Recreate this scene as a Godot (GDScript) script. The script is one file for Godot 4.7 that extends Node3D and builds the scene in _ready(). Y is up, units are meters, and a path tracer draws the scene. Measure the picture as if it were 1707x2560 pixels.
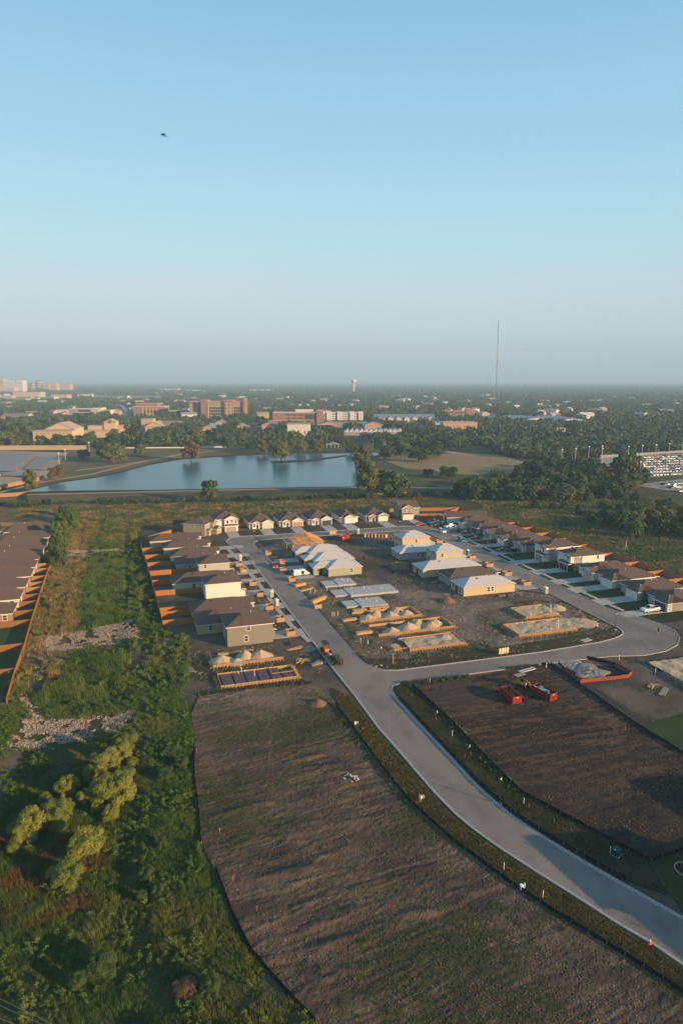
extends Node3D
# A new subdivision seen from the air. Street grid: u runs along the cross street, v up the long streets, metres.
const TH := 0.301942
var taken := {}
var M := {}
var meshes := {}
var rng := RandomNumberGenerator.new()
var n1 := FastNoiseLite.new()
var n2 := FastNoiseLite.new()
var n3 := FastNoiseLite.new()

class MB:
	var v := PackedVector3Array()
	var c := PackedColorArray()
	var col := Color.WHITE
	func tri(a: Vector3, b: Vector3, d: Vector3) -> void:
		v.append(a); v.append(d); v.append(b)
		c.append(col); c.append(col); c.append(col)
	func quad(a: Vector3, b: Vector3, d: Vector3, e: Vector3) -> void:
		tri(a, b, d); tri(a, d, e)
	func box(x0: float, y0: float, z0: float, x1: float, y1: float, z1: float) -> MB:
		obox(Transform3D(Basis(), Vector3((x0 + x1) / 2, (y0 + y1) / 2, (z0 + z1) / 2)), Vector3(x1 - x0, y1 - y0, z1 - z0)); return self
	func obox(t: Transform3D, s: Vector3, bottom := true) -> void:
		var p := []
		for k in 8:
			p.append(t * Vector3(s.x * (0.5 if k & 1 else -0.5), s.y * (0.5 if k & 2 else -0.5), s.z * (0.5 if k & 4 else -0.5)))
		quad(p[4], p[5], p[7], p[6]); quad(p[1], p[0], p[2], p[3]); quad(p[5], p[1], p[3], p[7]); quad(p[0], p[4], p[6], p[2]); quad(p[6], p[7], p[3], p[2])
		if bottom: quad(p[0], p[1], p[5], p[4])
	func bar(a: Vector3, b: Vector3, w: float, h: float) -> void:
		var d := b - a
		var up := Vector3.UP if absf(d.normalized().y) < 0.95 else Vector3.RIGHT
		var z := d.normalized()
		var x := up.cross(z).normalized()
		obox(Transform3D(Basis(x, z.cross(x), z), (a + b) / 2), Vector3(w, h, d.length()))
	func tube(a: Vector3, b: Vector3, r0: float, r1: float, seg := 8, caps := true) -> void:
		var z := (b - a).normalized()
		var up := Vector3.UP if absf(z.y) < 0.95 else Vector3.RIGHT
		var x := up.cross(z).normalized()
		var y := z.cross(x)
		for k in seg:
			var p := TAU * k / seg
			var q := TAU * (k + 1) / seg
			var d0 := x * cos(p) + y * sin(p)
			var d1 := x * cos(q) + y * sin(q)
			quad(a + d0 * r0, a + d1 * r0, b + d1 * r1, b + d0 * r1)
			if caps:
				tri(b, b + d0 * r1, b + d1 * r1); tri(a, a + d1 * r0, a + d0 * r0)
	func prism(poly: PackedVector2Array, y0: float, y1: float) -> void: # poly in (x, z), any winding
		if Geometry2D.is_polygon_clockwise(poly): poly.reverse()
		var ix := Geometry2D.triangulate_polygon(poly)
		for k in range(0, ix.size(), 3):
			var a := poly[ix[k]]; var b := poly[ix[k + 1]]; var d := poly[ix[k + 2]]
			if (b - a).cross(d - a) > 0: # make it face up
				var e := b; b = d; d = e
			tri(Vector3(a.x, y1, a.y), Vector3(b.x, y1, b.y), Vector3(d.x, y1, d.y))
		for k in poly.size():
			var a := poly[k]; var b := poly[(k + 1) % poly.size()]
			quad(Vector3(b.x, y0, b.y), Vector3(a.x, y0, a.y), Vector3(a.x, y1, a.y), Vector3(b.x, y1, b.y))
	func extr(poly: Array, z0: float, z1: float) -> void: # side outline (x, y) pulled along z
		var pv := PackedVector2Array(poly)
		if not Geometry2D.is_polygon_clockwise(pv): pv.reverse()
		var ix := Geometry2D.triangulate_polygon(pv)
		for k in range(0, ix.size(), 3):
			var a := pv[ix[k]]; var b := pv[ix[k + 1]]; var d := pv[ix[k + 2]]
			if (b - a).cross(d - a) < 0:
				var e := b; b = d; d = e
			tri(Vector3(a.x, a.y, z1), Vector3(b.x, b.y, z1), Vector3(d.x, d.y, z1))
			tri(Vector3(a.x, a.y, z0), Vector3(d.x, d.y, z0), Vector3(b.x, b.y, z0))
		for k in pv.size():
			var a := pv[k]; var b := pv[(k + 1) % pv.size()]
			quad(Vector3(a.x, a.y, z0), Vector3(a.x, a.y, z1), Vector3(b.x, b.y, z1), Vector3(b.x, b.y, z0))
	func mesh(colored := false) -> ArrayMesh:
		var a := []
		a.resize(Mesh.ARRAY_MAX)
		a[Mesh.ARRAY_VERTEX] = v
		if colored: a[Mesh.ARRAY_COLOR] = c
		var m := ArrayMesh.new()
		if v.size(): m.add_surface_from_arrays(Mesh.PRIMITIVE_TRIANGLES, a)
		return m

func W(u: float, v: float, y := 0.0) -> Vector3:
	return Vector3(u * cos(TH) - v * sin(TH), y, -u * sin(TH) - v * cos(TH))

func P(a: Array) -> PackedVector2Array:
	var p := PackedVector2Array()
	for k in range(0, a.size(), 2): p.append(Vector2(a[k], a[k + 1]))
	return p

func numbered(called: String) -> String:
	var k: int = taken.get(called, 0)
	taken[called] = k + 1
	return called if k == 0 else "%s_%03d" % [called, k]

func tag(o: Node3D, label: String, category: String, group := "") -> void:
	o.set_meta("label", label); o.set_meta("category", category)
	if group: o.set_meta("group", group)

func thing(called: String, label: String, category: String, at := Vector3.ZERO, turn := 0.0, group := "") -> Node3D:
	var o := Node3D.new()
	o.name = numbered(called); add_child(o)
	o.position = at; o.rotation.y = turn
	tag(o, label, category, group)
	return o

func part(called: String, mesh: Mesh, m: Material, parent: Node3D, at := Vector3.ZERO, turn := 0.0) -> MeshInstance3D:
	var o := MeshInstance3D.new()
	o.mesh = mesh; o.material_override = m; o.name = called
	parent.add_child(o, true)
	o.position = at; o.rotation.y = turn
	return o

func solo(called: String, mesh: Mesh, m: Material, label: String, category: String, at := Vector3.ZERO, turn := 0.0, group := "") -> MeshInstance3D:
	var o := MeshInstance3D.new()
	o.mesh = mesh; o.material_override = m; o.name = numbered(called)
	add_child(o)
	o.position = at; o.rotation.y = turn
	tag(o, label, category, group)
	return o

func dup(root: Node3D, at: Vector3, turn: float, label: String, group := "", size := Vector3.ONE) -> Node3D:
	var r: Node3D = root.duplicate()
	r.name = numbered(String(root.name).rstrip("_0123456789"))
	add_child(r)
	r.position = at; r.rotation.y = turn; r.scale = size
	r.set_meta("label", label)
	if group: r.set_meta("group", group)
	return r

func setting(called: String, mesh: Mesh, m: Material, kind := "structure", turn := TH) -> MeshInstance3D:
	var o := MeshInstance3D.new()
	o.mesh = mesh; o.material_override = m; o.name = numbered(called)
	add_child(o)
	o.rotation.y = turn
	o.set_meta("kind", kind)
	return o

# ---------------------------------------------------------------- materials
func lin(r: float, g: float, b: float) -> Color:
	return Color(r, g, b).linear_to_srgb()

func noise_tex(key: String, freq: float, octaves: int, lo: float, hi: float, size := 512, type := FastNoiseLite.TYPE_SIMPLEX_SMOOTH, seed_ := 3) -> NoiseTexture2D:
	if M.has(key): return M[key]
	var n := FastNoiseLite.new()
	n.noise_type = type; n.frequency = freq; n.fractal_octaves = octaves; n.seed = seed_
	var t := NoiseTexture2D.new()
	t.width = size; t.height = size; t.seamless = true; t.noise = n
	var g := Gradient.new()
	g.colors = PackedColorArray([Color(lo, lo, lo), Color(hi, hi, hi)])
	t.color_ramp = g
	M[key] = t
	return t

func mat(key: String, c: Color, rough := 0.9, grain: Texture2D = null, scale := 0.3, bump: Texture2D = null, bump_cm := 0.0, vc := false, local := false) -> StandardMaterial3D:
	if M.has(key): return M[key]
	var m := StandardMaterial3D.new()
	m.resource_name = key
	m.albedo_color = c; m.roughness = rough; m.metallic_specular = 0.3
	m.vertex_color_use_as_albedo = vc
	if grain or bump:
		m.uv1_triplanar = true; m.uv1_world_triplanar = not local
		m.uv1_scale = Vector3.ONE * scale
	if grain: m.albedo_texture = grain
	if bump:
		m.heightmap_enabled = true; m.heightmap_texture = bump; m.heightmap_scale = bump_cm
	M[key] = m
	return m

# ---------------------------------------------------------------- ground patches
func patch(called: String, poly: PackedVector2Array, step: float, hf: Callable, cf: Callable, m: Material) -> MeshInstance3D:
	var lo := poly[0]; var hi := poly[0]
	for p in poly:
		lo = lo.min(p); hi = hi.max(p)
	lo -= Vector2.ONE * step * 0.37
	var nx := int((hi.x - lo.x) / step) + 2
	var ny := int((hi.y - lo.y) / step) + 2
	var ins := PackedByteArray(); ins.resize(nx * ny)
	for j in ny:
		var y := lo.y + j * step
		var xs := []
		for k in poly.size():
			var a := poly[k]; var b := poly[(k + 1) % poly.size()]
			if (a.y <= y) != (b.y <= y): xs.append(a.x + (y - a.y) / (b.y - a.y) * (b.x - a.x))
		xs.sort()
		for k in range(0, xs.size() - 1, 2):
			for i in range(maxi(0, ceili((xs[k] - lo.x) / step)), mini(nx - 1, floori((xs[k + 1] - lo.x) / step)) + 1):
				ins[j * nx + i] = 1
	var at := PackedInt32Array(); at.resize(nx * ny); at.fill(-1)
	var vs := PackedVector3Array(); var cs := PackedColorArray(); var ix := PackedInt32Array()
	for j in ny - 1:
		for i in nx - 1:
			var q := [j * nx + i, j * nx + i + 1, (j + 1) * nx + i + 1, (j + 1) * nx + i]
			var s := ins[q[0]] + ins[q[1]] + ins[q[2]] + ins[q[3]]
			if s == 0: continue
			if s == 4:
				for k in 4:
					if at[q[k]] < 0:
						var p := lo + Vector2(i + (1 if k == 1 or k == 2 else 0), j + (1 if k > 1 else 0)) * step
						var y: float = hf.call(p.x, p.y)
						at[q[k]] = vs.size()
						vs.append(Vector3(p.x, y, -p.y)); cs.append(cf.call(p.x, p.y))
				ix.append_array([at[q[0]], at[q[2]], at[q[1]], at[q[0]], at[q[3]], at[q[2]]])
			else:
				var o := lo + Vector2(i, j) * step
				for piece in Geometry2D.intersect_polygons(poly, PackedVector2Array([o, o + Vector2(step, 0), o + Vector2(step, step), o + Vector2(0, step)])):
					var t := Geometry2D.triangulate_polygon(piece)
					var base := vs.size()
					for p in piece:
						vs.append(Vector3(p.x, hf.call(p.x, p.y), -p.y)); cs.append(cf.call(p.x, p.y))
					for k in range(0, t.size(), 3):
						var a: Vector2 = piece[t[k]]; var b: Vector2 = piece[t[k + 1]]; var d: Vector2 = piece[t[k + 2]]
						if (b - a).cross(d - a) > 0: ix.append_array([base + t[k], base + t[k + 2], base + t[k + 1]])
						else: ix.append_array([base + t[k], base + t[k + 1], base + t[k + 2]])
	var a := []
	a.resize(Mesh.ARRAY_MAX)
	a[Mesh.ARRAY_VERTEX] = vs; a[Mesh.ARRAY_COLOR] = cs; a[Mesh.ARRAY_INDEX] = ix
	var am := ArrayMesh.new()
	am.add_surface_from_arrays(Mesh.PRIMITIVE_TRIANGLES, a)
	var st := SurfaceTool.new()
	st.create_from(am, 0)
	st.generate_normals()
	return setting(called, st.commit(), m)

func flat(y: float) -> Callable:
	return func(_u, _v): return y

func mixc(a: Color, b: Color, t: float) -> Color:
	return a.lerp(b, clampf(t, 0, 1))

# two-tone ground colour: big patches and small ones
func tone(a: Color, b: Color, size := 12.0, k := 0.5, f: FastNoiseLite = null) -> Callable:
	var n := n1 if f == null else f
	return func(u, v):
		var t: float = 0.5 + n.get_noise_2d(u / size * 100, v / size * 100) * 0.9 + n2.get_noise_2d(u / size * 500, v / size * 500) * 0.5
		return mixc(a, b, t + k - 0.5)

func _ready() -> void:
	rng.seed = 11
	n1.seed = 5; n1.frequency = 0.01; n1.fractal_octaves = 4
	n2.seed = 9; n2.frequency = 0.01; n2.fractal_octaves = 3
	n3.seed = 21; n3.frequency = 0.01; n3.fractal_octaves = 2
	# camera: a drone 68 m up, looking 10.9 degrees down
	var cam := Camera3D.new()
	cam.name = "camera"
	cam.fov = 73.73; cam.near = 0.5; cam.far = 200000.0
	cam.position = Vector3(0, 68, 0); cam.rotation.x = -atan(328.0 / 1707.0)
	add_child(cam); cam.current = true
	# sky: clear morning air, pale and a little grey along the horizon
	var env := Environment.new()
	env.background_mode = Environment.BG_SKY
	var stops := [[0, 0.38, 0.46, 0.51], [1.5, 0.41, 0.50, 0.55], [4, 0.49, 0.60, 0.645], [7, 0.49, 0.63, 0.685], [10, 0.425, 0.64, 0.735], [14, 0.36, 0.61, 0.745], [18, 0.30, 0.555, 0.725], [27, 0.205, 0.45, 0.66], [45, 0.17, 0.38, 0.62], [90, 0.12, 0.29, 0.53]]
	var im := Image.create(512, 512, false, Image.FORMAT_RGBF)
	for j in 512:
		var el := 90.0 - (j + 0.5) * 180.0 / 512.0
		var c := Color(0.22, 0.22, 0.2)
		if el > 0:
			for k in stops.size() - 1:
				if el >= stops[k][0] and el <= stops[k + 1][0]:
					var t: float = smoothstep(stops[k][0], stops[k + 1][0], el) * 0.4 + 0.6 * (el - stops[k][0]) / (stops[k + 1][0] - stops[k][0])
					c = Color(stops[k][1], stops[k][2], stops[k][3]).lerp(Color(stops[k + 1][1], stops[k + 1][2], stops[k + 1][3]), t)
		for i in 512:
			var az := (i + 0.5) / 512.0 * TAU - PI   # 0 is the camera's forward direction
			var w := cos(az + 1.05) * -0.075 + 0.02 if el > 0 else 0.0   # a little paler away from the sun's side
			im.set_pixel(i, j, Color(c.r * (1 + w * 1.6), c.g * (1 + w), c.b * (1 + w * 0.6)))
	var pano := PanoramaSkyMaterial.new()
	pano.panorama = ImageTexture.create_from_image(im)
	pano.energy_multiplier = 0.555
	env.sky = Sky.new(); env.sky.sky_material = pano
	env.tonemap_mode = Environment.TONE_MAPPER_LINEAR
	env.tonemap_exposure = 2.0
	env.sdfgi_enabled = true; env.ssao_enabled = true; env.ssil_enabled = true
	env.fog_enabled = true; env.fog_density = 0.00018; env.fog_light_color = Color(0.74, 0.89, 1.0)
	var we := WorldEnvironment.new()
	we.name = "environment"; we.environment = env
	add_child(we)
	# the low sun stands to the right and behind the camera
	var sun := DirectionalLight3D.new()
	sun.name = "sun"
	sun.light_energy = 1.6; sun.light_angular_distance = 0.53; sun.light_color = Color(1.0, 0.82, 0.61)
	sun.shadow_enabled = true
	var to_sun := (W(0.68, -0.733) + Vector3(0, tan(deg_to_rad(13.0)), 0)).normalized()
	sun.basis = Basis.looking_at(-to_sun)
	add_child(sun)
	make_materials()
	ground()
	roads()
	left_row()
	back_row()
	right_row()
	middle_columns()
	far_left_row()
	fences()
	site_things()
	vehicles()
	town()
	trees()
	undergrowth()
	off_frame()
	print("built")

func make_materials() -> void:
	var fine := noise_tex("fine", 0.04, 5, 0.70, 1.0, 512, FastNoiseLite.TYPE_SIMPLEX_SMOOTH, 7)
	var soft := noise_tex("soft", 0.012, 4, 0.82, 1.0, 512, FastNoiseLite.TYPE_SIMPLEX_SMOOTH, 8)
	var clod := noise_tex("clod", 0.05, 4, 0.0, 1.0, 512, FastNoiseLite.TYPE_SIMPLEX_SMOOTH, 17)
	var streak := noise_tex("streak", 0.03, 3, 0.72, 1.0, 512, FastNoiseLite.TYPE_VALUE_CUBIC, 4)
	mat("dirt", Color.WHITE, 0.97, noise_tex("speck", 0.06, 5, 0.55, 1.0, 1024, FastNoiseLite.TYPE_SIMPLEX_SMOOTH, 31), 0.11, clod, 7.0, true)
	mat("turf", Color.WHITE, 0.97, noise_tex("speck2", 0.09, 4, 0.45, 1.0, 1024, FastNoiseLite.TYPE_SIMPLEX_SMOOTH, 41), 0.14, clod, 8.0, true)
	mat("land", Color.WHITE, 0.97, noise_tex("speck3", 0.05, 5, 0.55, 1.0, 1024, FastNoiseLite.TYPE_SIMPLEX_SMOOTH, 51), 0.02, null, 0, true)
	mat("asphalt", Color.WHITE, 0.85, fine, 0.35, null, 0, true)
	mat("concrete", lin(0.42, 0.385, 0.345), 0.85, soft, 0.21)
	mat("slab", lin(0.44, 0.43, 0.42), 0.8, soft, 0.21)
	mat("path_gravel", lin(0.42, 0.30, 0.20), 0.95, soft, 0.2)
	mat("kerb", lin(0.36, 0.335, 0.31), 0.85, soft, 0.35)
	mat("shingle", lin(0.140, 0.099, 0.079), 0.92, streak, 0.5)
	mat("shingle_dark", lin(0.08, 0.06, 0.05), 0.92, streak, 0.5)
	mat("underlay", lin(0.57, 0.55, 0.53), 0.6, soft, 0.4)
	mat("seam", lin(0.24, 0.22, 0.21), 0.7)
	mat("trim", lin(0.72, 0.70, 0.66), 0.6)
	mat("glass", lin(0.03, 0.035, 0.04), 0.12)
	mat("frame_white", lin(0.75, 0.74, 0.72), 0.5)
	mat("cedar", lin(0.50, 0.21, 0.055), 0.8, streak, 0.6)
	mat("cedar_old", lin(0.34, 0.15, 0.06), 0.85, streak, 0.6)
	mat("cedar_pale", lin(0.46, 0.27, 0.13), 0.85, streak, 0.6)
	mat("lumber", lin(0.60, 0.36, 0.15), 0.75, streak, 0.8)
	mat("lumber_grey", lin(0.34, 0.29, 0.24), 0.85, streak, 0.8)
	mat("osb", lin(0.52, 0.33, 0.19), 0.8, fine, 1.2)
	mat("sand", lin(0.60, 0.44, 0.285), 0.95, fine, 0.5, clod, 2.0)
	mat("black_cloth", lin(0.012, 0.013, 0.014), 0.8, soft, 0.6)
	mat("galv", lin(0.55, 0.56, 0.56), 0.45)
	mat("pvc", lin(0.75, 0.74, 0.70), 0.5)
	mat("black_metal", lin(0.02, 0.02, 0.022), 0.5)
	for w in [["white", 0.74, 0.71, 0.66], ["grey", 0.235, 0.225, 0.19], ["olive", 0.36, 0.32, 0.225], ["tan", 0.52, 0.40, 0.26], ["pale_grey", 0.46, 0.45, 0.40], ["blue_grey", 0.40, 0.41, 0.41], ["mid_grey", 0.30, 0.30, 0.285], ["sheath", 0.36, 0.37, 0.30], ["sheath_tan", 0.55, 0.44, 0.29], ["brick", 0.34, 0.22, 0.155], ["cream", 0.64, 0.56, 0.44], ["dark", 0.06, 0.062, 0.066], ["door_tan", 0.42, 0.27, 0.16]]:
		mat("wall_" + w[0], lin(w[1], w[2], w[3]), 0.75, soft, 0.5)

func cl(r: float, g: float, b: float) -> Color:
	return Color(r, g, b)

func swale(u: float, v: float) -> float: # the drainage channel west of the new houses
	if v > 345 or u > 6: return 0.0
	var c := -13.0 + sin(v * 0.03) * 1.5
	var d := absf(u - c)
	var k := 1.0 - smoothstep(7.0, 13.0, d)
	return -0.7 * k * (1.0 - smoothstep(310.0, 345.0, v))

func site_h(u: float, v: float) -> float:
	var h := -0.06 + swale(u, v)
	if u < 5 and u > -28: h += n2.get_noise_2d(u * 9, v * 9) * 0.18
	return h

func site_c(u: float, v: float) -> Color:
	var a := n1.get_noise_2d(u * 7, v * 7)
	var b := n2.get_noise_2d(u * 40, v * 40)
	var d := n3.get_noise_2d(u * 1.7, v * 1.7)
	if u < -29.3 and v < 330: return mixc(cl(0.045, 0.10, 0.024), cl(0.075, 0.11, 0.035), 0.5 + a)
	if u < 4.5 or v < 140 and u < 11:
		var g := mixc(cl(0.04, 0.062, 0.018), cl(0.095, 0.098, 0.034), 0.5 + a + 0.4 * b)
		if u > 0.5 and v > 140 and v < 300: return mixc(cl(0.085, 0.062, 0.048), g, 0.2 + b)
		if v > 150 and v < 182 and (absf(u + 0.6) < 1.5 or absf(u + 22 + (180 - v) * 0.05) < 1.8) or v > 108 and v < 131 and u < -22.5: return mixc(cl(0.20, 0.155, 0.11), cl(0.12, 0.095, 0.07), 0.5 + b)   # bare worn lanes
		if u < -18 and v > 150: return mixc(g, cl(0.25, 0.17, 0.085), 0.75 + a + 0.3 * b)   # dry bank
		return g
	if v > 326 or (u < 20 and v > 306): return mixc(cl(0.055, 0.07, 0.025), cl(0.17, 0.13, 0.065), 0.45 + a * 1.2 + 0.4 * b)
	if u > 180: return mixc(cl(0.06, 0.10, 0.028), cl(0.16, 0.13, 0.055), 0.3 + d + 0.5 * a + 0.3 * b)
	var t := 0.5 + a * 0.9 + b * 0.5
	var e := mixc(cl(0.115, 0.086, 0.068), cl(0.215, 0.165, 0.125), t)
	if u > 80 and u < 98 or v > 250 and u > 78 and u < 100: e = mixc(e, cl(0.075, 0.063, 0.055), 0.45 + d + a)
	if n3.get_noise_2d(u * 5 + 400, v * 5) > 0.18: e = mixc(e, cl(0.07, 0.075, 0.03), 0.7 + b)
	return e

func field_h(u: float, v: float) -> float: # graded lot: tractor ridges, tread lines and clods
	var s := v - 0.17 * u + n1.get_noise_2d(u * 4, v * 4) * 2.2
	var m := smoothstep(-0.12, 0.25, n3.get_noise_2d(u * 2.2, v * 2.2 + 90))
	var m2 := smoothstep(-0.05, 0.25, n1.get_noise_2d(u * 5 + 33, v * 7))
	var r := pow(maxf(0.0, sin(s * 1.75 + n2.get_noise_2d(u * 9, v * 9) * 2.6)), 5) * 0.10 * (0.1 + 0.9 * m)
	r += sin(s * 6.2 + n2.get_noise_2d(u * 20, v * 20) * 2.0) * 0.035 * m2
	r += n2.get_noise_2d(u * 60, v * 80) * 0.06 + n1.get_noise_2d(u * 150, v * 170) * 0.085
	r += maxf(0.0, n3.get_noise_2d(u * 9 + v * 2, v * 30) - 0.18) * 0.40 * (0.2 + m)
	return 0.03 + maxf(r, -0.06)

func block_h(u: float, v: float) -> float:
	var k := smoothstep(58.0, 62.0, u) * (1.0 - smoothstep(116.0, 120.0, u))
	var s := u * 0.55 - v * 0.8 + n1.get_noise_2d(u * 3, v * 3) * 6
	return -0.02 + k * (maxf(-0.03, sin(s * 1.9) * 0.05 * smoothstep(0.0, 0.3, n3.get_noise_2d(u * 2, v * 2)) + n2.get_noise_2d(u * 45, v * 45) * 0.09 + n1.get_noise_2d(u * 110, v * 110) * 0.06))

func block_c(u: float, v: float) -> Color:
	var a := n1.get_noise_2d(u * 7, v * 7); var b := n2.get_noise_2d(u * 40, v * 40); var d := n3.get_noise_2d(u * 2.2, v * 2.2)
	var e := mixc(cl(0.165, 0.122, 0.094), cl(0.32, 0.245, 0.188), 0.45 + a * 0.9 + b * 0.6)
	var road := absf(u - 84 - (v - 180) * 0.04 + n1.get_noise_2d(v * 3, 7) * 8)   # the worn track through the middle
	e = mixc(e, cl(0.31, 0.245, 0.19), (1.0 - smoothstep(2.0, 6.0, road)) * (0.55 + b) * (1.0 - smoothstep(205.0, 225.0, v)))
	e = mixc(e, cl(0.085, 0.068, 0.058), smoothstep(195, 225, v) * smoothstep(74, 82, u) * (1 - smoothstep(98, 106, u)) * (0.62 + d + 0.5 * a))
	if u < 62 and v < 200: e = mixc(e, cl(0.17, 0.125, 0.07), 0.4 + a)
	return mixc(e, cl(0.075, 0.085, 0.03), smoothstep(0.12, 0.4, n3.get_noise_2d(u * 5 + 400, v * 5)) * (0.65 + b))

func field_c(u: float, v: float) -> Color:
	var a := n1.get_noise_2d(u * 6, v * 9)
	var b := n2.get_noise_2d(u * 35, v * 60)
	var g := n3.get_noise_2d(u * 2.6 + 77, v * 3.4) + 0.55 * n1.get_noise_2d(u * 22 + 50, v * 30)
	var c := mixc(cl(0.122, 0.083, 0.056), cl(0.228, 0.160, 0.108), 0.45 + a * 0.6 + b * 0.7)
	c = mixc(c, cl(0.095, 0.069, 0.053), smoothstep(0.08, 0.45, n2.get_noise_2d(u * 6 - 40, v * 14)))
	var streak := n2.get_noise_2d((u + v * 0.17) * 5, (v - u * 0.17) * 85) + 0.5 * n1.get_noise_2d((u + v * 0.17) * 2, (v - u * 0.17) * 38 + 60)
	c = mixc(c, cl(0.28, 0.198, 0.132), smoothstep(0.12, 0.55, streak) * 0.5)
	c = mixc(c, cl(0.085, 0.062, 0.048), smoothstep(0.12, 0.55, -streak) * 0.6)
	c = mixc(c, cl(0.070, 0.088, 0.030), smoothstep(-0.05, 0.6, g + 0.9 * b) * 0.6)
	if v > 122: c = mixc(c, cl(0.27, 0.205, 0.15), smoothstep(122, 140, v) * (0.5 + a))
	return c

func dark_c(u: float, v: float) -> Color:
	var a := n1.get_noise_2d(u * 6, v * 8)
	var b := n2.get_noise_2d(u * 35, v * 55)
	var c := mixc(cl(0.036, 0.026, 0.020), cl(0.072, 0.050, 0.035), 0.4 + a + b * 0.6)
	c = mixc(c, cl(0.16, 0.10, 0.06), smoothstep(0.12, 0.5, b + 0.6 * a) * smoothstep(75, 95, v) * 0.8)
	var track := n2.get_noise_2d(u * 7, v * 75) + 0.5 * n1.get_noise_2d(u * 3 + 8, v * 34)   # straw and scraped soil dragged along the blade's passes
	c = mixc(c, cl(0.20, 0.115, 0.06), smoothstep(0.05, 0.5, track) * smoothstep(80, 100, v) * 0.75)
	c = mixc(c, cl(0.028, 0.022, 0.019), smoothstep(0.1, 0.5, -track) * 0.6)
	return mixc(c, cl(0.085, 0.07, 0.06), smoothstep(-0.1, 0.35, n3.get_noise_2d(u * 3, v * 5)) * (0.25 if v < 118 else 0.6))

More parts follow.
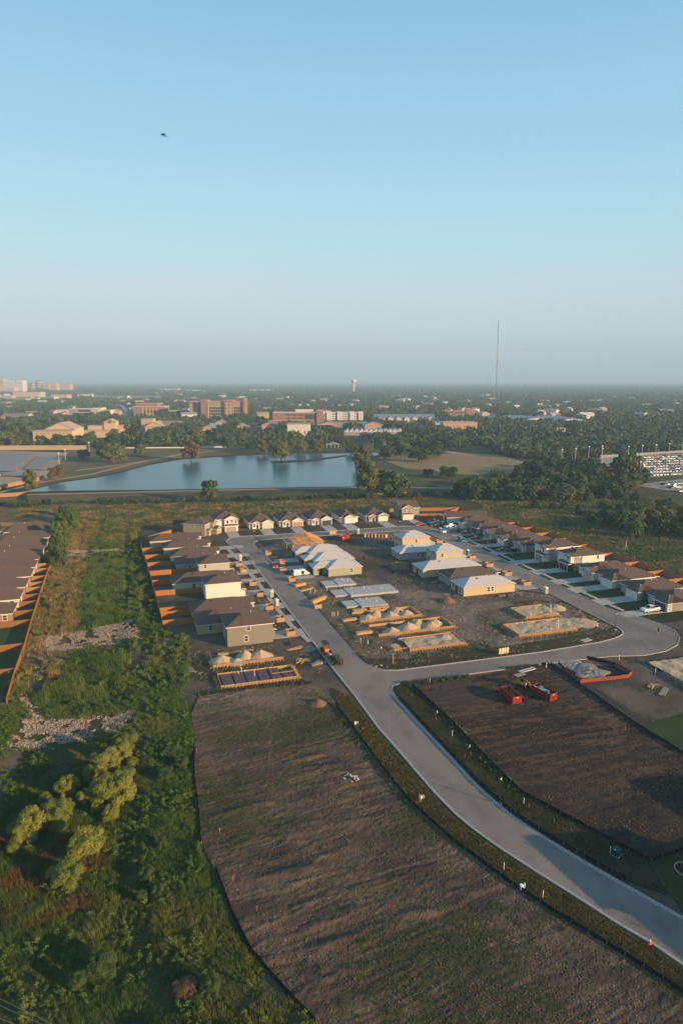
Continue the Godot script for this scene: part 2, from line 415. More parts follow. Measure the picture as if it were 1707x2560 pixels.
func ground() -> void:
	# the land out to the horizon; under the finer sheets near the camera it lies lower
	var vs := PackedVector3Array(); var cs := PackedColorArray(); var ix := PackedInt32Array()
	var xs := []
	var s := -60000.0
	while s < 60001:
		xs.append(s)
		s += 4000.0 if absf(s + 1) >= 4000 and not (s >= -4000 and s < 4000) else (400.0 if absf(s + 1) >= 1200 and not (s >= -1200 and s < 1200) else 60.0)
	for z in xs:
		for x in xs:
			var u := float(x); var v := float(z)
			var a := n3.get_noise_2d(u * 0.35, v * 0.35)
			var b := n1.get_noise_2d(u * 1.3, v * 1.3)
			var c := mixc(cl(0.030, 0.042, 0.018), cl(0.075, 0.075, 0.032), 0.35 + a + 0.5 * b)
			vs.append(Vector3(u, -3.0 if u > -125 and u < 245 and v > -5 and v < 365 else -0.30, -v)); cs.append(c)
	var n := xs.size()
	for j in n - 1:
		for i in n - 1:
			var q := j * n + i
			ix.append_array([q, q + n + 1, q + 1, q, q + n, q + n + 1])
	var arr := []
	arr.resize(Mesh.ARRAY_MAX)
	arr[Mesh.ARRAY_VERTEX] = vs; arr[Mesh.ARRAY_COLOR] = cs; arr[Mesh.ARRAY_INDEX] = ix
	var am := ArrayMesh.new()
	am.add_surface_from_arrays(Mesh.PRIMITIVE_TRIANGLES, arr)
	setting("ground", am, M["land"])
	var none := flat(0.0)
	patch("site_ground", P([-175, -60, 305, -60, 305, 425, -175, 425]), 1.25, site_h, site_c, M["dirt"])
	# foreground lots
	patch("dirt_field", P([11.9, 142.6, 28.5, 142.3, 37.2, 141.2, 39.5, 132, 39, 126.8, 39.5, 119.9, 39.8, 109.5, 40.3, 99.4, 40.9, 92.7, 43.2, 82.2, 46.8, 71.7, 49.4, 65.8, 52.5, 59.4, 56.3, 51.1, 66, 30, 30, 30, 22, 46, 15.5, 59.9, 13.5, 64.1, 10.7, 71, 9.3, 78, 8.2, 87.6, 6.9, 93, 7.2, 99.6, 7.6, 113, 9, 123.5, 9.4, 135]), 0.25, field_h, field_c, M["dirt"])
	patch("dark_soil_lot", P([58.4, 133.4, 59.4, 120, 59.4, 105, 59.6, 93.3, 60, 89.5, 63.5, 81.2, 68.4, 69.9, 75, 70.8, 108, 74, 104, 84, 94.9, 91.7, 94.2, 103.6, 94.6, 122.5, 95, 132.7, 93, 134.8, 84.5, 134.6, 73.2, 133.3]), 0.4, func(u, v): return 0.01 + 0.7 * maxf(0, field_h(u + 300, v * 1.3)), dark_c, M["dirt"])
	patch("block_ground", P([53, 150.5, 60, 148.4, 95, 148.0, 118, 149.4, 126.6, 153, 127, 200, 126.6, 274, 125, 280, 120, 284, 60, 285.6, 53, 285, 50.2, 280, 50.2, 268, 52.4, 235, 52.6, 200]), 0.7, block_h, block_c, M["dirt"])
	var verge_l := tone(cl(0.115, 0.088, 0.030), cl(0.062, 0.068, 0.022), 5.0)
	patch("verge", P([40.6, 138, 43.7, 132.7, 43.7, 117.7, 44.4, 107.9, 44.8, 100, 45.2, 94, 45.9, 88, 47, 83.4, 48.6, 78.6, 50.9, 72.8, 53.5, 66.6, 55.4, 61.8, 57.4, 57.7, 58.5, 54.3, 65.5, 40, 73, 24, 69, 24, 56.6, 51.1, 52.8, 59.4, 49.7, 65.8, 47.1, 71.7, 43.5, 82.2, 41.2, 92.7, 40.6, 99.4, 40.1, 109.5, 39.8, 119.9, 39.3, 126.8, 39.8, 132]), 0.5, func(u, v): return 0.07 + n2.get_noise_2d(u * 60, v * 60) * 0.05, verge_l, M["turf"])
	var verge_r := tone(cl(0.085, 0.068, 0.038), cl(0.040, 0.056, 0.018), 6.0, 0.6)
	patch("verge", P([53.4, 133.6, 54.6, 134.8, 57.5, 135, 73, 134.4, 73, 133.5, 58.2, 133.5, 59.2, 120, 59.2, 105, 59.4, 93.3, 59.8, 89.5, 63.3, 81.2, 68.2, 69.9, 66, 64, 63.3, 66.4, 61.8, 68.5, 59.7, 73.5, 56.9, 80.8, 55.6, 85.3, 54.8, 90.2, 54.3, 94.8, 54.1, 100.5, 53.8, 109.7, 53.5, 117.6, 53.3, 126.8]), 0.5, func(u, v): return 0.06 + n2.get_noise_2d(u * 60, v * 60) * 0.05, verge_r, M["turf"])
	var lawn := tone(cl(0.045, 0.075, 0.018), cl(0.080, 0.082, 0.020), 9.0)
	patch("lawn", P([66.2, 63.8, 68.5, 69.6, 75, 70.5, 108, 73.6, 120, 20, 84, 20, 72.6, 45, 65.4, 60.4]), 0.8, flat(0.05), lawn, M["turf"])
	patch("grass_lot", P([95.2, 103, 95, 91.9, 104.4, 84.2, 150, 84, 150, 108, 118, 106]), 0.7, flat(0.03), tone(cl(0.040, 0.090, 0.018), cl(0.07, 0.11, 0.028), 6.0), M["turf"])
	# block rim verge beside the cross street
	patch("verge", P([52.5, 151.5, 52.7, 148.9, 53.5, 146.3, 54.9, 144.5, 58.5, 142.9, 80, 142.6, 98, 142.4, 119, 144.2, 124.7, 146, 126.9, 148, 127.3, 152, 118, 149, 96, 148.4, 84, 147.6, 64, 147.8, 56, 150]), 0.6, flat(0.03), tone(cl(0.12, 0.085, 0.045), cl(0.055, 0.065, 0.022), 5.0), M["turf"])
	# land round the pond
	patch("dam_slope", P([-180, 424, -59, 424, 60, 401, 146, 388, 190, 372, 200, 386, 150, 412, 66, 428, -59, 448, -180, 470]), 3.0, flat(-0.1), tone(cl(0.29, 0.165, 0.09), cl(0.13, 0.13, 0.05), 34.0, 0.5), M["dirt"])
	patch("meadow", P([-185, 366, 20, 366, 140, 366, 230, 340, 230, 380, 190, 371, 146, 387, 60, 400, -59, 423, -185, 423]), 2.5, flat(-0.08), tone(cl(0.07, 0.09, 0.03), cl(0.23, 0.175, 0.075), 16.0, 0.45), M["turf"])
	patch("pond_bank", P([-60, 474, -45, 503, -22, 522, 2, 560, 14, 588, 43, 626, 92, 642, 100, 740, -60, 760, -60, 540]), 4.0, flat(-0.14), tone(cl(0.13, 0.155, 0.055), cl(0.33, 0.215, 0.11), 45.0, 0.5), M["turf"])
	patch("pond_bank", P([92, 642, 100, 740, 300, 720, 290, 610, 240, 622, 228, 618, 194, 622]), 4.0, flat(-0.14), tone(cl(0.08, 0.12, 0.04), cl(0.15, 0.14, 0.06), 40.0), M["turf"])
	patch("tan_field", P([212, 572, 232, 600, 300, 590, 330, 570, 318, 490, 275, 442, 236, 452, 208, 500]), 4.0, flat(-0.12), tone(cl(0.46, 0.31, 0.145), cl(0.34, 0.245, 0.115), 30.0), M["dirt"])
	patch("meadow", P([150, 412, 200, 386, 240, 345, 330, 345, 420, 300, 420, 420, 330, 480, 275, 441, 236, 451, 208, 499, 211, 571, 192, 578, 150, 440]), 4.0, flat(-0.15), tone(cl(0.075, 0.11, 0.035), cl(0.20, 0.15, 0.065), 40.0, 0.4), M["turf"])
	patch("meadow", P([230, 120, 420, 120, 420, 300, 330, 344, 240, 344]), 4.0, flat(-0.12), tone(cl(0.065, 0.11, 0.03), cl(0.17, 0.135, 0.055), 40.0, 0.35), M["turf"])
	# the pond
	var pond := P([-64.5, 460.1, -31.2, 456.1, 13.2, 444.8, 67, 434.7, 140.2, 420.7, 149.9, 443.3, 191.7, 580.1, 210, 588, 228.9, 600, 229, 617, 194.4, 620.7, 140, 632, 93.4, 628, 43, 613.7, 13.3, 576.7, 0, 550.3, -22.3, 514.4, -45.3, 496.5])
	var wm := StandardMaterial3D.new()
	wm.resource_name = "water"; wm.albedo_color = lin(0.022, 0.105, 0.145); wm.roughness = 0.2; wm.metallic_specular = 0.26
	wm.heightmap_enabled = true; wm.heightmap_texture = noise_tex("ripple", 0.03, 3, 0.0, 1.0, 512, FastNoiseLite.TYPE_SIMPLEX_SMOOTH, 61); wm.heightmap_scale = 1.2
	wm.uv1_triplanar = true; wm.uv1_world_triplanar = true; wm.uv1_scale = Vector3.ONE * 0.06
	M["water"] = wm
	patch("pond_water", pond, 8.0, flat(-0.05), func(_u, _v): return Color.WHITE, wm)
	patch("spit", P([114, 561.5, 152.7, 566.5, 192.3, 598, 194, 606, 150, 578, 116.2, 579]), 3.0, flat(0.15), tone(cl(0.12, 0.095, 0.05), cl(0.05, 0.07, 0.02), 9.0), M["turf"])
	# gravel paths
	for pts in [[-78.4, 443.5, -59, 449, 66.3, 429.5, 142, 415, 190, 398, 260, 372], [-78.4, 462, -59.2, 500.8, -27.3, 535.7, 1.5, 591.3, 46.4, 659.5, 80.3, 678.9], [-40, 560, -8, 590, 40, 640]]:
		ribbon("path", P(pts), 3.0, -0.02, M["path_gravel"])

func ribbon(called: String, pts: PackedVector2Array, w: float, y: float, m: Material, depth := 0.05) -> void:
	var b := MB.new()
	var l := []; var r := []
	for k in pts.size():
		var d := (pts[mini(k + 1, pts.size() - 1)] - pts[maxi(k - 1, 0)]).normalized()
		var n := Vector2(-d.y, d.x) * w / 2
		l.append(pts[k] + n); r.append(pts[k] - n)
	for k in pts.size() - 1:
		var q := [l[k], r[k], r[k + 1], l[k + 1]]
		var t := []; var o := []
		for p in q:
			t.append(Vector3(p.x, y, -p.y)); o.append(Vector3(p.x, y - depth, -p.y))
		b.quad(t[0], t[1], t[2], t[3])
		b.quad(t[3], o[3], o[0], t[0]); b.quad(t[1], o[1], o[2], t[2])
	setting(called, b.mesh(), m)

func slab(called: String, pts: Array, y0: float, y1: float, m: Material, kind := "structure") -> void:
	var b := MB.new()
	var q := PackedVector2Array()
	for p in P(pts): q.append(Vector2(p.x, -p.y))
	b.prism(q, y0, y1)
	setting(called, b.mesh(), m, kind)

func rect(u0: float, v0: float, u1: float, v1: float) -> Array:
	return [u0, v0, u1, v0, u1, v1, u0, v1]

func roads() -> void:
	var rc := func(u, v):
		var t: float = 0.5 + n1.get_noise_2d(u * 5, v * 5) * 0.8 + n2.get_noise_2d(u * 30, v * 30) * 0.5
		var c := mixc(cl(0.238, 0.202, 0.180), cl(0.300, 0.258, 0.230), t)
		var dust: float = smoothstep(0.0, 0.4, n3.get_noise_2d(u * 3 + 30, v * 3) + 0.5 * n1.get_noise_2d(u * 20, v * 20)) * 0.6
		var lane := n2.get_noise_2d(u * 90, v * 5) if u < 60 or u > 124 else n2.get_noise_2d(u * 5, v * 90)
		c = mixc(c, cl(0.175, 0.150, 0.136), clampf(lane * 1.3 + n1.get_noise_2d(u * 12, v * 12) * 0.7, 0, 0.55))
		return mixc(c, cl(0.33, 0.27, 0.22), dust)
	var L := [75, 22, 66, 40, 59.1, 54.3, 58, 57.7, 56, 61.8, 54.1, 66.6, 51.5, 72.8, 49.2, 78.6, 47.6, 83.4, 46.5, 88, 45.8, 94, 45.4, 100, 45, 107.9, 44.3, 117.7, 44.3, 132.7, 43.9, 145.5, 43.6, 170, 43.2, 200, 42.6, 235, 41.8, 258, 40.6, 273.5, 38.4, 281, 37.7, 285.7, 38, 289.5, 39.5, 292.6, 42, 295.3, 45.5, 296.2, 52, 295.6, 80, 294.8, 112, 294.8, 124, 294.8, 129, 293.6, 133, 290, 135.2, 284, 135.9, 275, 136.1, 240, 136.3, 200, 136.4, 165, 137.6, 160, 140, 156, 141.9, 149, 141.4, 144, 138.8, 139.4, 134.4, 135.4, 128, 132.8, 121, 132.2, 112, 134.3, 93.3, 135, 74.8, 135.2, 56.5, 135.5, 54, 134.6, 52.9, 132.6, 52.6, 126.8, 52.8, 117.6, 53.1, 109.7, 53.4, 100.5, 53.6, 94.6, 54.1, 90, 54.9, 85.1, 56.2, 80.6, 59, 73.3, 61.1, 68.3, 64.7, 60.2, 72, 45, 82, 25]
	var I := [51.6, 151.5, 51.4, 200, 50.6, 235, 49.6, 258, 48.6, 271, 48.4, 278, 49.4, 283.5, 52.5, 286.6, 60, 287, 112, 286.2, 121, 285.2, 126, 281.5, 127.6, 275, 127.9, 200, 128, 160, 128, 152, 127.6, 148.6, 125.8, 146, 122, 144.2, 116, 143, 98, 141.8, 58.3, 142.2, 55.4, 143.2, 53.4, 145.4, 52.1, 148.7]
	# the loop is laid in three stretches that meet end to end
	patch("road", P(L.slice(0, 42) + [48.6, 271, 49.6, 258, 50.6, 235, 51.4, 200, 51.6, 151.5, 52.1, 148.7, 53.4, 145.4, 53.4, 133.8] + L.slice(L.size() - 28)), 1.5, flat(0.03), rc, M["asphalt"])
	patch("road", P(L.slice(40, 68) + [135.9, 275, 127.6, 275, 126, 281.5, 121, 285.2, 112, 286.2, 60, 287, 52.5, 286.6, 49.4, 283.5, 48.4, 278, 48.6, 271]), 1.5, flat(0.03), rc, M["asphalt"])
	patch("road", P([135.9, 275] + L.slice(70, L.size() - 28) + [53.4, 133.8, 53.4, 145.4, 55.4, 143.2, 58.3, 142.2, 98, 141.8, 116, 143, 122, 144.2, 125.8, 146, 127.6, 148.6, 128, 152, 128, 160, 127.9, 200, 127.6, 275]), 1.5, flat(0.03), rc, M["asphalt"])
	kerb(P(L)); kerb(P(I + [51.6, 151.5]))
	# footways and drives of the west row
	ribbon("footway", P([43, 166, 41, 180, 40.3, 195, 39.9, 215, 39.2, 235, 38.3, 255, 36.5, 275]), 1.5, 0.07, M["concrete"])
	for a in [[171, 176.4, 33.6], [183.5, 188.5, 33.5], [195.5, 200.5, 33.3], [210.5, 215.7, 31.5], [224.5, 229.5, 32.8], [235.5, 240.7, 31.5], [248.5, 253.5, 32.8], [261, 266, 31.5], [275, 280, 29.7]]:
		slab("driveway", [a[2], a[0], 43.2, a[0], 43.2, a[1], a[2], a[1]], -0.05, 0.055, M["concrete"])
	for a in [[177.2, 182.8], [189.2, 194.8], [201.4, 209.8], [216.5, 223.8], [230.3, 234.9], [241.4, 247.8], [254.4, 260.2]]:
		setting_lawn([41.3, a[0], 42.7, a[0], 42.3, a[1], 40.9, a[1]], cl(0.10, 0.085, 0.035), cl(0.06, 0.07, 0.025))
	for a in [[255, 260], [267.5, 273]]:
		setting_lawn([32, a[0], 38, a[0], 36.6, a[1], 30.5, a[1]], cl(0.06, 0.075, 0.02), cl(0.045, 0.07, 0.02))
	# back row: lawns and drives
	for a in [[40.1, 45.2], [56, 61.2], [70.4, 75.6], [85, 90.2], [95.5, 101], [113.8, 119.4], [129.8, 134.8]]:
		slab("driveway", [a[0], 308, a[1], 308, a[1], 295.5, a[0], 295.5], -0.05, 0.055, M["concrete"])
	for a in [[46.5, 55], [61.8, 69.6], [76.2, 80], [102, 107.5], [50, 55.3]]:
		if a[0] != 50: setting_lawn([a[0], 296.5, a[1], 296.5, a[1], 307, a[0], 307], cl(0.11, 0.085, 0.03), cl(0.075, 0.07, 0.022))
	# east row: footway, drives, mown lawns, kerb strips
	ribbon("footway", P([139.2, 162, 139.1, 200, 138.9, 240, 138.4, 272]), 1.35, 0.07, M["concrete"])
	var g := [[157.2, 161.4], [168.7, 173.9], [181.7, 186.9], [191.5, 196.5], [204.1, 209.3], [218.1, 223.3], [233.4, 238.4], [245.5, 250.5], [257.5, 262.7], [268.3, 273.5]]
	for k in g.size():
		slab("driveway", rect(136.2, g[k][0], 150.5, g[k][1]), -0.05, 0.055, M["concrete"])
		if k + 1 < g.size() and g[k + 1][0] - g[k][1] > 2:
			setting_lawn(rect(139.9, g[k][1] + 0.1, 155, g[k + 1][0] - 0.1), cl(0.035, 0.078, 0.016), cl(0.055, 0.090, 0.022))
			setting_lawn(rect(136.7, g[k][1] + 0.5, 138.4, g[k + 1][0] - 0.5), cl(0.038, 0.075, 0.018), cl(0.055, 0.085, 0.022))
	setting_lawn(rect(141.5, 150, 160, 157), cl(0.03, 0.055, 0.014), cl(0.05, 0.06, 0.02))
	slab("driveway", [136.4, 279, 149, 281, 149, 286.5, 135.6, 284.5], -0.05, 0.055, M["concrete"])
	slab("driveway", [133.5, 291, 144, 294.8, 144, 299, 131.5, 293.5], -0.05, 0.055, M["concrete"])
	# drives inside the block
	for a in [[246.8, 252.5], [235.5, 241], [224, 229.5]]:
		slab("driveway", rect(51, a[0], 60, a[1]), -0.05, 0.055, M["concrete"])
	for a in [[189.5, 195], [201, 206.5], [213, 218.5], [226.5, 231.5], [238, 243.5], [251, 256]]:
		slab("driveway", rect(118.5, a[0], 128, a[1]), -0.05, 0.055, M["concrete"])

func setting_lawn(pts: Array, a: Color, b: Color) -> void:
	patch("lawn", P(pts), 0.7, func(u, v): return 0.045 + n2.get_noise_2d(u * 60, v * 60) * 0.02, tone(a, b, 4.0), M["turf"])

func kerb(pts: PackedVector2Array) -> void:
	var b := MB.new()
	var prof := [Vector2(-0.12, -0.05), Vector2(-0.12, 0.15), Vector2(0.06, 0.14), Vector2(0.12, 0.045), Vector2(0.42, 0.038), Vector2(0.42, -0.05)]
	var rows := []
	var area := 0.0
	for k in pts.size(): area += pts[k].cross(pts[(k + 1) % pts.size()])
	for k in pts.size():
		var d := (pts[mini(k + 1, pts.size() - 1)] - pts[maxi(k - 1, 0)]).normalized()
		if pts[0] == pts[-1] and (k == 0 or k == pts.size() - 1): d = (pts[1] - pts[-2]).normalized()
		var n := Vector2(-d.y, d.x) * (1.0 if not (pts[0] == pts[-1]) else -1.0) * -1.0
		var r := []
		for q in prof:
			var p: Vector2 = pts[k] + n * -q.x * (1.0 if true else 0.0)
			p = pts[k] + n * q.x
			r.append(Vector3(p.x, q.y, -p.y))
		rows.append(r)
	for k in rows.size() - 1:
		for j in prof.size() - 1:
			b.quad(rows[k][j], rows[k + 1][j], rows[k + 1][j + 1], rows[k][j + 1])
	setting("kerb", b.mesh(), M["kerb"])

# ---------------------------------------------------------------- houses
# a house stands with its front on z = 0 facing +z, x to the right as seen from behind; turn: S towards the camera side, E, W, N
const FACE := {"S": TH, "E": TH + PI / 2, "W": TH - PI / 2, "N": TH + PI}

func roof_mesh(x0: float, x1: float, z0: float, z1: float, e: float, kind: String, pitch: float, o := 0.45) -> Array:
	# returns [roof surface, fascia, gable wall]
	var r := MB.new(); var f := MB.new(); var g := MB.new()
	var ax := x0 - o; var bx := x1 + o; var az := z0 - o; var bz := z1 + o
	var y := e - o * pitch * 0.0
	var t := 0.16
	var A := Vector3(ax, y, az); var B := Vector3(bx, y, az); var C := Vector3(bx, y, bz); var D := Vector3(ax, y, bz)
	var w := bx - ax; var d := bz - az
	if kind == "hip":
		var h := pitch * minf(w, d) / 2
		var p: Vector3; var q: Vector3
		if w >= d:
			p = Vector3(ax + d / 2, y + h, (az + bz) / 2); q = Vector3(bx - d / 2, y + h, (az + bz) / 2)
			r.quad(D, C, q, p); r.quad(B, A, p, q); r.tri(A, D, p); r.tri(C, B, q)
		else:
			p = Vector3((ax + bx) / 2, y + h, bz - w / 2); q = Vector3((ax + bx) / 2, y + h, az + w / 2)
			r.tri(D, C, p); r.tri(B, A, q); r.quad(C, B, q, p); r.quad(A, D, p, q)
	elif kind == "gz":  # ridge along z, gables front and back
		var h := pitch * w / 2
		var p := Vector3((ax + bx) / 2, y + h, bz); var q := Vector3((ax + bx) / 2, y + h, az)
		r.quad(C, B, q, p); r.quad(A, D, p, q)
		for z in [z0, z1]:
			var s := 1.0 if z == z1 else -1.0
			var a := Vector3(x0, e, z); var b := Vector3(x1, e, z); var c := Vector3((x0 + x1) / 2, e + h - o * pitch, z)
			if s > 0: g.tri(a, b, c)
			else: g.tri(b, a, c)
		for k in [[D, p], [p, C], [B, q], [q, A]]:
			f.quad(k[0] - Vector3(0, t, 0), k[1] - Vector3(0, t, 0), k[1] + Vector3(0, 0.03, 0), k[0] + Vector3(0, 0.03, 0))
	else:  # "gx": ridge along x, gables at the sides
		var h := pitch * d / 2
		var p := Vector3(ax, y + h, (az + bz) / 2); var q := Vector3(bx, y + h, (az + bz) / 2)
		r.quad(D, C, q, p); r.quad(B, A, p, q)
		for x in [x0, x1]:
			var a := Vector3(x, e, z1); var b := Vector3(x, e, z0); var c := Vector3(x, e + h - o * pitch, (z0 + z1) / 2)
			if x == x1: g.tri(a, b, c)
			else: g.tri(b, a, c)
		for k in [[A, p], [p, D], [C, q], [q, B]]:
			f.quad(k[0] - Vector3(0, t, 0), k[1] - Vector3(0, t, 0), k[1] + Vector3(0, 0.03, 0), k[0] + Vector3(0, 0.03, 0))
	# soffit and fascia
	r.quad(A - Vector3(0, t, 0), B - Vector3(0, t, 0), C - Vector3(0, t, 0), D - Vector3(0, t, 0))
	var T := Vector3(0, t, 0)
	if kind != "gz":
		f.quad(D - T, C - T, C, D); f.quad(B - T, A - T, A, B)
	if kind != "gx":
		f.quad(C - T, B - T, B, C); f.quad(A - T, D - T, D, A)
	return [r.mesh(), f.mesh(), g]

func window_mesh(w: float, h: float) -> Array:
	var key := "win%.2f_%.2f" % [w, h]
	if not meshes.has(key):
		var f := MB.new()
		for s in [[-w / 2 - 0.1, 0.0, -w / 2, h], [w / 2, 0.0, w / 2 + 0.1, h], [-w / 2 - 0.1, -0.1, w / 2 + 0.1, 0.0], [-w / 2 - 0.1, h, w / 2 + 0.1, h + 0.1], [-w / 2, h * 0.5 - 0.04, w / 2, h * 0.5 + 0.04]]:
			f.box(s[0], s[1], -0.02, s[2], s[3], 0.06)
		var p := MB.new()
		p.box(-w / 2, 0, -0.015, w / 2, h, 0.012)
		meshes[key] = [f.mesh(), p.mesh()]
	return meshes[key]

func garage_mesh(w: float, h: float) -> ArrayMesh:
	var key := "gar%.2f" % w
	if not meshes.has(key):
		var b := MB.new()
		for j in 4:
			for i in 4:
				b.box(-w / 2 + i * w / 4 + 0.015, j * h / 4 + 0.012, -0.02, -w / 2 + (i + 1) * w / 4 - 0.015, (j + 1) * h / 4 - 0.012, 0.05)
		b.box(-w / 2, 0, -0.02, w / 2, h, 0.03)
		meshes[key] = b.mesh()
	return meshes[key]

# blocks: [x0, x1, z0, z1, eaves, roof kind, pitch]; openings: [kind, side, along, sill, w, h, plane]
func house(label: String, face: String, u: float, v: float, wall: String, roof: String, blocks: Array, openings: Array, group := "", door := "white", trim := "trim", foot := 0.0) -> Node3D:
	var t := thing("house", label, "house", W(u, v), FACE[face], group)
	for b in blocks:
		var m := MB.new()
		m.box(b[0], foot, b[2], b[1], b[4] - 0.02, b[3])
		var rf := roof_mesh(b[0], b[1], b[2], b[3], b[4], b[5], b[6])
		var gm: MB = rf[2]
		m.v.append_array(gm.v); m.c.append_array(gm.c)
		part("wall", m.mesh(), M["wall_" + (b[7] if b.size() > 7 else wall)], t)
		var r := part("roof", rf[0], M[roof], t)
		part("fascia", rf[1], M[trim], t)
		var wx: float = b[1] - b[0]; var dz: float = b[3] - b[2]
		var top: float = b[4] + b[6] * minf(wx, dz) / 2
		if roof == "underlay" and b[5] == "hip": seams(r, b)
		for k in 2:
			var vb := MB.new()
			var px: float = lerpf(b[0], b[1], 0.38 + 0.2 * k); var pz: float = lerpf(b[2], b[3], 0.35 + 0.25 * k)
			if wx * dz < 40: break
			var q: float = minf(minf(px - b[0], b[1] - px), minf(pz - b[2], b[3] - pz)) if b[5] == "hip" else (minf(px - b[0], b[1] - px) if b[5] == "gz" else minf(pz - b[2], b[3] - pz))
			var py: float = minf(top, b[4] + (q + 0.45) * b[6]) - 0.05
			if k == 0: vb.box(px - 0.22, py, pz - 0.22, px + 0.22, py + 0.3, pz + 0.22)
			else: vb.tube(Vector3(px, py, pz), Vector3(px, py + 0.55, pz), 0.09, 0.09, 6)
			part("vent", vb.mesh(), M["galv"] if k == 1 else M["shingle_dark"], r)
	for o in openings:
		var along: float = o[2]; var pl: float = o[6]
		var at := Vector3(along, o[3], pl); var turn := 0.0
		match o[1]:
			"b": turn = PI
			"l": at = Vector3(pl, o[3], along); turn = -PI / 2
			"r": at = Vector3(pl, o[3], along); turn = PI / 2
		if o[0] == "w":
			var wmsh := window_mesh(o[4], o[5])
			var fr := part("window", wmsh[0], M["frame_white"], t, at, turn)
			part("pane", wmsh[1], M["glass"], fr)
		elif o[0] == "g":
			part("garage_door", garage_mesh(o[4], o[5]), M["wall_" + door], t, at, turn)
			var s := MB.new()
			s.box(-o[4] / 2 - 0.14, 0, -0.01, -o[4] / 2 - 0.01, o[5] + 0.14, 0.07).box(o[4] / 2 + 0.01, 0, -0.01, o[4] / 2 + 0.14, o[5] + 0.14, 0.07).box(-o[4] / 2 - 0.01, o[5] + 0.01, -0.01, o[4] / 2 + 0.01, o[5] + 0.14, 0.07)
			part("garage_frame", s.mesh(), M["frame_white"], t, at, turn)
		else:
			var s := MB.new()
			s.box(-o[4] / 2, 0, -0.01, o[4] / 2, o[5], 0.05)
			part("door", s.mesh(), M["wall_dark"], t, at, turn)
			var kn := MB.new()
	return t

func seams(r: MeshInstance3D, b: Array) -> void: # lap lines of the roof underlay, raised edges
	var m := MB.new()
	var o := 0.45
	var ax: float = b[0] - o; var bx: float = b[1] + o; var az: float = b[2] - o; var bz: float = b[3] + o
	var half: float = minf(bx - ax, bz - az) / 2
	var s := 0.95
	while s < half - 0.2:
		var y: float = b[4] + s * b[6] + 0.012
		for k in [[Vector3(ax + s, y, bz - s), Vector3(bx - s, y, bz - s)], [Vector3(ax + s, y, az + s), Vector3(bx - s, y, az + s)], [Vector3(ax + s, y, az + s), Vector3(ax + s, y, bz - s)], [Vector3(bx - s, y, az + s), Vector3(bx - s, y, bz - s)]]:
			if (k[1] - k[0]).length() > 0.4: m.bar(k[0], k[1], 0.10, 0.02)
		s += 0.95
	part("lap_line", m.mesh(), M["seam"], r)

# two-storey block with a lower garage roof in front
func two_storey(w: float, d: float, gx: float, e := 5.4, kind := "hip") -> Array:
	return [[-w / 2, w / 2, -d, -1.6, e, kind, 0.42], [gx - 2.9, gx + 2.9, -6.0, 0.0, 2.9, "hip", 0.38]]

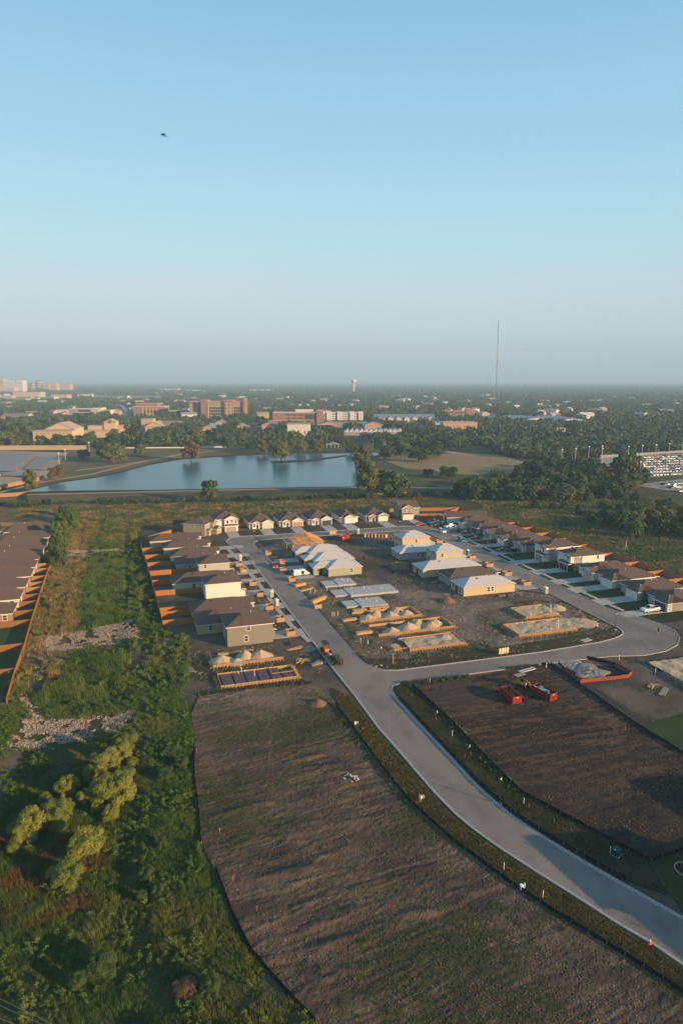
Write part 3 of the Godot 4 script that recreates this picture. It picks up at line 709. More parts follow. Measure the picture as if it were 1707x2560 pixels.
func left_row() -> void:
	# nearest first; low side (towards the camera) is local -x
	var g := "new houses of the west row"
	house("grey two-storey house with olive siding next to the bare dirt lot", "E", 33.6, 174.0, "grey", "shingle",
		[[-5, 4.0, -11.9, 0, 5.4, "hip", 0.40], [-3, 4, 0, 1.0, 2.8, "gx", 0.3]],
		[["w", "l", -6.4, 3.9, 1.0, 1.4, -5.0], ["w", "l", -7.0, 1.0, 0.9, 1.5, -5.0], ["g", "f", 0.6, 0.0, 4.8, 2.2, 1.0], ["w", "b", 0.0, 3.6, 1.2, 1.3, -11.9], ["w", "b", 1.5, 0.9, 1.4, 1.5, -11.9], ["w", "f", 0.0, 3.7, 1.2, 1.3, 0.0]], g, "grey")
	house("low tan house with dark hip roof behind the grey two-storey house", "E", 33.2, 184.8, "tan", "shingle",
		[[-4.8, 4.6, -18.0, -1.5, 2.8, "hip", 0.42], [-0.5, 4.6, -6, 0, 2.8, "gz", 0.42]], [["w", "l", -14.5, 1.0, 0.9, 1.4, -4.8], ["w", "b", 0, 0.9, 1.4, 1.4, -18.0], ["g", "f", 2.0, 0, 4.6, 2.2, 0.0]], g, "tan")
	house("low tan house with long brown roof beside the wide fenced yard", "E", 33.2, 195.8, "tan", "shingle",
		[[-4.8, 4.6, -18.2, -1.5, 2.8, "hip", 0.42], [-0.5, 4.6, -6, 0, 2.8, "gz", 0.42]], [["w", "l", -3.6, 1.0, 1.5, 1.4, -4.8], ["w", "b", 0, 0.9, 1.4, 1.4, -18.2], ["g", "f", 2.0, 0, 4.6, 2.2, 0.0]], g, "white")
	house("tall white two-storey house with blank bright side wall and brown roof", "E", 31.6, 213.2, "white", "shingle",
		[[-4.2, 4.2, -11, 0, 5.4, "hip", 0.42], [-3.9, 1.5, 0, 1.4, 2.7, "gx", 0.3]], [["w", "b", 1.0, 3.6, 1.1, 1.3, -11], ["w", "b", -1.6, 0.9, 1.4, 1.4, -11], ["g", "f", -1.2, 0, 4.6, 2.2, 1.4]], g, "pale_grey")
	house("low cream house with slate-dark roof behind the white two-storey house", "E", 32.5, 226.4, "cream", "shingle",
		[[-5, 4.6, -21.0, -1.5, 2.8, "hip", 0.42], [-0.5, 4.6, -6, 0, 2.8, "gz", 0.42]], [["w", "l", -14.5, 0.9, 0.9, 1.4, -5.0], ["w", "b", 0, 0.9, 1.4, 1.4, -21.0], ["g", "f", 2.0, 0, 4.6, 2.2, 0.0]], g, "white")
	house("pale grey two-storey house with one window high on its side", "E", 31.6, 238.2, "pale_grey", "shingle",
		[[-4.6, 4.2, -10.6, 0, 5.4, "hip", 0.42], [-3.9, 1.5, 0, 1.2, 2.7, "gx", 0.3]], [["w", "l", -8.4, 3.9, 0.9, 1.3, -4.6], ["w", "b", 1.0, 3.6, 1.1, 1.3, -10.6], ["g", "f", -1.2, 0, 4.6, 2.2, 1.2]], g, "pale_grey")
	house("low blue-grey house with a window in its side behind the pale two-storey house", "E", 32.5, 250.2, "blue_grey", "shingle",
		[[-4.8, 4.6, -18.2, -1.5, 2.8, "hip", 0.42], [-0.5, 4.6, -6, 0, 2.8, "gz", 0.42]], [["w", "l", -13.6, 0.9, 0.9, 1.4, -4.8], ["w", "b", 0, 0.9, 1.4, 1.4, -18.2], ["g", "f", 2.0, 0, 4.6, 2.2, 0.0]], g, "white")
	house("low house with white side wall and wide brown hip roof, third before the street bend", "E", 31.4, 262.4, "white", "shingle",
		[[-4.8, 4.6, -18.3, -1.5, 2.8, "hip", 0.42], [-0.5, 4.6, -6, 0, 2.8, "gz", 0.42]], [["w", "b", 0, 0.9, 1.4, 1.4, -18.3], ["g", "f", 2.0, 0, 4.6, 2.2, 0.0]], g, "white")
	house("low house with pale side wall and brown hip roof, second before the street bend", "E", 29.6, 276.6, "pale_grey", "shingle",
		[[-4.8, 4.6, -18.5, -1.5, 2.8, "hip", 0.42], [-0.5, 4.6, -6, 0, 2.8, "gz", 0.42]], [["w", "b", 0, 0.9, 1.4, 1.4, -18.5], ["g", "f", 2.0, 0, 4.6, 2.2, 0.0]], g, "white")
	house("low blue-grey house with long brown roof in the corner of the cedar fence", "E", 27.4, 290.4, "blue_grey", "shingle",
		[[-4.8, 4.6, -21.0, -1.5, 2.8, "hip", 0.40], [-0.5, 4.6, -6, 0, 2.8, "gz", 0.42]], [["w", "l", -10, 0.9, 0.9, 1.4, -4.8], ["w", "b", 0, 0.9, 1.4, 1.4, -21.0], ["g", "f", 2.0, 0, 4.6, 2.2, 0.0]], g, "white")
	# the corner house stands turned to the bend
	var t := house("olive two-storey corner house with gables at the street bend", "E", 33.5, 304.0, "olive", "shingle",
		[[-4.6, 4.6, -11.5, -1.0, 5.4, "hip", 0.42], [0.6, 4.4, -4, 0.6, 5.4, "gz", 0.5], [0.2, 5.0, -4, 2.6, 2.7, "gz", 0.4], [-3.6, -1.2, -2.5, 0.4, 2.6, "gz", 0.4]],
		[["w", "f", 1.6, 3.8, 0.8, 1.3, 0.6], ["w", "f", 3.3, 3.8, 0.8, 1.3, 0.6], ["w", "f", -2.4, 3.6, 0.9, 1.3, -1.0], ["g", "f", 2.6, 0, 4.3, 2.1, 2.6], ["w", "l", -7, 3.7, 0.9, 1.2, -4.6]], g, "olive")
	t.rotation.y -= 0.55

func back_row() -> void:
	var g := "houses of the back row facing the cross street"
	house("white two-storey house with gables and tan garage door on the back street", "S", 40.8, 308.6, "white", "shingle",
		[[-5.4, 5.4, -13, -1.2, 5.5, "hip", 0.45], [-0.8, 5.4, -6, 0, 5.5, "gz", 0.5], [-0.9, 5.2, -1, 1.2, 2.8, "hip", 0.35]],
		[["w", "f", 0.6, 3.6, 0.9, 1.4, 0.0], ["w", "f", 2.6, 3.9, 0.9, 1.4, 0.0], ["w", "f", 4.4, 3.6, 0.8, 1.4, 0.0], ["g", "f", 1.9, 0, 4.9, 2.2, 1.2], ["w", "l", -5.0, 3.8, 0.9, 1.2, -5.4], ["w", "l", -5.0, 1.0, 0.9, 1.3, -5.4], ["d", "f", -3.4, 0, 1.0, 2.1, -1.2]], g, "olive", "frame_white")
	var spec := [[57.0, "white", "cream", "low white house with cream garage door and brown lawn", 0.0], [71.4, "white", "door_tan", "low white house with tan garage door on the back street", 0.0], [85.6, "white", "dark", "low white house with dark garage door on the back street", 0.0], [97.3, "white", "white", "low white house with white garage and side entry on the back street", 1.0], [114.5, "blue_grey", "white", "low blue-grey house with white garage door beside the cedar yard", 0.0]]
	for s in spec:
		var b := [[-6.2, 4.6, -17, -1.6, 2.9, "hip", 0.50], [-0.4, 4.8, -7, 0, 2.9, "gz", 0.46], [-5.0, -1.6, -4, -0.6, 2.7, "gz", 0.44]]
		if s[4] > 0: b = [[-2.0, 6.2, -17, -1.6, 2.9, "hip", 0.50], b[1], [4.6, 6.9, -5.5, -2.0, 2.7, "gx", 0.4]]
		if s[1] == "blue_grey": b[0][5] = "hip"; b[0][6] = 0.42
		var op := [["g", "f", 2.2, 0, 4.7, 2.2, 0.0], ["w", "l", -6.0, 0.9, 1.0, 1.4, -6.2 if s[4] == 0 else -2.0], ["w", "l", -12.0, 0.9, 1.0, 1.4, -6.2 if s[4] == 0 else -2.0]]
		if s[4] == 0: op.append(["d", "f", -2.6, 0, 1.0, 2.1, -0.6]); op.append(["w", "f", -4.1, 0.9, 1.0, 1.4, -0.6])
		house(s[3], "S", s[0] + 1.0, 309.0, s[1], "shingle", b, op, g, s[2], "frame_white")
	house("taupe two-storey house with white garage door beside orange fence", "S", 132.5, 309.5, "olive", "shingle",
		[[-4.6, 5.0, -11.5, -0.8, 5.6, "gx", 0.5, "mid_grey"], [-4.6, 1.2, -5, 0, 5.6, "gz", 0.5], [-4.7, 1.3, -1, 1.0, 2.8, "hip", 0.35]],
		[["w", "f", -2.9, 3.7, 0.9, 1.5, 0.0], ["w", "f", -0.6, 3.7, 0.9, 1.5, 0.0], ["w", "f", 3.2, 3.7, 0.9, 1.4, -0.8], ["g", "f", -1.8, 0, 4.9, 2.2, 1.0], ["d", "f", 3.0, 0, 1.0, 2.1, -0.8]], g, "white", "frame_white")

func right_row() -> void:
	# fronts face the street (-u); the side towards the camera is local +x
	var g := "occupied houses of the east row"
	var low := func(gx: float, kind: String) -> Array:
		return [[-5.2, 4.8, -18.5, -1.8, 2.8, "hip", 0.42], [gx - 2.9, gx + 2.9, -7, 0, 2.8, kind, 0.42]]
	var side := [["w", "r", -12.5, 0.9, 1.0, 1.4, 4.8], ["d", "f", -1.4, 0, 1.0, 2.1, -1.8]]
	var G := func(gx: float) -> Array: return [["g", "f", gx, 0, 4.7, 2.2, 0.0]]
	house("low grey house with dark roof by the white pickup's drive", "W", 150.6, 161.8, "pale_grey", "shingle", low.call(1.9, "hip"), G.call(1.9) + side, g, "dark", "trim")
	house("low dark grey house with white garage door and white trim", "W", 150.0, 173.6, "mid_grey", "shingle", low.call(1.9, "hip"), G.call(1.9) + side, g, "white", "frame_white")
	house("low white house with white garage door and trimmed bare-tree lawn", "W", 150.6, 186.6, "white", "shingle", low.call(1.9, "hip"), G.call(1.9) + side, g, "white", "frame_white")
	house("low white house with grey gabled garage under the two-storey white house", "W", 150.4, 196.4, "white", "shingle", low.call(1.9, "gz"), G.call(1.9) + side, g, "pale_grey", "frame_white")
	var two := [["w", "f", 3.2, 3.7, 0.9, 1.4, 0.0], ["w", "f", -0.2, 3.7, 0.9, 1.4, -1.4], ["w", "r", -11.6, 3.8, 0.9, 1.3, 4.8], ["w", "r", -13.0, 1.0, 0.9, 1.3, 4.8]]
	house("white two-storey house with charcoal garage front and charcoal gable", "W", 150.4, 208.9, "white", "shingle",
		[[-4.8, 4.8, -14.5, -1.4, 5.4, "hip", 0.42], [1.4, 4.8, -5, 0, 5.4, "gz", 0.5], [-1.2, 4.9, -1.4, 0.9, 2.8, "hip", 0.4, "dark"]], two + [["g", "f", 1.9, 0, 4.7, 2.2, 0.9]], g, "dark", "trim")
	house("white two-storey house with grey garage door between the lawns", "W", 149.4, 222.9, "white", "shingle",
		[[-4.8, 4.8, -15, -1.4, 5.4, "hip", 0.42], [1.4, 4.8, -5, 0, 5.4, "gz", 0.5], [-1.2, 4.9, -1.4, 0.9, 2.8, "hip", 0.4]], two + [["g", "f", 1.9, 0, 4.7, 2.2, 0.9]], g, "mid_grey", "trim")
	house("low house with cream side wall and brown gabled garage by the black pickup", "W", 148.8, 238.0, "cream", "shingle", low.call(1.9, "gz"), G.call(1.9) + side, g, "mid_grey", "frame_white")
	house("low blue-grey house with white garage door by the small front-yard ornament", "W", 147.6, 250.2, "blue_grey", "shingle", low.call(1.9, "gz"), G.call(1.9) + side, g, "white", "frame_white")
	house("low white house with grey garage door behind the dark sedan", "W", 148.2, 262.6, "white", "shingle", low.call(1.9, "gz"), G.call(1.9) + side, g, "mid_grey", "frame_white")
	house("low grey house with wide dark front roof behind the brown sedan", "W", 147.6, 273.4, "mid_grey", "shingle", low.call(1.9, "hip"), G.call(1.9) + side, g, "dark", "trim")
	var a := house("low white house with open porch beside the white cars", "W", 147.5, 286.6, "white", "shingle", low.call(1.9, "hip"), G.call(1.9) + side, g, "white", "frame_white")
	a.rotation.y -= 0.12
	a = house("low white house with dark garage door at the end of the east row", "W", 146.4, 299.6, "white", "shingle", [[-5.2, 4.8, -20, -0.4, 2.9, "gz", 0.42]], [["g", "f", 0.4, 0, 4.9, 2.2, -0.4], ["w", "r", -12, 0.9, 1, 1.4, 4.8]], g, "dark", "trim")
	a.rotation.y -= 0.22

func middle_columns() -> void:
	var g := "houses under construction in the middle of the block"
	# west side of the block, fronts face the left street (-u)
	var b := [[-5.4, 4.2, -17.0, -4.6, 2.8, "hip", 0.40], [-4.8, 1.2, -10, 0, 2.8, "hip", 0.40]]
	house("green-sheathed house with bare grey roof behind the white van", "W", 60.2, 227.7, "sheath", "underlay", b, [["w", "r", -13.2, 0.9, 0.8, 1.5, 4.2], ["d", "f", 3.0, 0, 1.4, 2.4, -4.6], ["d", "f", -2.2, 0, 4.4, 2.3, 0.0], ["d", "r", -2.6, 0, 1.2, 2.3, 1.2]], g, "white", "lumber")
	house("green-sheathed house with wide bare grey roof, middle of the three", "W", 60.0, 239.6, "sheath", "underlay", [[-5.4, 4.6, -18.0, -3.0, 2.8, "hip", 0.40], [-4.8, 1.2, -9, 0, 2.8, "hip", 0.40]], [["d", "f", 3.0, 0, 1.4, 2.4, -3.0], ["d", "f", -2.2, 0, 4.4, 2.3, 0.0], ["w", "r", -13.2, 0.9, 0.8, 1.5, 4.6]], g, "white", "lumber")
	house("green-sheathed house with bare grey roof next to the timber frame", "W", 59.4, 251.4, "sheath", "underlay", [[-5.4, 4.4, -18.0, -4.6, 2.8, "hip", 0.40], [-4.8, 1.2, -10, 0, 2.8, "hip", 0.40]], [["d", "f", 3.0, 0, 1.4, 2.4, -4.6], ["d", "f", -2.2, 0, 4.4, 2.3, 0.0]], g, "white", "lumber")
	# east side of the block, fronts face the right street (+u); low side is local -x, backs show to the middle
	var low := [[-4.9, 4.3, -19.5, -1.0, 2.8, "hip", 0.42]]
	var bw := [["w", "b", -2.6, 0.8, 1.0, 1.6, -19.5], ["w", "b", 2.6, 0.8, 1.0, 1.6, -19.5], ["d", "b", 0.2, 0, 1.6, 2.1, -19.5], ["g", "f", 0, 0, 4.8, 2.2, -1.0]]
	house("low tan-sheathed house with twin side windows and bare grey roof", "E", 119.3, 193.8, "sheath_tan", "underlay", low, bw + [["w", "l", -10.6, 0.9, 0.8, 1.5, -4.9], ["w", "l", -9.2, 0.9, 0.8, 1.5, -4.9]], g, "white", "lumber")
	house("low grey house with finished brown shingle roof among bare roofs", "E", 119.0, 205.2, "mid_grey", "shingle", [[-4.9, 4.3, -18.5, -1.0, 2.8, "hip", 0.42], [-3, 3, -5, 1.0, 2.8, "hip", 0.4]], [["w", "b", -2.6, 0.8, 1.0, 1.6, -18.5], ["w", "b", 2.0, 0.8, 1.0, 1.6, -18.5], ["w", "l", -14.6, 0.8, 1.2, 1.6, -4.9]], g, "white", "frame_white")
	house("low tan-sheathed house with long bare grey roof and porch behind", "E", 119.6, 217.2, "sheath_tan", "underlay", [[-4.9, 4.3, -23.5, -1.0, 2.8, "hip", 0.40]], [["w", "b", -2.6, 0.8, 1.0, 1.6, -23.5], ["w", "b", 2.6, 0.8, 1.0, 1.6, -23.5], ["d", "b", 0.2, 0, 1.6, 2.1, -23.5], ["w", "l", -15.4, 0.9, 1.0, 1.5, -4.9]], g, "white", "lumber")
	house("two-storey pale sheathed house with one side window and bare grey roof by the blue toilet", "E", 118.4, 229.5, "pale_grey", "underlay", [[-4.6, 4.4, -11.4, -0.6, 5.4, "hip", 0.42], [-3.6, 1.4, -1, 1.4, 2.7, "hip", 0.35]], [["w", "l", -9.0, 3.4, 1.0, 1.4, -4.6], ["w", "b", -2, 3.6, 1.0, 1.4, -11.4], ["w", "b", 2, 0.8, 1.4, 1.6, -11.4]], g, "white", "lumber")
	house("low blue-grey sheathed house with bare grey roof between the two-storey ones", "E", 117.0, 241.6, "blue_grey", "underlay", [[-4.6, 4.4, -19.6, -1, 2.8, "hip", 0.42]], [["w", "l", -12.0, 0.8, 1.0, 1.6, -4.6], ["w", "l", -10.2, 0.8, 0.8, 1.6, -4.6], ["w", "b", -2.4, 0.8, 1.0, 1.6, -19.6], ["w", "b", 2.2, 0.8, 1.2, 1.6, -19.6]], g, "white", "lumber")
	house("two-storey tan sheathed house with bare grey roof farthest up the block", "E", 116.0, 253.8, "sheath_tan", "underlay", [[-4.6, 4.4, -12.6, -0.6, 5.4, "hip", 0.42], [-4.4, 1.0, -4, 1.6, 2.7, "hip", 0.35]], [["w", "l", -6.6, 3.4, 1.0, 1.4, -4.6], ["w", "b", -2, 3.4, 1.0, 1.4, -12.6], ["w", "b", 2, 3.4, 1.0, 1.4, -12.6], ["w", "b", 2, 0.8, 1.2, 1.6, -12.6]], g, "white", "lumber")
	timber_frame()

func timber_frame() -> void:
	var t := thing("timber_house", "open timber frame of an unfinished house with roof trusses", "house frame", W(68.4, 263.5), TH)
	var sl := MB.new()
	sl.box(-6.6, 0, -11.2, 6.6, 0.12, 0.5)
	part("slab", sl.mesh(), M["slab"], t)
	var stud := MB.new(); stud.box(-0.045, 0, -0.045, 0.045, 2.75, 0.045)
	var sm := stud.mesh()
	var walls := [[-6, -10.6, 6, -10.6], [-6, 0, 6, 0], [-6, -10.6, -6, 0], [6, -10.6, 6, 0], [-6, -5.5, 6, -5.5], [0, -10.6, 0, 0]]
	for w in walls:
		var a := Vector3(w[0], 0.12, w[1]); var b := Vector3(w[2], 0.12, w[3])
		var n := int(a.distance_to(b) / 0.5)
		for k in n + 1: part("stud", sm, M["lumber"], t, a.lerp(b, float(k) / n))
		for y in [0.05, 2.75, 2.84]:
			var pm := MB.new(); pm.bar(a + Vector3(0, y, 0), b + Vector3(0, y, 0), 0.1, 0.08)
			part("plate", pm.mesh(), M["lumber"], t)
		var br := MB.new(); br.bar(a + Vector3(0, 0.1, 0) + (b - a) * 0.1, a + (b - a) * 0.38 + Vector3(0, 2.7, 0), 0.12, 0.05)
		br.bar(a + Vector3(0, 2.7, 0) + (b - a) * 0.55, a + (b - a) * 0.85 + Vector3(0, 0.1, 0), 0.12, 0.05)
		part("brace", br.mesh(), M["lumber"], t)
	for k in 10:
		var z := -10.6 + k * 1.178
		var h := 2.9
		var tr := MB.new()
		var p := Vector3(-6.5, 2.95, z); var q := Vector3(6.5, 2.95, z); var top := Vector3(0, 2.95 + h, z)
		tr.bar(p, q, 0.05, 0.11); tr.bar(p, top, 0.05, 0.11); tr.bar(q, top, 0.05, 0.11)
		for s in [[0.3, 0.5], [0.7, 0.5], [0.3, 0.18], [0.7, 0.82]]:
			var f: float = s[1]
			var up: Vector3 = p.lerp(top, f * 2) if f <= 0.5 else top.lerp(q, (f - 0.5) * 2)
			tr.bar(p.lerp(q, s[0]), up, 0.045, 0.09)
		part("truss", tr.mesh(), M["lumber"], t)
	for s in [[-6.5, 0.0], [6.5, 1.0]]:
		for k in 1:
			var f := 0.97
			var x := lerpf(s[0], 0.0, f); var y := 3.02 + 2.9 * f
			var pb := MB.new(); pb.bar(Vector3(x, y, -10.8), Vector3(x, y, 0.2), 0.09, 0.04)
			part("purlin", pb.mesh(), M["lumber"], t)
	# porch scaffold by the drive
	for p in [[-9, -2], [-9, -6], [-9, -9.5]]:
		var pm := MB.new(); pm.box(p[0] - 0.06, 0, p[1] - 0.06, p[0] + 0.06, 2.6, p[1] + 0.06)
		part("post", pm.mesh(), M["lumber"], t)
	var pr := MB.new(); pr.box(-9.3, 2.6, -9.8, -6.3, 2.72, -1.6)
	part("porch_roof", pr.mesh(), M["lumber_grey"], t)

func far_left_row() -> void:
	var g := "older houses with brown hip roofs behind the west fence"
	var vs := [204.9, 218.5, 231.5, 244.5, 256.5, 268.0, 280.0, 292.0, 306.0, 322.0]
	var lab := ["older brick house with brown hip roof and rear window above the green yards", "older house with brown hip roof, second behind the swale fence", "older house with brown hip roof, third behind the swale fence", "older house with brown hip roof, fourth behind the swale fence", "older house with brown hip roof, fifth behind the swale fence", "older house with brown hip roof, sixth behind the swale fence", "older house with brown hip roof, seventh behind the swale fence", "older house with brown hip roof, eighth behind the swale fence", "older house with brown hip roof, next to last behind the swale fence", "older house with brown hip roof at the far end of the swale fence"]
	for k in vs.size():
		# backs face the swale (+u): front -u
		house(lab[k], "W", -54.0, vs[k] + 5.6, "brick" if k % 3 != 1 else "cream", "shingle",
			[[-4.7, 4.7, -19.4, 0, 2.8, "hip", 0.64 if k % 2 else 0.46], [-3.0, 2.6, -9, 3.5, 2.8, "hip", 0.45]], [["w", "r", -17.6, 0.8, 1.1, 1.5, 4.7], ["w", "r", -10, 0.8, 1.1, 1.5, 4.7], ["w", "b", -1.6, 0.8, 1.3, 1.5, -19.4], ["d", "b", 1.6, 0, 1.6, 2.1, -19.4]], g)
	# roofs of the next row, across the street
	for k in 3:
		house(["older house with blue-shaded roof across the street behind the brown roofs", "older house with low roof across the street, middle one", "older house with low roof across the street by the parked cars"][k], "E", -66.0 - k * 1.0, 300.0 + k * 15.0, "brick", "shingle", [[-5.6, 5.6, -18, 0, 2.8, "hip", 0.42], [-1, 4.6, -6, 3, 2.8, "gz", 0.42]], [["g", "f", 1.8, 0, 4.7, 2.2, 3.0]], "older houses across the street")
	solo("garden_shed", shed_mesh(), M["wall_white"], "white shed corner in the green yard behind the fence", "shed", W(-37.5, 191.5), TH)

func shed_mesh() -> ArrayMesh:
	var b := MB.new()
	b.box(-1.6, 0, -1.4, 1.6, 2.1, 1.4)
	b.extr([Vector2(-1.8, 2.1), Vector2(1.8, 2.1), Vector2(0, 2.9)], -1.55, 1.55)
	return b.mesh()

# ---------------------------------------------------------------- fences
func panel_mesh(kind: String) -> ArrayMesh: # one fence bay 1 m long, stretched to its bay: pickets on two rails
	if not meshes.has("panel" + kind):
		var b := MB.new()
		var n := 14
		for k in n:
			var h := 1.8 + 0.012 * ((k * 7) % 3)
			b.box(float(k) / n + 0.004, 0.05, -0.012, float(k + 1) / n - 0.004, h, 0.012)
		for y in [0.35, 1.0, 1.6]: b.box(0, y - 0.045, -0.06, 1, y + 0.045, -0.0125)
		meshes["panel" + kind] = b.mesh()
	return meshes["panel" + kind]

func fence(label: String, pts: PackedVector2Array, m: String, group: String, h := 1.0, bay := 2.6) -> void:
	var o := pts[0]
	var t := thing("fence", label, "fence", W(o.x, o.y), 0.0, group)
	var post := MB.new(); post.box(-0.05, 0, -0.05, 0.05, 1.86 * h, 0.05)
	var pm := post.mesh()
	for k in pts.size() - 1:
		var a := W(pts[k].x, pts[k].y) - W(o.x, o.y); var b := W(pts[k + 1].x, pts[k + 1].y) - W(o.x, o.y)
		var n := maxi(1, roundi(a.distance_to(b) / bay))
		var turn := atan2(-(b - a).z, (b - a).x)
		for i in n:
			var p := a.lerp(b, float(i) / n)
			var q := part("fence_panel", panel_mesh("cedar"), M[m], t, p, turn)
			q.scale = Vector3(a.distance_to(b) / n, h, 1)
			part("post", pm, M[m], t, p + Vector3(0, 0, 0), turn)
	part("post", pm, M[m], t, W(pts[-1].x, pts[-1].y) - W(o.x, o.y))

func silt(label: String, pts: PackedVector2Array, group := "silt fences", h := 0.62, m := "black_cloth") -> void: # black cloth on stakes
	var o := pts[0]
	var t := thing("silt_fence", label, "silt fence", W(o.x, o.y), 0.0, group)
	var b := MB.new(); var s := MB.new()
	var run := 0.0
	for k in pts.size() - 1:
		var n := maxi(1, roundi(pts[k].distance_to(pts[k + 1]) / 1.1))
		for i in n:
			var p := pts[k].lerp(pts[k + 1], float(i) / n); var q := pts[k].lerp(pts[k + 1], float(i + 1) / n)
			var d := (q - p).normalized(); var nn := Vector2(-d.y, d.x)
			var j0 := n2.get_noise_2d(p.x * 90, p.y * 90) * 0.22; var j1 := n2.get_noise_2d(q.x * 90, q.y * 90) * 0.22
			var h0 := h * (1 + j0); var h1 := h * (1 + j1)
			var A := W(p.x, p.y) - W(o.x, o.y); var B := W(q.x, q.y) - W(o.x, o.y)
			var e := W(nn.x, nn.y) * 0.10
			b.quad(A + e * 2, B + e * 2, B + Vector3(0, h1, 0) + e * j1 * 4, A + Vector3(0, h0, 0) + e * j0 * 4)
			b.quad(B - e * 0.2, A - e * 0.2, A + Vector3(0, h0, 0) + e * j0 * 4, B + Vector3(0, h1, 0) + e * j1 * 4)
			if i % 2 == 0: s.box(A.x - 0.03, 0, A.z - 0.03, A.x + 0.03, h0 * 0.9, A.z + 0.03)
	part("cloth", b.mesh(), M[m], t)
	var sp := part("stakes", s.mesh(), M["lumber_grey"], t)
	sp.set_meta("kind", "stuff")

func fences() -> void:
	var gw := "orange cedar fences of the west row"
	fence("long orange cedar fence along the swale with a corner at the bend", P([6.4, 189.5, 5.5, 218.5, 4.6, 243.2, 3.6, 267.4, 2.6, 280, 3.0, 297.5, 18.5, 313.5, 30, 317]), "cedar", gw)
	var lab := ["orange cedar fence across the yards, nearest the bare dirt lot", "orange cedar fence across the yards before the low tan house", "orange cedar fence in front of the white two-storey house", "orange cedar fence left of the cream house", "orange cedar fence before the pale grey two-storey house", "orange cedar fence left of the low blue-grey house", "orange cedar fence before the third house from the bend", "orange cedar fence before the second house from the bend"]
	var ends := [[6.4, 189.5, 15.3], [6.1, 200.9, 15.2], [5.5, 218.5, 20.4], [5.0, 231.1, 11.6], [4.6, 243.2, 21.0], [4.2, 255.2, 14.4], [3.6, 267.2, 13.0], [2.8, 279.3, 11.2]]
	for k in ends.size():
		fence(lab[k], P([ends[k][0] + 0.15, ends[k][1], ends[k][2], ends[k][1]]), "cedar", gw)
	fence("short orange cedar fence from the second rear yard to the low tan house", P([6.2, 197.0, 15, 197.0]), "cedar", gw)
	fence("orange cedar fence closing the yard between olive corner house and white house", P([30.2, 316.9, 35.2, 318.5]), "cedar", gw)
	var gb := "orange cedar fences behind the back row"
	var bl := ["white two-storey and cream-door house", "cream-door and tan-door house", "tan-door and dark-door house", "dark-door and white-door house", "white-door and blue-grey house"]
	var bx := [[46.4, 51.5], [61.8, 65.8], [76.2, 79.8], [90.4, 92], [102.4, 108.6]]
	for k in bx.size():
		fence("orange cedar fence behind the gap between " + bl[k], P([bx[k][0] - 3, 328.5, bx[k][1] + 3, 328.5]), "cedar", gb)
		if k < 4: fence("short orange cedar gate fence between " + bl[k], P([bx[k][0], 317, bx[k][1], 317]), "cedar", gb)
	fence("orange cedar fence round the empty yard of the taupe house", P([122.5, 312.5, 124.5, 330.5, 137.6, 329]), "cedar", gb)
	fence("long orange cedar fence behind the taupe house to the fence corner", P([137.6, 329.0, 148.7, 327, 166.5, 323]), "cedar", gb)
	fence("lower orange cedar fence between taupe house and end house", P([136.8, 312.8, 142.2, 312.3, 149.9, 309.9, 166.2, 322.8]), "cedar", gb)
	var ge := "cedar fences of the east row"
	fence("long brown cedar fence behind the east row beside the green meadow", P([166.7, 322.9, 173.4, 292.9, 176.5, 262, 178.6, 230, 179.6, 205, 179.9, 150]), "cedar_old", ge)
	var y := 0
	for v in [167.4, 180.2, 190.3, 202.7, 216.8, 231.6, 244.0, 256.0, 268.0, 280.0]:
		fence("cedar fence across the east rear yards, number %s up from the cul-de-sac" % ["one", "two", "three", "four", "five", "six", "seven", "eight", "nine", "ten"][y], P([168.6, v, 179.3 - maxf(0, (v - 220) * 0.06), v]), "cedar", ge)
		y += 1
	var gl := "weathered cedar fences of the older yards"
	fence("long weathered cedar fence along the swale behind the older houses", P([-27.8, 150, -28.3, 165, -28.4, 183, -29.1, 206, -29.6, 230, -29.9, 247.3, -29.8, 266]), "cedar_old", gl)
	y = 0
	for v in [166.5, 182.8, 201.6, 210.5, 219.5, 226.8, 234.5, 240.7, 248.3, 258.4, 265.8, 279, 292]:
		fence("weathered cedar yard fence, number %s up from the near green yard" % ["one", "two", "three", "four", "five", "six", "seven", "eight", "nine", "ten", "eleven", "twelve", "thirteen"][y], P([-52.0 if v < 205 else -34.4, v, -28.6 - (v - 166) * 0.014, v]), "cedar_old" if v < 230 else "cedar_pale", gl)
		y += 1
	fence("pale wooden fence at the far end of the older yards", P([-30, 345, -46, 345, -60, 352]), "cedar_pale", gl)
	fence("pale wooden fence below the pond path near the lone brown tree", P([-100, 440, -80, 441, -60, 444]), "cedar_pale", "pond fences", 1.3, 4.0)
	fence("pale wooden fence running down from the pond path", P([-60, 444, -57, 425, -54, 408]), "cedar_pale", "pond fences", 1.3, 4.0)
	fence("pale tan wall along the panel field beside the curved path", P([-90, 470, -76, 483, -64, 500, -58, 519]), "cedar_pale", "pond fences", 1.4, 5.0)
	fence("pale tan wall on the near side of the pond, beside the tall tree", P([136.9,378.8, 149.2,377.9, 163.3,378.2]), "cedar_pale", "pond fences", 1.0, 5.0)
	silt("black silt fence along the foot of the curved road verge", P([39.2, 130, 39.2, 126.8, 39.6, 119.9, 39.9, 109.5, 40.4, 99.4, 41, 92.7, 43.3, 82.2, 46.9, 71.7, 49.5, 65.8, 52.6, 59.4, 56.4, 51.1, 64, 34]))
	silt("black silt fence behind the curved road's kerb on the dark lot side", P([53.3, 129, 53.5, 117.6, 53.8, 109.7, 54.1, 100.5, 54.3, 94.8, 54.8, 90.2, 55.6, 85.3, 56.9, 80.8, 59.7, 73.5, 62.4, 67.8]))
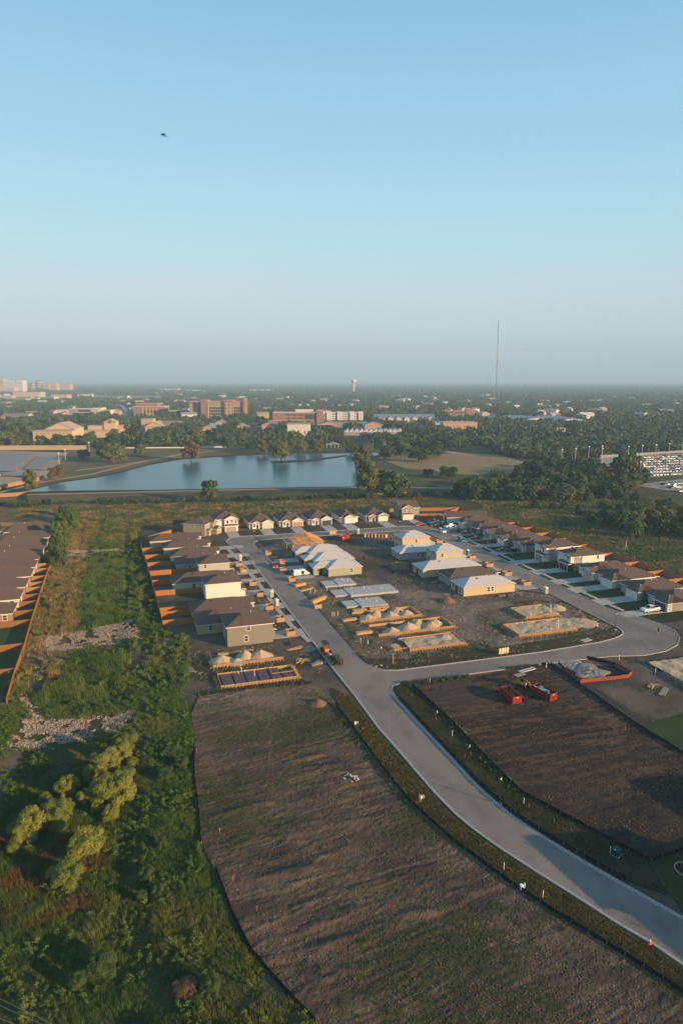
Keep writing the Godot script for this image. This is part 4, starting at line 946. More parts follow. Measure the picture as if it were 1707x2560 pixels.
	silt("black silt fence between dark soil lot and roadside grass", P([58.3, 133.3, 59.3, 120, 59.3, 105, 59.5, 93.3, 59.9, 89.5, 63.4, 81.2, 68.4, 69.8]))
	silt("black silt fence between dark soil lot and the mown lawn", P([68.4, 69.8, 75, 70.6, 85, 71.6, 108, 73.8]))
	silt("black silt fence between dark soil lot and weedy grass lot", P([94.9, 91.7, 94.2, 103.6, 94.7, 122.5, 95.1, 132.8, 93, 135]))
	silt("black silt fence along the cross street by the dark soil lot", P([56, 135, 66, 134.4, 73, 134.2]))
	silt("short black silt fence by the cross street near the washout pit", P([83, 135, 92, 134.6]))
	silt("black silt fence around the top of the dirt field", P([11.7, 142.8, 20, 142.4, 28.5, 142.4, 37, 141.4]))
	silt("black silt fence half buried along the weeds of the swale", P([7.1, 93, 7.5, 99.6, 7.9, 113, 9.0, 121]))
	silt("black silt fence curving along the lower field edge below the weeds", P([15.8, 59.9, 13.8, 64.1, 10.9, 71, 9.5, 78, 8.5, 87]))
	silt("low silt fence along the cross street verge of the block", P([56, 143.6, 80, 143.2, 95, 143.0]), "silt fences", 0.3)

# ---------------------------------------------------------------- building site
func form(label: String, u0: float, v0: float, u1: float, v1: float, h: float, open := [], notch := [], m := "lumber") -> Node3D:
	# plank shuttering round a house slab, braced from outside; local x = u, z = -v
	var t := thing("slab_form", label, "formwork", W(u0, v0), TH, "timber forms for house slabs")
	var du := u1 - u0; var dv := v1 - v0
	var corners := [Vector2(0, 0), Vector2(du, 0), Vector2(du, dv), Vector2(0, dv)]
	if notch.size(): corners = [Vector2(0, 0), Vector2(notch[0], 0), Vector2(notch[0], notch[1]), Vector2(du, notch[1]), Vector2(du, dv), Vector2(0, dv)]
	var cen := Vector2(du / 2, dv / 2)
	for k in corners.size():
		if k in open: continue
		var a: Vector2 = corners[k]; var b: Vector2 = corners[(k + 1) % corners.size()]
		var bm := MB.new()
		var n := maxi(1, roundi(a.distance_to(b) / 4.0))
		for i in n:
			var p := a.lerp(b, float(i) / n); var q := a.lerp(b, float(i + 1) / n - 0.004)
			var pb := MB.new()
			var j := rng.randf_range(-0.03, 0.05)
			var y1 := h + j; var y2 := h + rng.randf_range(-0.03, 0.05)
			pb.bar(Vector3(p.x, y1 - 0.16, -p.y), Vector3(q.x, y2 - 0.16, -q.y), 0.05, 0.32)
			pb.bar(Vector3(p.x, y1 - 0.52, -p.y), Vector3(q.x, y2 - 0.52, -q.y), 0.05, 0.28)
			part("form_board", pb.mesh(), M[m], t)
		var d := (b - a).normalized()
		var out := Vector2(d.y, -d.x)
		if (cen - a).dot(out) > 0 and corners.size() == 4: out = -out
		var s := MB.new()
		var c := maxi(2, int(a.distance_to(b) / 0.78))
		for i in c + 1:
			var p := a.lerp(b, float(i) / c)
			var o := p + out * (0.95 + rng.randf_range(-0.15, 0.2)) + d * rng.randf_range(-0.1, 0.1)
			var e := p + out * 0.06
			var hh := h + rng.randf_range(0.03, 0.28)
			s.bar(Vector3(e.x, 0, -e.y), Vector3(e.x, hh, -e.y), 0.085, 0.07)
			s.bar(Vector3(o.x, 0.02, -o.y), Vector3(e.x, h * 0.92, -e.y), 0.09, 0.06)
			s.bar(Vector3(o.x, 0.08, -o.y), Vector3(e.x, 0.12, -e.y), 0.08, 0.05)
			if i % 2 == 0: s.bar(Vector3(o.x, 0, -o.y), Vector3(o.x, 0.35, -o.y), 0.05, 0.05)
		part("braces", s.mesh(), M[m], t).set_meta("kind", "stuff")
	return t

func heap_mesh(r: float, h: float, seed_: int, flatness := 1.0) -> ArrayMesh:
	var st := SurfaceTool.new()
	st.begin(Mesh.PRIMITIVE_TRIANGLES); st.set_smooth_group(0)
	var n := FastNoiseLite.new(); n.seed = seed_; n.frequency = 0.35
	var R := 10; var S := 26; var wob := 0.5 if flatness < 0.9 else 0.2
	var f := func(i: int, k: int) -> Vector3:
		var q := r * i / R; var a := TAU * (k % S) / S
		var x := cos(a) * q; var z := sin(a) * q
		var t := float(i) / R
		var rough := 0.9 if flatness < 0.9 else 0.18
		var y := h * pow(1 - t, flatness) * (1 + rough * n.get_noise_2d(x * 3, z * 3)) + n.get_noise_2d(x * 3 + 9, z * 3) * 0.10 * h * (1 - t)
		return Vector3(x * (1 + wob * n.get_noise_2d(cos(a) * 4, sin(a) * 4)), maxf(y, 0) - 0.04, z * (1 + wob * n.get_noise_2d(cos(a) * 4 + 9, sin(a) * 4)))
	for i in R:
		for k in S:
			var a: Vector3 = f.call(i, k); var b: Vector3 = f.call(i, k + 1); var c: Vector3 = f.call(i + 1, k + 1); var d: Vector3 = f.call(i + 1, k)
			for p in ([a, c, d] if i == 0 else [a, c, d, a, b, c]): st.add_vertex(p)
	st.index(); st.generate_normals()
	return st.commit()

func heap(called: String, label: String, u: float, v: float, r: float, h: float, m: String, group := "", y := 0.0, flatness := 1.0, cat := "pile") -> void:
	solo(called, heap_mesh(r, h, int(u * 7 + v * 3), flatness), M[m], label, cat, W(u, v, y), rng.randf() * TAU, group)

func pipe_up(label: String, u: float, v: float, h: float, m := "pvc", r := 0.06, group := "upright pipes", y := 0.0, called := "pipe") -> void:
	var b := MB.new()
	b.tube(Vector3(0, -0.05, 0), Vector3(rng.randf_range(-0.03, 0.03), h, rng.randf_range(-0.03, 0.03)), r, r, 8)
	b.tube(Vector3(0, h - 0.12, 0), Vector3(0, h + 0.02, 0), r * 1.25, r * 1.25, 8)
	solo(called, b.mesh(), M[m], label, "pipe" if called == "pipe" else "stake", W(u, v, y), 0, group)

func crate(label: String, u: float, v: float, w: float, d: float, h: float, fill: String) -> void: # open plywood rubbish box
	var t := thing("rubbish_box", label, "bin", W(u, v, 0.05), TH + rng.randf_range(-0.06, 0.06), "plywood rubbish boxes along the kerbs")
	for s in [[-w / 2, -d / 2, w / 2, -d / 2 + 0.04], [-w / 2, d / 2 - 0.04, w / 2, d / 2], [-w / 2, -d / 2 + 0.043, -w / 2 + 0.04, d / 2 - 0.043], [w / 2 - 0.04, -d / 2 + 0.043, w / 2, d / 2 - 0.043]]:
		part("side", MB.new().box(s[0], 0, s[1], s[2], h, s[3]).mesh(), M["osb"], t)
	for s in [[-1, -1], [1, -1], [1, 1], [-1, 1]]:
		part("corner_post", MB.new().box(s[0] * (w / 2 - 0.1) - 0.045, 0, s[1] * (d / 2 - 0.1) - 0.045, s[0] * (w / 2 - 0.1) + 0.045, h + 0.06, s[1] * (d / 2 - 0.1) + 0.045).mesh(), M["lumber"], t)
	if fill:
		var f := part("rubbish", heap_mesh(minf(w, d) * 0.46, h * 0.55, int(u * 13), 0.6), M[fill], t, Vector3(0, h * 0.45, 0))
		f.scale = Vector3(w / minf(w, d) * 0.95, 1, 1)

func lumber_pile(label: String, u: float, v: float, l: float, turn: float, rows: int, m := "lumber", messy := 0.0) -> void:
	var t := thing("lumber_pile", label, "lumber", W(u, v), TH + turn, "stacks of timber on the site")
	for j in rows:
		for i in 5:
			var b := MB.new()
			var a := rng.randf_range(-1, 1) * messy
			b.obox(Transform3D(Basis(Vector3.UP, a), Vector3(rng.randf_range(-0.15, 0.15) * (1 + 6 * messy), 0.12 + j * 0.17, -0.5 + i * 0.25)), Vector3(l * rng.randf_range(0.85, 1.0), 0.15, 0.23))
			part("board", b.mesh(), M[m], t)
	for s in [-0.3, 0.3]:
		part("bearer", MB.new().box(l * s - 0.05, 0, -0.7, l * s + 0.05, 0.05, 0.7).mesh(), M["lumber_grey"], t)

func toilet(label: String, u: float, v: float, c: Color, turn := 0.0) -> void:
	var t := thing("portable_toilet", label, "portable toilet", W(u, v, 0.03), TH + turn, "portable toilets")
	var m := mat("toilet%s" % c.to_html(), c, 0.5)
	part("cabin", MB.new().box(-0.55, 0.12, -0.55, 0.55, 2.05, 0.55).mesh(), m, t)
	part("base", MB.new().box(-0.6, 0, -0.6, 0.6, 0.118, 0.6).mesh(), M["black_metal"], t)
	var rf := MB.new()
	rf.extr([Vector2(-0.62, 2.053), Vector2(0.62, 2.053), Vector2(0.5, 2.2), Vector2(0.0, 2.3), Vector2(-0.5, 2.2)], -0.62, 0.62)
	part("roof", rf.mesh(), M["trim"], t)
	part("door", MB.new().box(-0.36, 0.2, 0.553, 0.36, 1.9, 0.585).mesh(), m, t)
	part("vent_pipe", MB.new().box(0.4, 2.2, -0.5, 0.5, 2.55, -0.4).mesh(), M["pvc"], t)

func street_lamp(label: String, u: float, v: float) -> void:
	var t := thing("street_lamp", label, "street lamp", W(u, v), TH, "black street lamps")
	var b := MB.new()
	b.tube(Vector3(0, 0, 0), Vector3(0, 0.5, 0), 0.16, 0.10, 10); b.tube(Vector3(0, 0.5, 0), Vector3(0, 4.3, 0), 0.075, 0.055, 10)
	part("post", b.mesh(), M["black_metal"], t)
	var l := MB.new()
	l.tube(Vector3(0, 4.4, 0), Vector3(0, 4.85, 0), 0.12, 0.2, 8)
	part("lantern", l.mesh(), M["pvc"], t)
	var c := MB.new()
	c.tube(Vector3(0, 4.853, 0), Vector3(0, 5.1, 0), 0.27, 0.03, 10); c.tube(Vector3(0, 4.28, 0), Vector3(0, 4.397, 0), 0.06, 0.15, 10)
	part("cap", c.mesh(), M["black_metal"], t)
	part("footing", MB.new().box(-0.3, 0, -0.3, 0.3, 0.2, 0.3).mesh(), M["concrete"], t)

func dumpster(label: String, u: float, v: float, turn: float, l: float, c: Color, fill: String, end_open := false) -> void:
	var t := thing("dumpster", label, "dumpster", W(u, v, 0.05), TH + turn, "red roll-off dumpsters")
	var m := mat("dump%s" % c.to_html(), c, 0.55, M["soft"], 0.6)
	var w := 2.25; var h := 1.55
	part("floor", MB.new().box(-l / 2, 0.15, -w / 2, l / 2, 0.25, w / 2).mesh(), m, t)
	for s in [-1, 1]:
		var b := MB.new()
		b.obox(Transform3D(Basis(), Vector3(0, 0.25 + h / 2, s * (w / 2 - 0.03))), Vector3(l, h, 0.06))
		part("side", b.mesh(), m, t)
		for k in int(l / 0.75):
			part("rib", MB.new().box(-l / 2 + 0.35 + k * 0.75, 0.3, s * (w / 2 + 0.05) - 0.048, -l / 2 + 0.47 + k * 0.75, h + 0.15, s * (w / 2 + 0.05) + 0.05).mesh(), m, t)
		var r := MB.new(); r.bar(Vector3(-l / 2, h + 0.28, s * w / 2), Vector3(l / 2, h + 0.28, s * w / 2), 0.14, 0.1)
		part("rail", r.mesh(), m, t)
	for s in [-1, 1]:
		part("end", MB.new().box(s * l / 2 - 0.035, 0.25, -w / 2 + 0.065, s * l / 2 + 0.035, h + 0.3, w / 2 - 0.065).mesh(), m, t)
		part("end_post", MB.new().box(s * (l / 2 + 0.06) - 0.022, 0.2, -0.08, s * (l / 2 + 0.06) + 0.022, h + 0.2, 0.08).mesh(), m, t)
		for q in [-0.8, 0.8]:
			var wh := MB.new(); wh.tube(Vector3(s * (l / 2 - 0.4), 0.1, q - 0.1), Vector3(s * (l / 2 - 0.4), 0.1, q + 0.1), 0.14, 0.14, 10)
			part("roller", wh.mesh(), M["black_metal"], t)
	part("notice", MB.new().box(l / 2 + 0.04, h - 0.15, -0.2, l / 2 + 0.05, h + 0.15, 0.2).mesh(), M["pvc"], t)
	if fill == "brush":
		var b := MB.new()
		for k in 70:
			var p := Vector3(rng.randf_range(-l * 0.46, l * 0.35), 0.5, rng.randf_range(-0.95, 0.95))
			b.bar(p, p + Vector3(rng.randf_range(-0.8, 0.8), rng.randf_range(0.9, 1.9), rng.randf_range(-0.5, 0.5)), 0.04, 0.04)
		part("brush", b.mesh(), mat("twig", lin(0.07, 0.055, 0.045)), t)
	elif fill:
		for k in 26:
			var b := MB.new()
			b.obox(Transform3D(Basis(Vector3(rng.randf_range(-0.3, 0.3), 1, rng.randf_range(-0.3, 0.3)).normalized(), rng.randf() * TAU), Vector3(rng.randf_range(-l * 0.44, l * 0.44), rng.randf_range(1.0, 1.55), rng.randf_range(-0.85, 0.85))), Vector3(rng.randf_range(0.4, 1.3), rng.randf_range(0.08, 0.3), rng.randf_range(0.3, 0.7)))
			part("scrap", b.mesh(), [M["pvc"], M["osb"], M["galv"], M["lumber_grey"]][k % 4], t)

func wheel(parent: Node3D, at: Vector3, r: float, w: float, rim: Material, seg := 18) -> void: # axle along z
	var b := MB.new()
	b.tube(Vector3(0, 0, -w / 2), Vector3(0, 0, w / 2), r, r, seg)
	var o := part("wheel", b.mesh(), mat("rubber", lin(0.018, 0.018, 0.019), 0.85), parent, at)
	var c := MB.new()
	c.tube(Vector3(0, 0, -w / 2 - 0.02), Vector3(0, 0, w / 2 + 0.02), r * 0.62, r * 0.62, seg)
	part("rim", c.mesh(), rim, o)

func site_things() -> void:
	mat("spill", lin(0.31, 0.29, 0.265), 0.9, M["fine"], 0.5, M["clod"], 3.0)
	mat("clay", lin(0.26, 0.145, 0.075), 0.95, M["fine"], 0.5, M["clod"], 3.0)
	mat("stone", lin(0.58, 0.54, 0.47), 0.9, M["fine"], 0.8)
	# slabs already poured
	for s in [["poured grey slab with stepped garage nearest the row of houses", 60.2, 211.0, 71.0, 218.2, 4.5, 1.2], ["long poured grey slab with raised edge, middle of three", 60.4, 199.0, 81.5, 207.3, 4.8, 2.4], ["poured pale slab with stacked trusses along its side", 60.5, 187.4, 73.4, 195.4, 4.4, 2.6]]:
		var t := thing("house_slab", s[0], "slab", W(s[1], s[2]), TH, "poured house slabs")
		var du: float = s[3] - s[1]; var dv: float = s[4] - s[2]
		part("slab", MB.new().box(s[5], -0.05, -dv, du, 0.62, 0).mesh(), M["slab"], t)
		part("garage_slab", MB.new().box(0, -0.05, -dv + 0.6, s[5] - 0.004, 0.45, -s[6] + 1.0).mesh(), M["slab"], t)
		for k in 5:
			var p := Vector3(lerpf(s[5] + 0.8, du - 1, fmod(k * 0.37, 1.0)), 0.6, -lerpf(1.0, dv - 1, fmod(k * 0.61 + 0.1, 1.0)))
			var b := MB.new(); b.tube(p, p + Vector3(0, 0.4 + 0.9 * fmod(k * 0.77, 1.0), 0), 0.06, 0.06, 8)
			part("pipe_stub", b.mesh(), M["pvc"], t)
	# forms: west side of the block
	form("timber form with four sand heaps, farthest up the block", 60.4, 175.6, 79.0, 183.2, 0.75, [3])
	form("timber form with sand heaps in the middle of three on the block", 61.6, 164.0, 84.0, 171.8, 0.75, [3])
	form("timber form filled level with sand by the cross street", 65.6, 152.0, 81.2, 159.6, 0.8, [3])
	form("short timber form step beside the level sand form", 62.0, 153.6, 65.4, 156.0, 0.6, [1, 2])
	var sg := "sand heaps inside the timber forms"
	for s in [[63.6, 178.2, 2.9, 1.5], [67.0, 180.6, 2.6, 1.6], [70.6, 178.0, 3.0, 1.7], [73.8, 181.4, 2.8, 1.6], [75.8, 178.6, 2.6, 1.5]]: heap("sand_pile", "cone of pale sand in the form farthest up the block", s[0], s[1], s[2], s[3], "sand", sg)
	for s in [[66.4, 166.2, 2.8, 1.6], [71.6, 167.2, 3.4, 2.1], [75.2, 169.4, 2.9, 1.8], [78.2, 166.6, 3.1, 1.8], [80.6, 169.2, 2.4, 1.4]]: heap("sand_pile", "cone of pale sand in the middle timber form", s[0], s[1], s[2], s[3], "sand", sg)
	sand_bed("level sand bed inside the form by the cross street", 65.8, 152.2, 81.0, 159.4, 0.62)
	heap("sand_pile", "small sand peak at the end of the level sand bed", 77.8, 157.2, 2.2, 0.8, "sand", sg, 0.55)
	heap("sand_pile", "flat fan of spilled sand before the level sand form", 63.4, 156.6, 1.8, 0.3, "sand", sg, 0.0, 0.5)
	lumber_pile("loose boards stacked at the west end of the middle form", 58.6, 167.4, 5.0, 0.05, 4)
	lumber_pile("loose boards lying by the upper sand form", 58.0, 178.6, 4.4, 0.05, 3)
	# forms: east side
	form("braced timber form with rough sand fill and white pipe, upper one", 107.0, 164.0, 118.0, 172.6, 0.85, [1])
	form("braced timber form with rough sand fill and white pipe by the cross street verge", 97.4, 152.0, 115.4, 160.6, 0.9, [1])
	sand_bed("rough sand bed in the upper east form", 107.2, 164.2, 118.6, 172.4, 0.66)
	sand_bed("rough sand bed in the east form by the cross street", 97.6, 152.2, 117.6, 160.4, 0.7)
	heap("sand_pile", "pale gravel heap beyond the upper east form", 121.4, 170.2, 3.0, 1.3, "sand", sg)
	heap("sand_pile", "low sand spread beyond the east form by the cross street", 121.0, 157.5, 4.6, 0.4, "sand", sg, 0.0, 0.5)
	heap("dirt_pile", "small brown soil heap beside the low sand spread", 123.6, 160.6, 1.3, 0.7, "clay", "soil heaps")
	pipe_up("tall white pipe standing in the upper east form", 116.2, 165.6, 3.2, "pvc", 0.09)
	pipe_up("tall white pipe standing in the east form by the cross street", 110.6, 153.8, 3.4, "pvc", 0.09)
	for p in [[109.2, 164.8], [110.4, 165.0], [108.0, 153.0], [106.6, 152.8], [101.4, 159.8], [103.2, 160.0], [116.4, 160.2]]: pipe_up("short white pipe stub in a sand-filled form", p[0], p[1], 1.25, "pvc", 0.06)
	# west of the left street: the two near forms
	form("timber form with four sand heaps beside the grey two-storey house", 16.6, 156.6, 33.6, 164.2, 0.8, [1, 2])
	lumber_pile("two boards on edge along the back of the sand heap form", 23.0, 164.4, 9.0, 0.0, 2)
	for s in [[19.0, 160.0, 3.2, 1.8], [22.4, 158.4, 2.5, 1.2], [25.0, 161.0, 2.6, 2.0], [28.6, 160.2, 3.4, 1.9]]: heap("sand_pile", "cone of pale sand in the form beside the grey house", s[0], s[1], s[2], s[3], "sand", sg)
	var pf := form("timber form holding dark purple covered pads and white pipes", 16.9, 144.8, 34.4, 151.6, 0.7)
	for k in 2:
		var b := MB.new(); b.bar(Vector3(12.2, 0.66, -6.8 + k * 3.6), Vector3(12.2 + k * 5.2, 0.66, -3.2), 0.1, 0.12)
		part("cross_board", b.mesh(), M["lumber"], pf)
	var pm := mat("pad_film", lin(0.085, 0.055, 0.068), 0.35, M["soft"], 0.7)
	for i in 6:
		for j in 3:
			if i == 5 and j == 2: continue
			var b := MB.new()
			var x := 0.45 + i * 2.8; var z := -0.4 - j * 2.1
			b.box(x, 0.0, z - 1.95, x + 2.5, 0.5, z); b.box(x + 0.15, 0.5, z - 1.8, x + 2.35, 0.56, z - 0.15)
			part("film_pad", b.mesh(), pm, pf)
	for p in [[21.6, 150.4, 1.0], [22.4, 151.2, 1.7], [23.2, 151.0, 1.1], [25.2, 149.4, 1.3], [25.0, 148.2, 1.0]]: pipe_up("short white pipe rising between the purple pads", p[0], p[1], p[2], "pvc", 0.06)
	# washed out pit with red cloth and black sheet
	mat("spill", lin(0.31, 0.29, 0.265), 0.9, M["fine"], 0.5, M["clod"], 3.0)
	mat("red_cloth", lin(0.30, 0.055, 0.03), 0.7, M["soft"], 0.6)
	mat("clay", lin(0.26, 0.145, 0.075), 0.95, M["fine"], 0.5, M["clod"], 3.0)
	mat("soil_dark", lin(0.085, 0.06, 0.048), 0.95, M["fine"], 0.5, M["clod"], 3.0)
	silt("red-brown cloth fence round the concrete washout pit", P([97.0, 133.8, 95.9, 127, 95.7, 123.3, 108, 122.4, 110.3, 123.9, 109.9, 129.4]), "washout pit fences", 0.85, "red_cloth")
	silt("black cloth fence on the street side of the washout pit", P([109.9, 129.4, 108, 132.2, 105.9, 134.8]), "washout pit fences", 0.8)
	var wp := MB.new()
	wp.prism(PackedVector2Array([Vector2(0, 0), Vector2(11.6, 0.6), Vector2(13.4, -1.2), Vector2(12.6, -5.8), Vector2(1.2, -8.4), Vector2(-0.2, -4)]), -0.05, 0.05)
	solo("tarpaulin", wp.mesh(), M["black_cloth"], "black plastic sheet lining the concrete washout pit", "tarpaulin", W(96.4, 123.6), TH)
	heap("concrete_spill", "pale spilled concrete on black sheet in the washout pit", 101.6, 127.6, 4.6, 0.6, "spill", "", 0.0, 0.45)
	heap("concrete_spill", "thin pale slurry fan between washout pit and street", 100.2, 132.4, 3.4, 0.25, "spill", "", 0.0, 0.5)
	# far right form with pale fill
	form("timber form with pale fill and splayed braces at the frame's east lot", 117.4, 107, 136, 121.5, 0.8, [1, 2], [], "lumber_grey")
	sand_bed("pale sand fill in the east lot form with splayed braces", 117.8, 107.4, 136, 127.4, 0.55)
	lumber_pile("grey boards laid flat beside the east lot form", 110.6, 114.0, 5.0, 0.6, 1, "lumber_grey", 0.05)
	lumber_pile("short orange offcuts scattered by the grey boards", 110.4, 117.2, 2.6, 0.3, 1, "lumber", 0.9)
	pipe_up("white pipe at the corner of the east lot form", 115.9, 122.6, 1.2)
	# rubbish boxes, west row
	var wb := ["grey two-storey house", "low tan house with dark roof", "low tan house with long roof", "white two-storey house", "cream house", "pale grey two-storey house", "low blue-grey house"]
	var wbp := [[39.2, 172.8, "", 0], [38.8, 184.1, "osb", 0], [38.0, 195.6, "", 0], [37.8, 209.2, "", 0], [37.5, 221.6, "", 0], [37.1, 238.5, "osb", 0], [36.8, 247.4, "", 0]]
	for k in 7: crate("open plywood rubbish box in the yard of the " + wb[k], wbp[k][0], wbp[k][1], 2.3, 2.3, 1.3, wbp[k][2])
	var mb := [["open plywood rubbish box by the timber frame's drive", 50.6, 260.6], ["open plywood rubbish box on the drive below the timber frame", 53.2, 246.0], ["open plywood rubbish box behind the white van", 51.0, 235.2], ["open plywood rubbish box by the stacked trusses", 51.2, 222.4], ["open plywood rubbish box below the tilted truss stack", 52.2, 192.4]]
	for a in mb: crate(a[0], a[1], a[2], 2.3, 2.2, 1.25, "")
	var eb := [["open plywood rubbish box beside the blue toilet", 125.0, 231.4], ["open plywood rubbish box by the long bare roof house", 125.8, 219.2], ["open plywood rubbish box full of scraps by the brown roof house", 126.0, 206.8], ["open plywood rubbish box by the tan-sheathed house", 126.0, 194.4], ["plywood rubbish box by the upper tan sheathed house", 124.5, 247.0], ["plywood rubbish box beyond the farthest sheathed house", 124.2, 259.0]]
	for a in eb: crate(a[0], a[1], a[2], 2.7, 2.3, 1.25, "osb" if a[2] == 206.8 else "")
	toilet("blue portable toilet by the two-storey sheathed house", 125.9, 236.0, lin(0.02, 0.16, 0.33))
	toilet("grey portable toilet with white roof beside the east street", 126.6, 183.6, lin(0.33, 0.31, 0.28))
	toilet("greenish portable toilet on the footway by the white two-storey house", 41.0, 206.6, lin(0.34, 0.36, 0.31))
	toilet("greenish portable toilet on the footway by the long brown roof", 40.6, 197.4, lin(0.34, 0.36, 0.31), 0.4)
	toilet("pale portable toilet on the footway near the street bend", 38.6, 254.2, lin(0.36, 0.37, 0.33))
	toilet("grey portable toilet on the back street by the brick pallets", 96.6, 285.0, lin(0.36, 0.34, 0.30))
	for a in [["black street lamp on the curved road's verge beside the dark soil lot", 54.6, 88.4], ["black street lamp at the crossing of the two streets", 55.6, 146.2], ["black street lamp on the kerb at the cul-de-sac", 126.2, 149.6], ["black street lamp at the street bend by the white two-storey house", 49.4, 284.6], ["black street lamp on the back street near the taupe house", 117.0, 285.4]]: street_lamp(a[0], a[1], a[2])
	dumpster("red dumpster full of brush with a sunlit end", 76.1, 121.0, -PI / 2, 5.3, lin(0.28, 0.025, 0.015), "brush")
	dumpster("red dumpster half full of scrap beside the yellow loader", 83.7, 119.9, -PI / 2 + 0.24, 5.4, lin(0.20, 0.022, 0.016), "scrap")
	dumpster("red dumpster standing at the back of the block near the street", 87.4, 277.0, 0.75, 6.0, lin(0.40, 0.02, 0.025), "scrap")
	# stacked trusses and lumber along the left street
	lumber_pile("tilted stack of orange roof trusses beside the left street", 54.2, 198.2, 7.0, 0.62, 6, "lumber", 0.02)
	lumber_pile("pile of timber trusses nearest the plywood box", 52.6, 215.8, 4.8, 0.35, 5, "lumber", 0.03)
	lumber_pile("fanned pile of timber trusses lying below the first pile", 53.4, 210.8, 6.2, 0.45, 2, "lumber", 0.12)
	lumber_pile("stack of yellow boards along the pale slab", 69.8, 185.8, 6.4, 0.0, 4)
	lumber_pile("lower stack of boards along the pale slab", 63.6, 185.8, 4.6, 0.0, 3, "osb")
	brick_pallets()
	# heaps of soil and stone
	heap("dirt_pile", "brown soil heap on the dirt field by the silt fence", 35.7, 131.2, 1.9, 1.3, "clay", "soil heaps")
	heap("dirt_pile", "orange soil mound in the open middle of the block", 92.8, 186.2, 2.6, 1.7, "clay", "soil heaps")
	heap("dirt_pile", "dark reddish soil mound behind the brown roof house", 93.9, 202.3, 3.4, 0.7, "clay", "soil heaps", 0.0, 0.6)
	heap("dirt_pile", "low dark reddish soil mound behind the tan sheathed house", 93.2, 228.1, 3.6, 0.6, "clay", "soil heaps", 0.0, 0.6)
	heap("gravel_pile", "pale gravel heap by the left street's edge", 41.6, 161.5, 1.8, 0.8, "spill", "soil heaps")
	rock_pile("small heap of white rocks lying on the dirt field", 33.5, 102.5, 1.4, 26)
	# stakes in the fields
	mat("stake_paint", lin(0.42, 0.12, 0.06), 0.7)
	for p in [[10,94.8, 10.4,83.7, 12.6,77.4, 9.5,105.4], [10,94.7, 8.9,119.1, 10.5,84]]:
		for q in P(p): pipe_up("thin orange survey stake in the dirt field", q.x, q.y, 0.85, "stake_paint", 0.028, "orange survey stakes", 0.0, "survey_stake")
	for q in P([56.2,128.6, 56.6,117.2, 57.1,103.2, 55.6,102.6, 60.2,81.6, 58.6,86.2, 90.7,102.4] + [41.1,117.8, 41.8,104.5, 41,112.6]): pipe_up("thin orange survey stake in the roadside grass", q.x, q.y, 0.7, "stake_paint", 0.035, "orange survey stakes", 0.0, "survey_stake")
	for q in P([62.9,133.9, 93,132.9, 57,110.5, 58.3,87.2, 47.3,74.7, 49.5,68.4, 63.9,73.1, 64.1,72.4]): pipe_up("white marker post in the roadside grass", q.x, q.y, 1.15, "pvc", 0.045, "white marker posts")
	for q in P([42.2,92.8, 42.4,92.6]): pipe_up("pale wooden post pair in the curved road verge", q.x, q.y, 1.5, "lumber", 0.06, "pale posts")
	for q in P([113.1,131.8, 93.1,133] + [55.5,161, 56.8,159.3, 54.4,183.6, 54.9,183.4, 56.1,183.9, 53.8,206.7, 55.5,207.2, 59.6,207.4]): pipe_up("white pipe standing in the building lots", q.x, q.y, 1.3, "pvc", 0.06)
	for q in P([55.5,161.1, 56.9,159.5]): pipe_up("white pipe by the corner verge of the block", q.x, q.y, 1.4, "pvc", 0.07)
	# service boxes on the verges
	utility("grey utility meter box on the curved road verge", 42.8, 93.4, 0.7)
	utility("grey utility meter box by the upper silt fence", 40.4, 120.4, 0.6)
	utility("green utility pedestal by the dark lot silt fence", 57.6, 105.4, 0.7, "util_green")
	utility("dark meter post by the upper dark lot silt fence", 57.6, 119.6, 0.7, "util_green")
	utility("pale corrugated meter vault at the silt fence by the field", 47.6, 70.6, 0.8, "pvc")
	var tr := thing("transformer_box", "green transformer box on the verge beside the dark soil lot", "transformer", W(64.6, 72.6), TH + 0.5)
	tr.scale = Vector3.ONE * 0.8
	mat("util_green", lin(0.015, 0.04, 0.032), 0.6)
	part("pad", MB.new().box(-0.9, 0, -0.8, 0.9, 0.14, 0.8).mesh(), M["concrete"], tr)
	part("cabinet", MB.new().box(-0.75, 0.143, -0.65, 0.75, 1.0, 0.65).mesh(), M["util_green"], tr)
	var lid := MB.new(); lid.extr([Vector2(-0.8, 1.003), Vector2(0.8, 1.003), Vector2(0.8, 1.1), Vector2(-0.8, 1.22)], -0.7, 0.7)
	part("lid", lid.mesh(), M["util_green"], tr)
	pipe_up("green capped pipe beside the transformer box", 65.6, 71.6, 0.9, "util_green", 0.1)
	# traffic cone on the kerb
	var cn := thing("traffic_cone", "orange traffic cone on the kerb of the curved road", "cone", W(57.6, 57.8, 0.14), 0)
	mat("cone_orange", lin(0.75, 0.13, 0.02), 0.6)
	part("base", MB.new().box(-0.19, 0, -0.19, 0.19, 0.04, 0.19).mesh(), M["cone_orange"], cn)
	var cc := MB.new(); cc.tube(Vector3(0, 0.04, 0), Vector3(0, 0.75, 0), 0.15, 0.035, 14)
	part("cone", cc.mesh(), M["cone_orange"], cn)
	var cb := MB.new(); cb.tube(Vector3(0, 0.42, 0), Vector3(0, 0.6, 0), 0.098, 0.07, 14)
	part("reflective_band", cb.mesh(), M["pvc"], cn)
	# site signs on the block corner verge
	var sn := thing("site_sign", "blank tan back of a double site sign by the cross street", "sign", W(87.4, 143), TH + 0.1)
	for s in [-0.75, 0.75]:
		part("board", MB.new().box(s - 0.7, 0.4, -0.03, s + 0.7, 1.9, 0.0).mesh(), M["wall_cream"], sn)
		part("post", MB.new().box(s - 0.05, 0, 0.003, s + 0.05, 2.0, 0.1).mesh(), M["lumber"], sn)
	var s2 := thing("site_sign", "orange and white board by the back street", "sign", W(85.4, 286.9), TH)
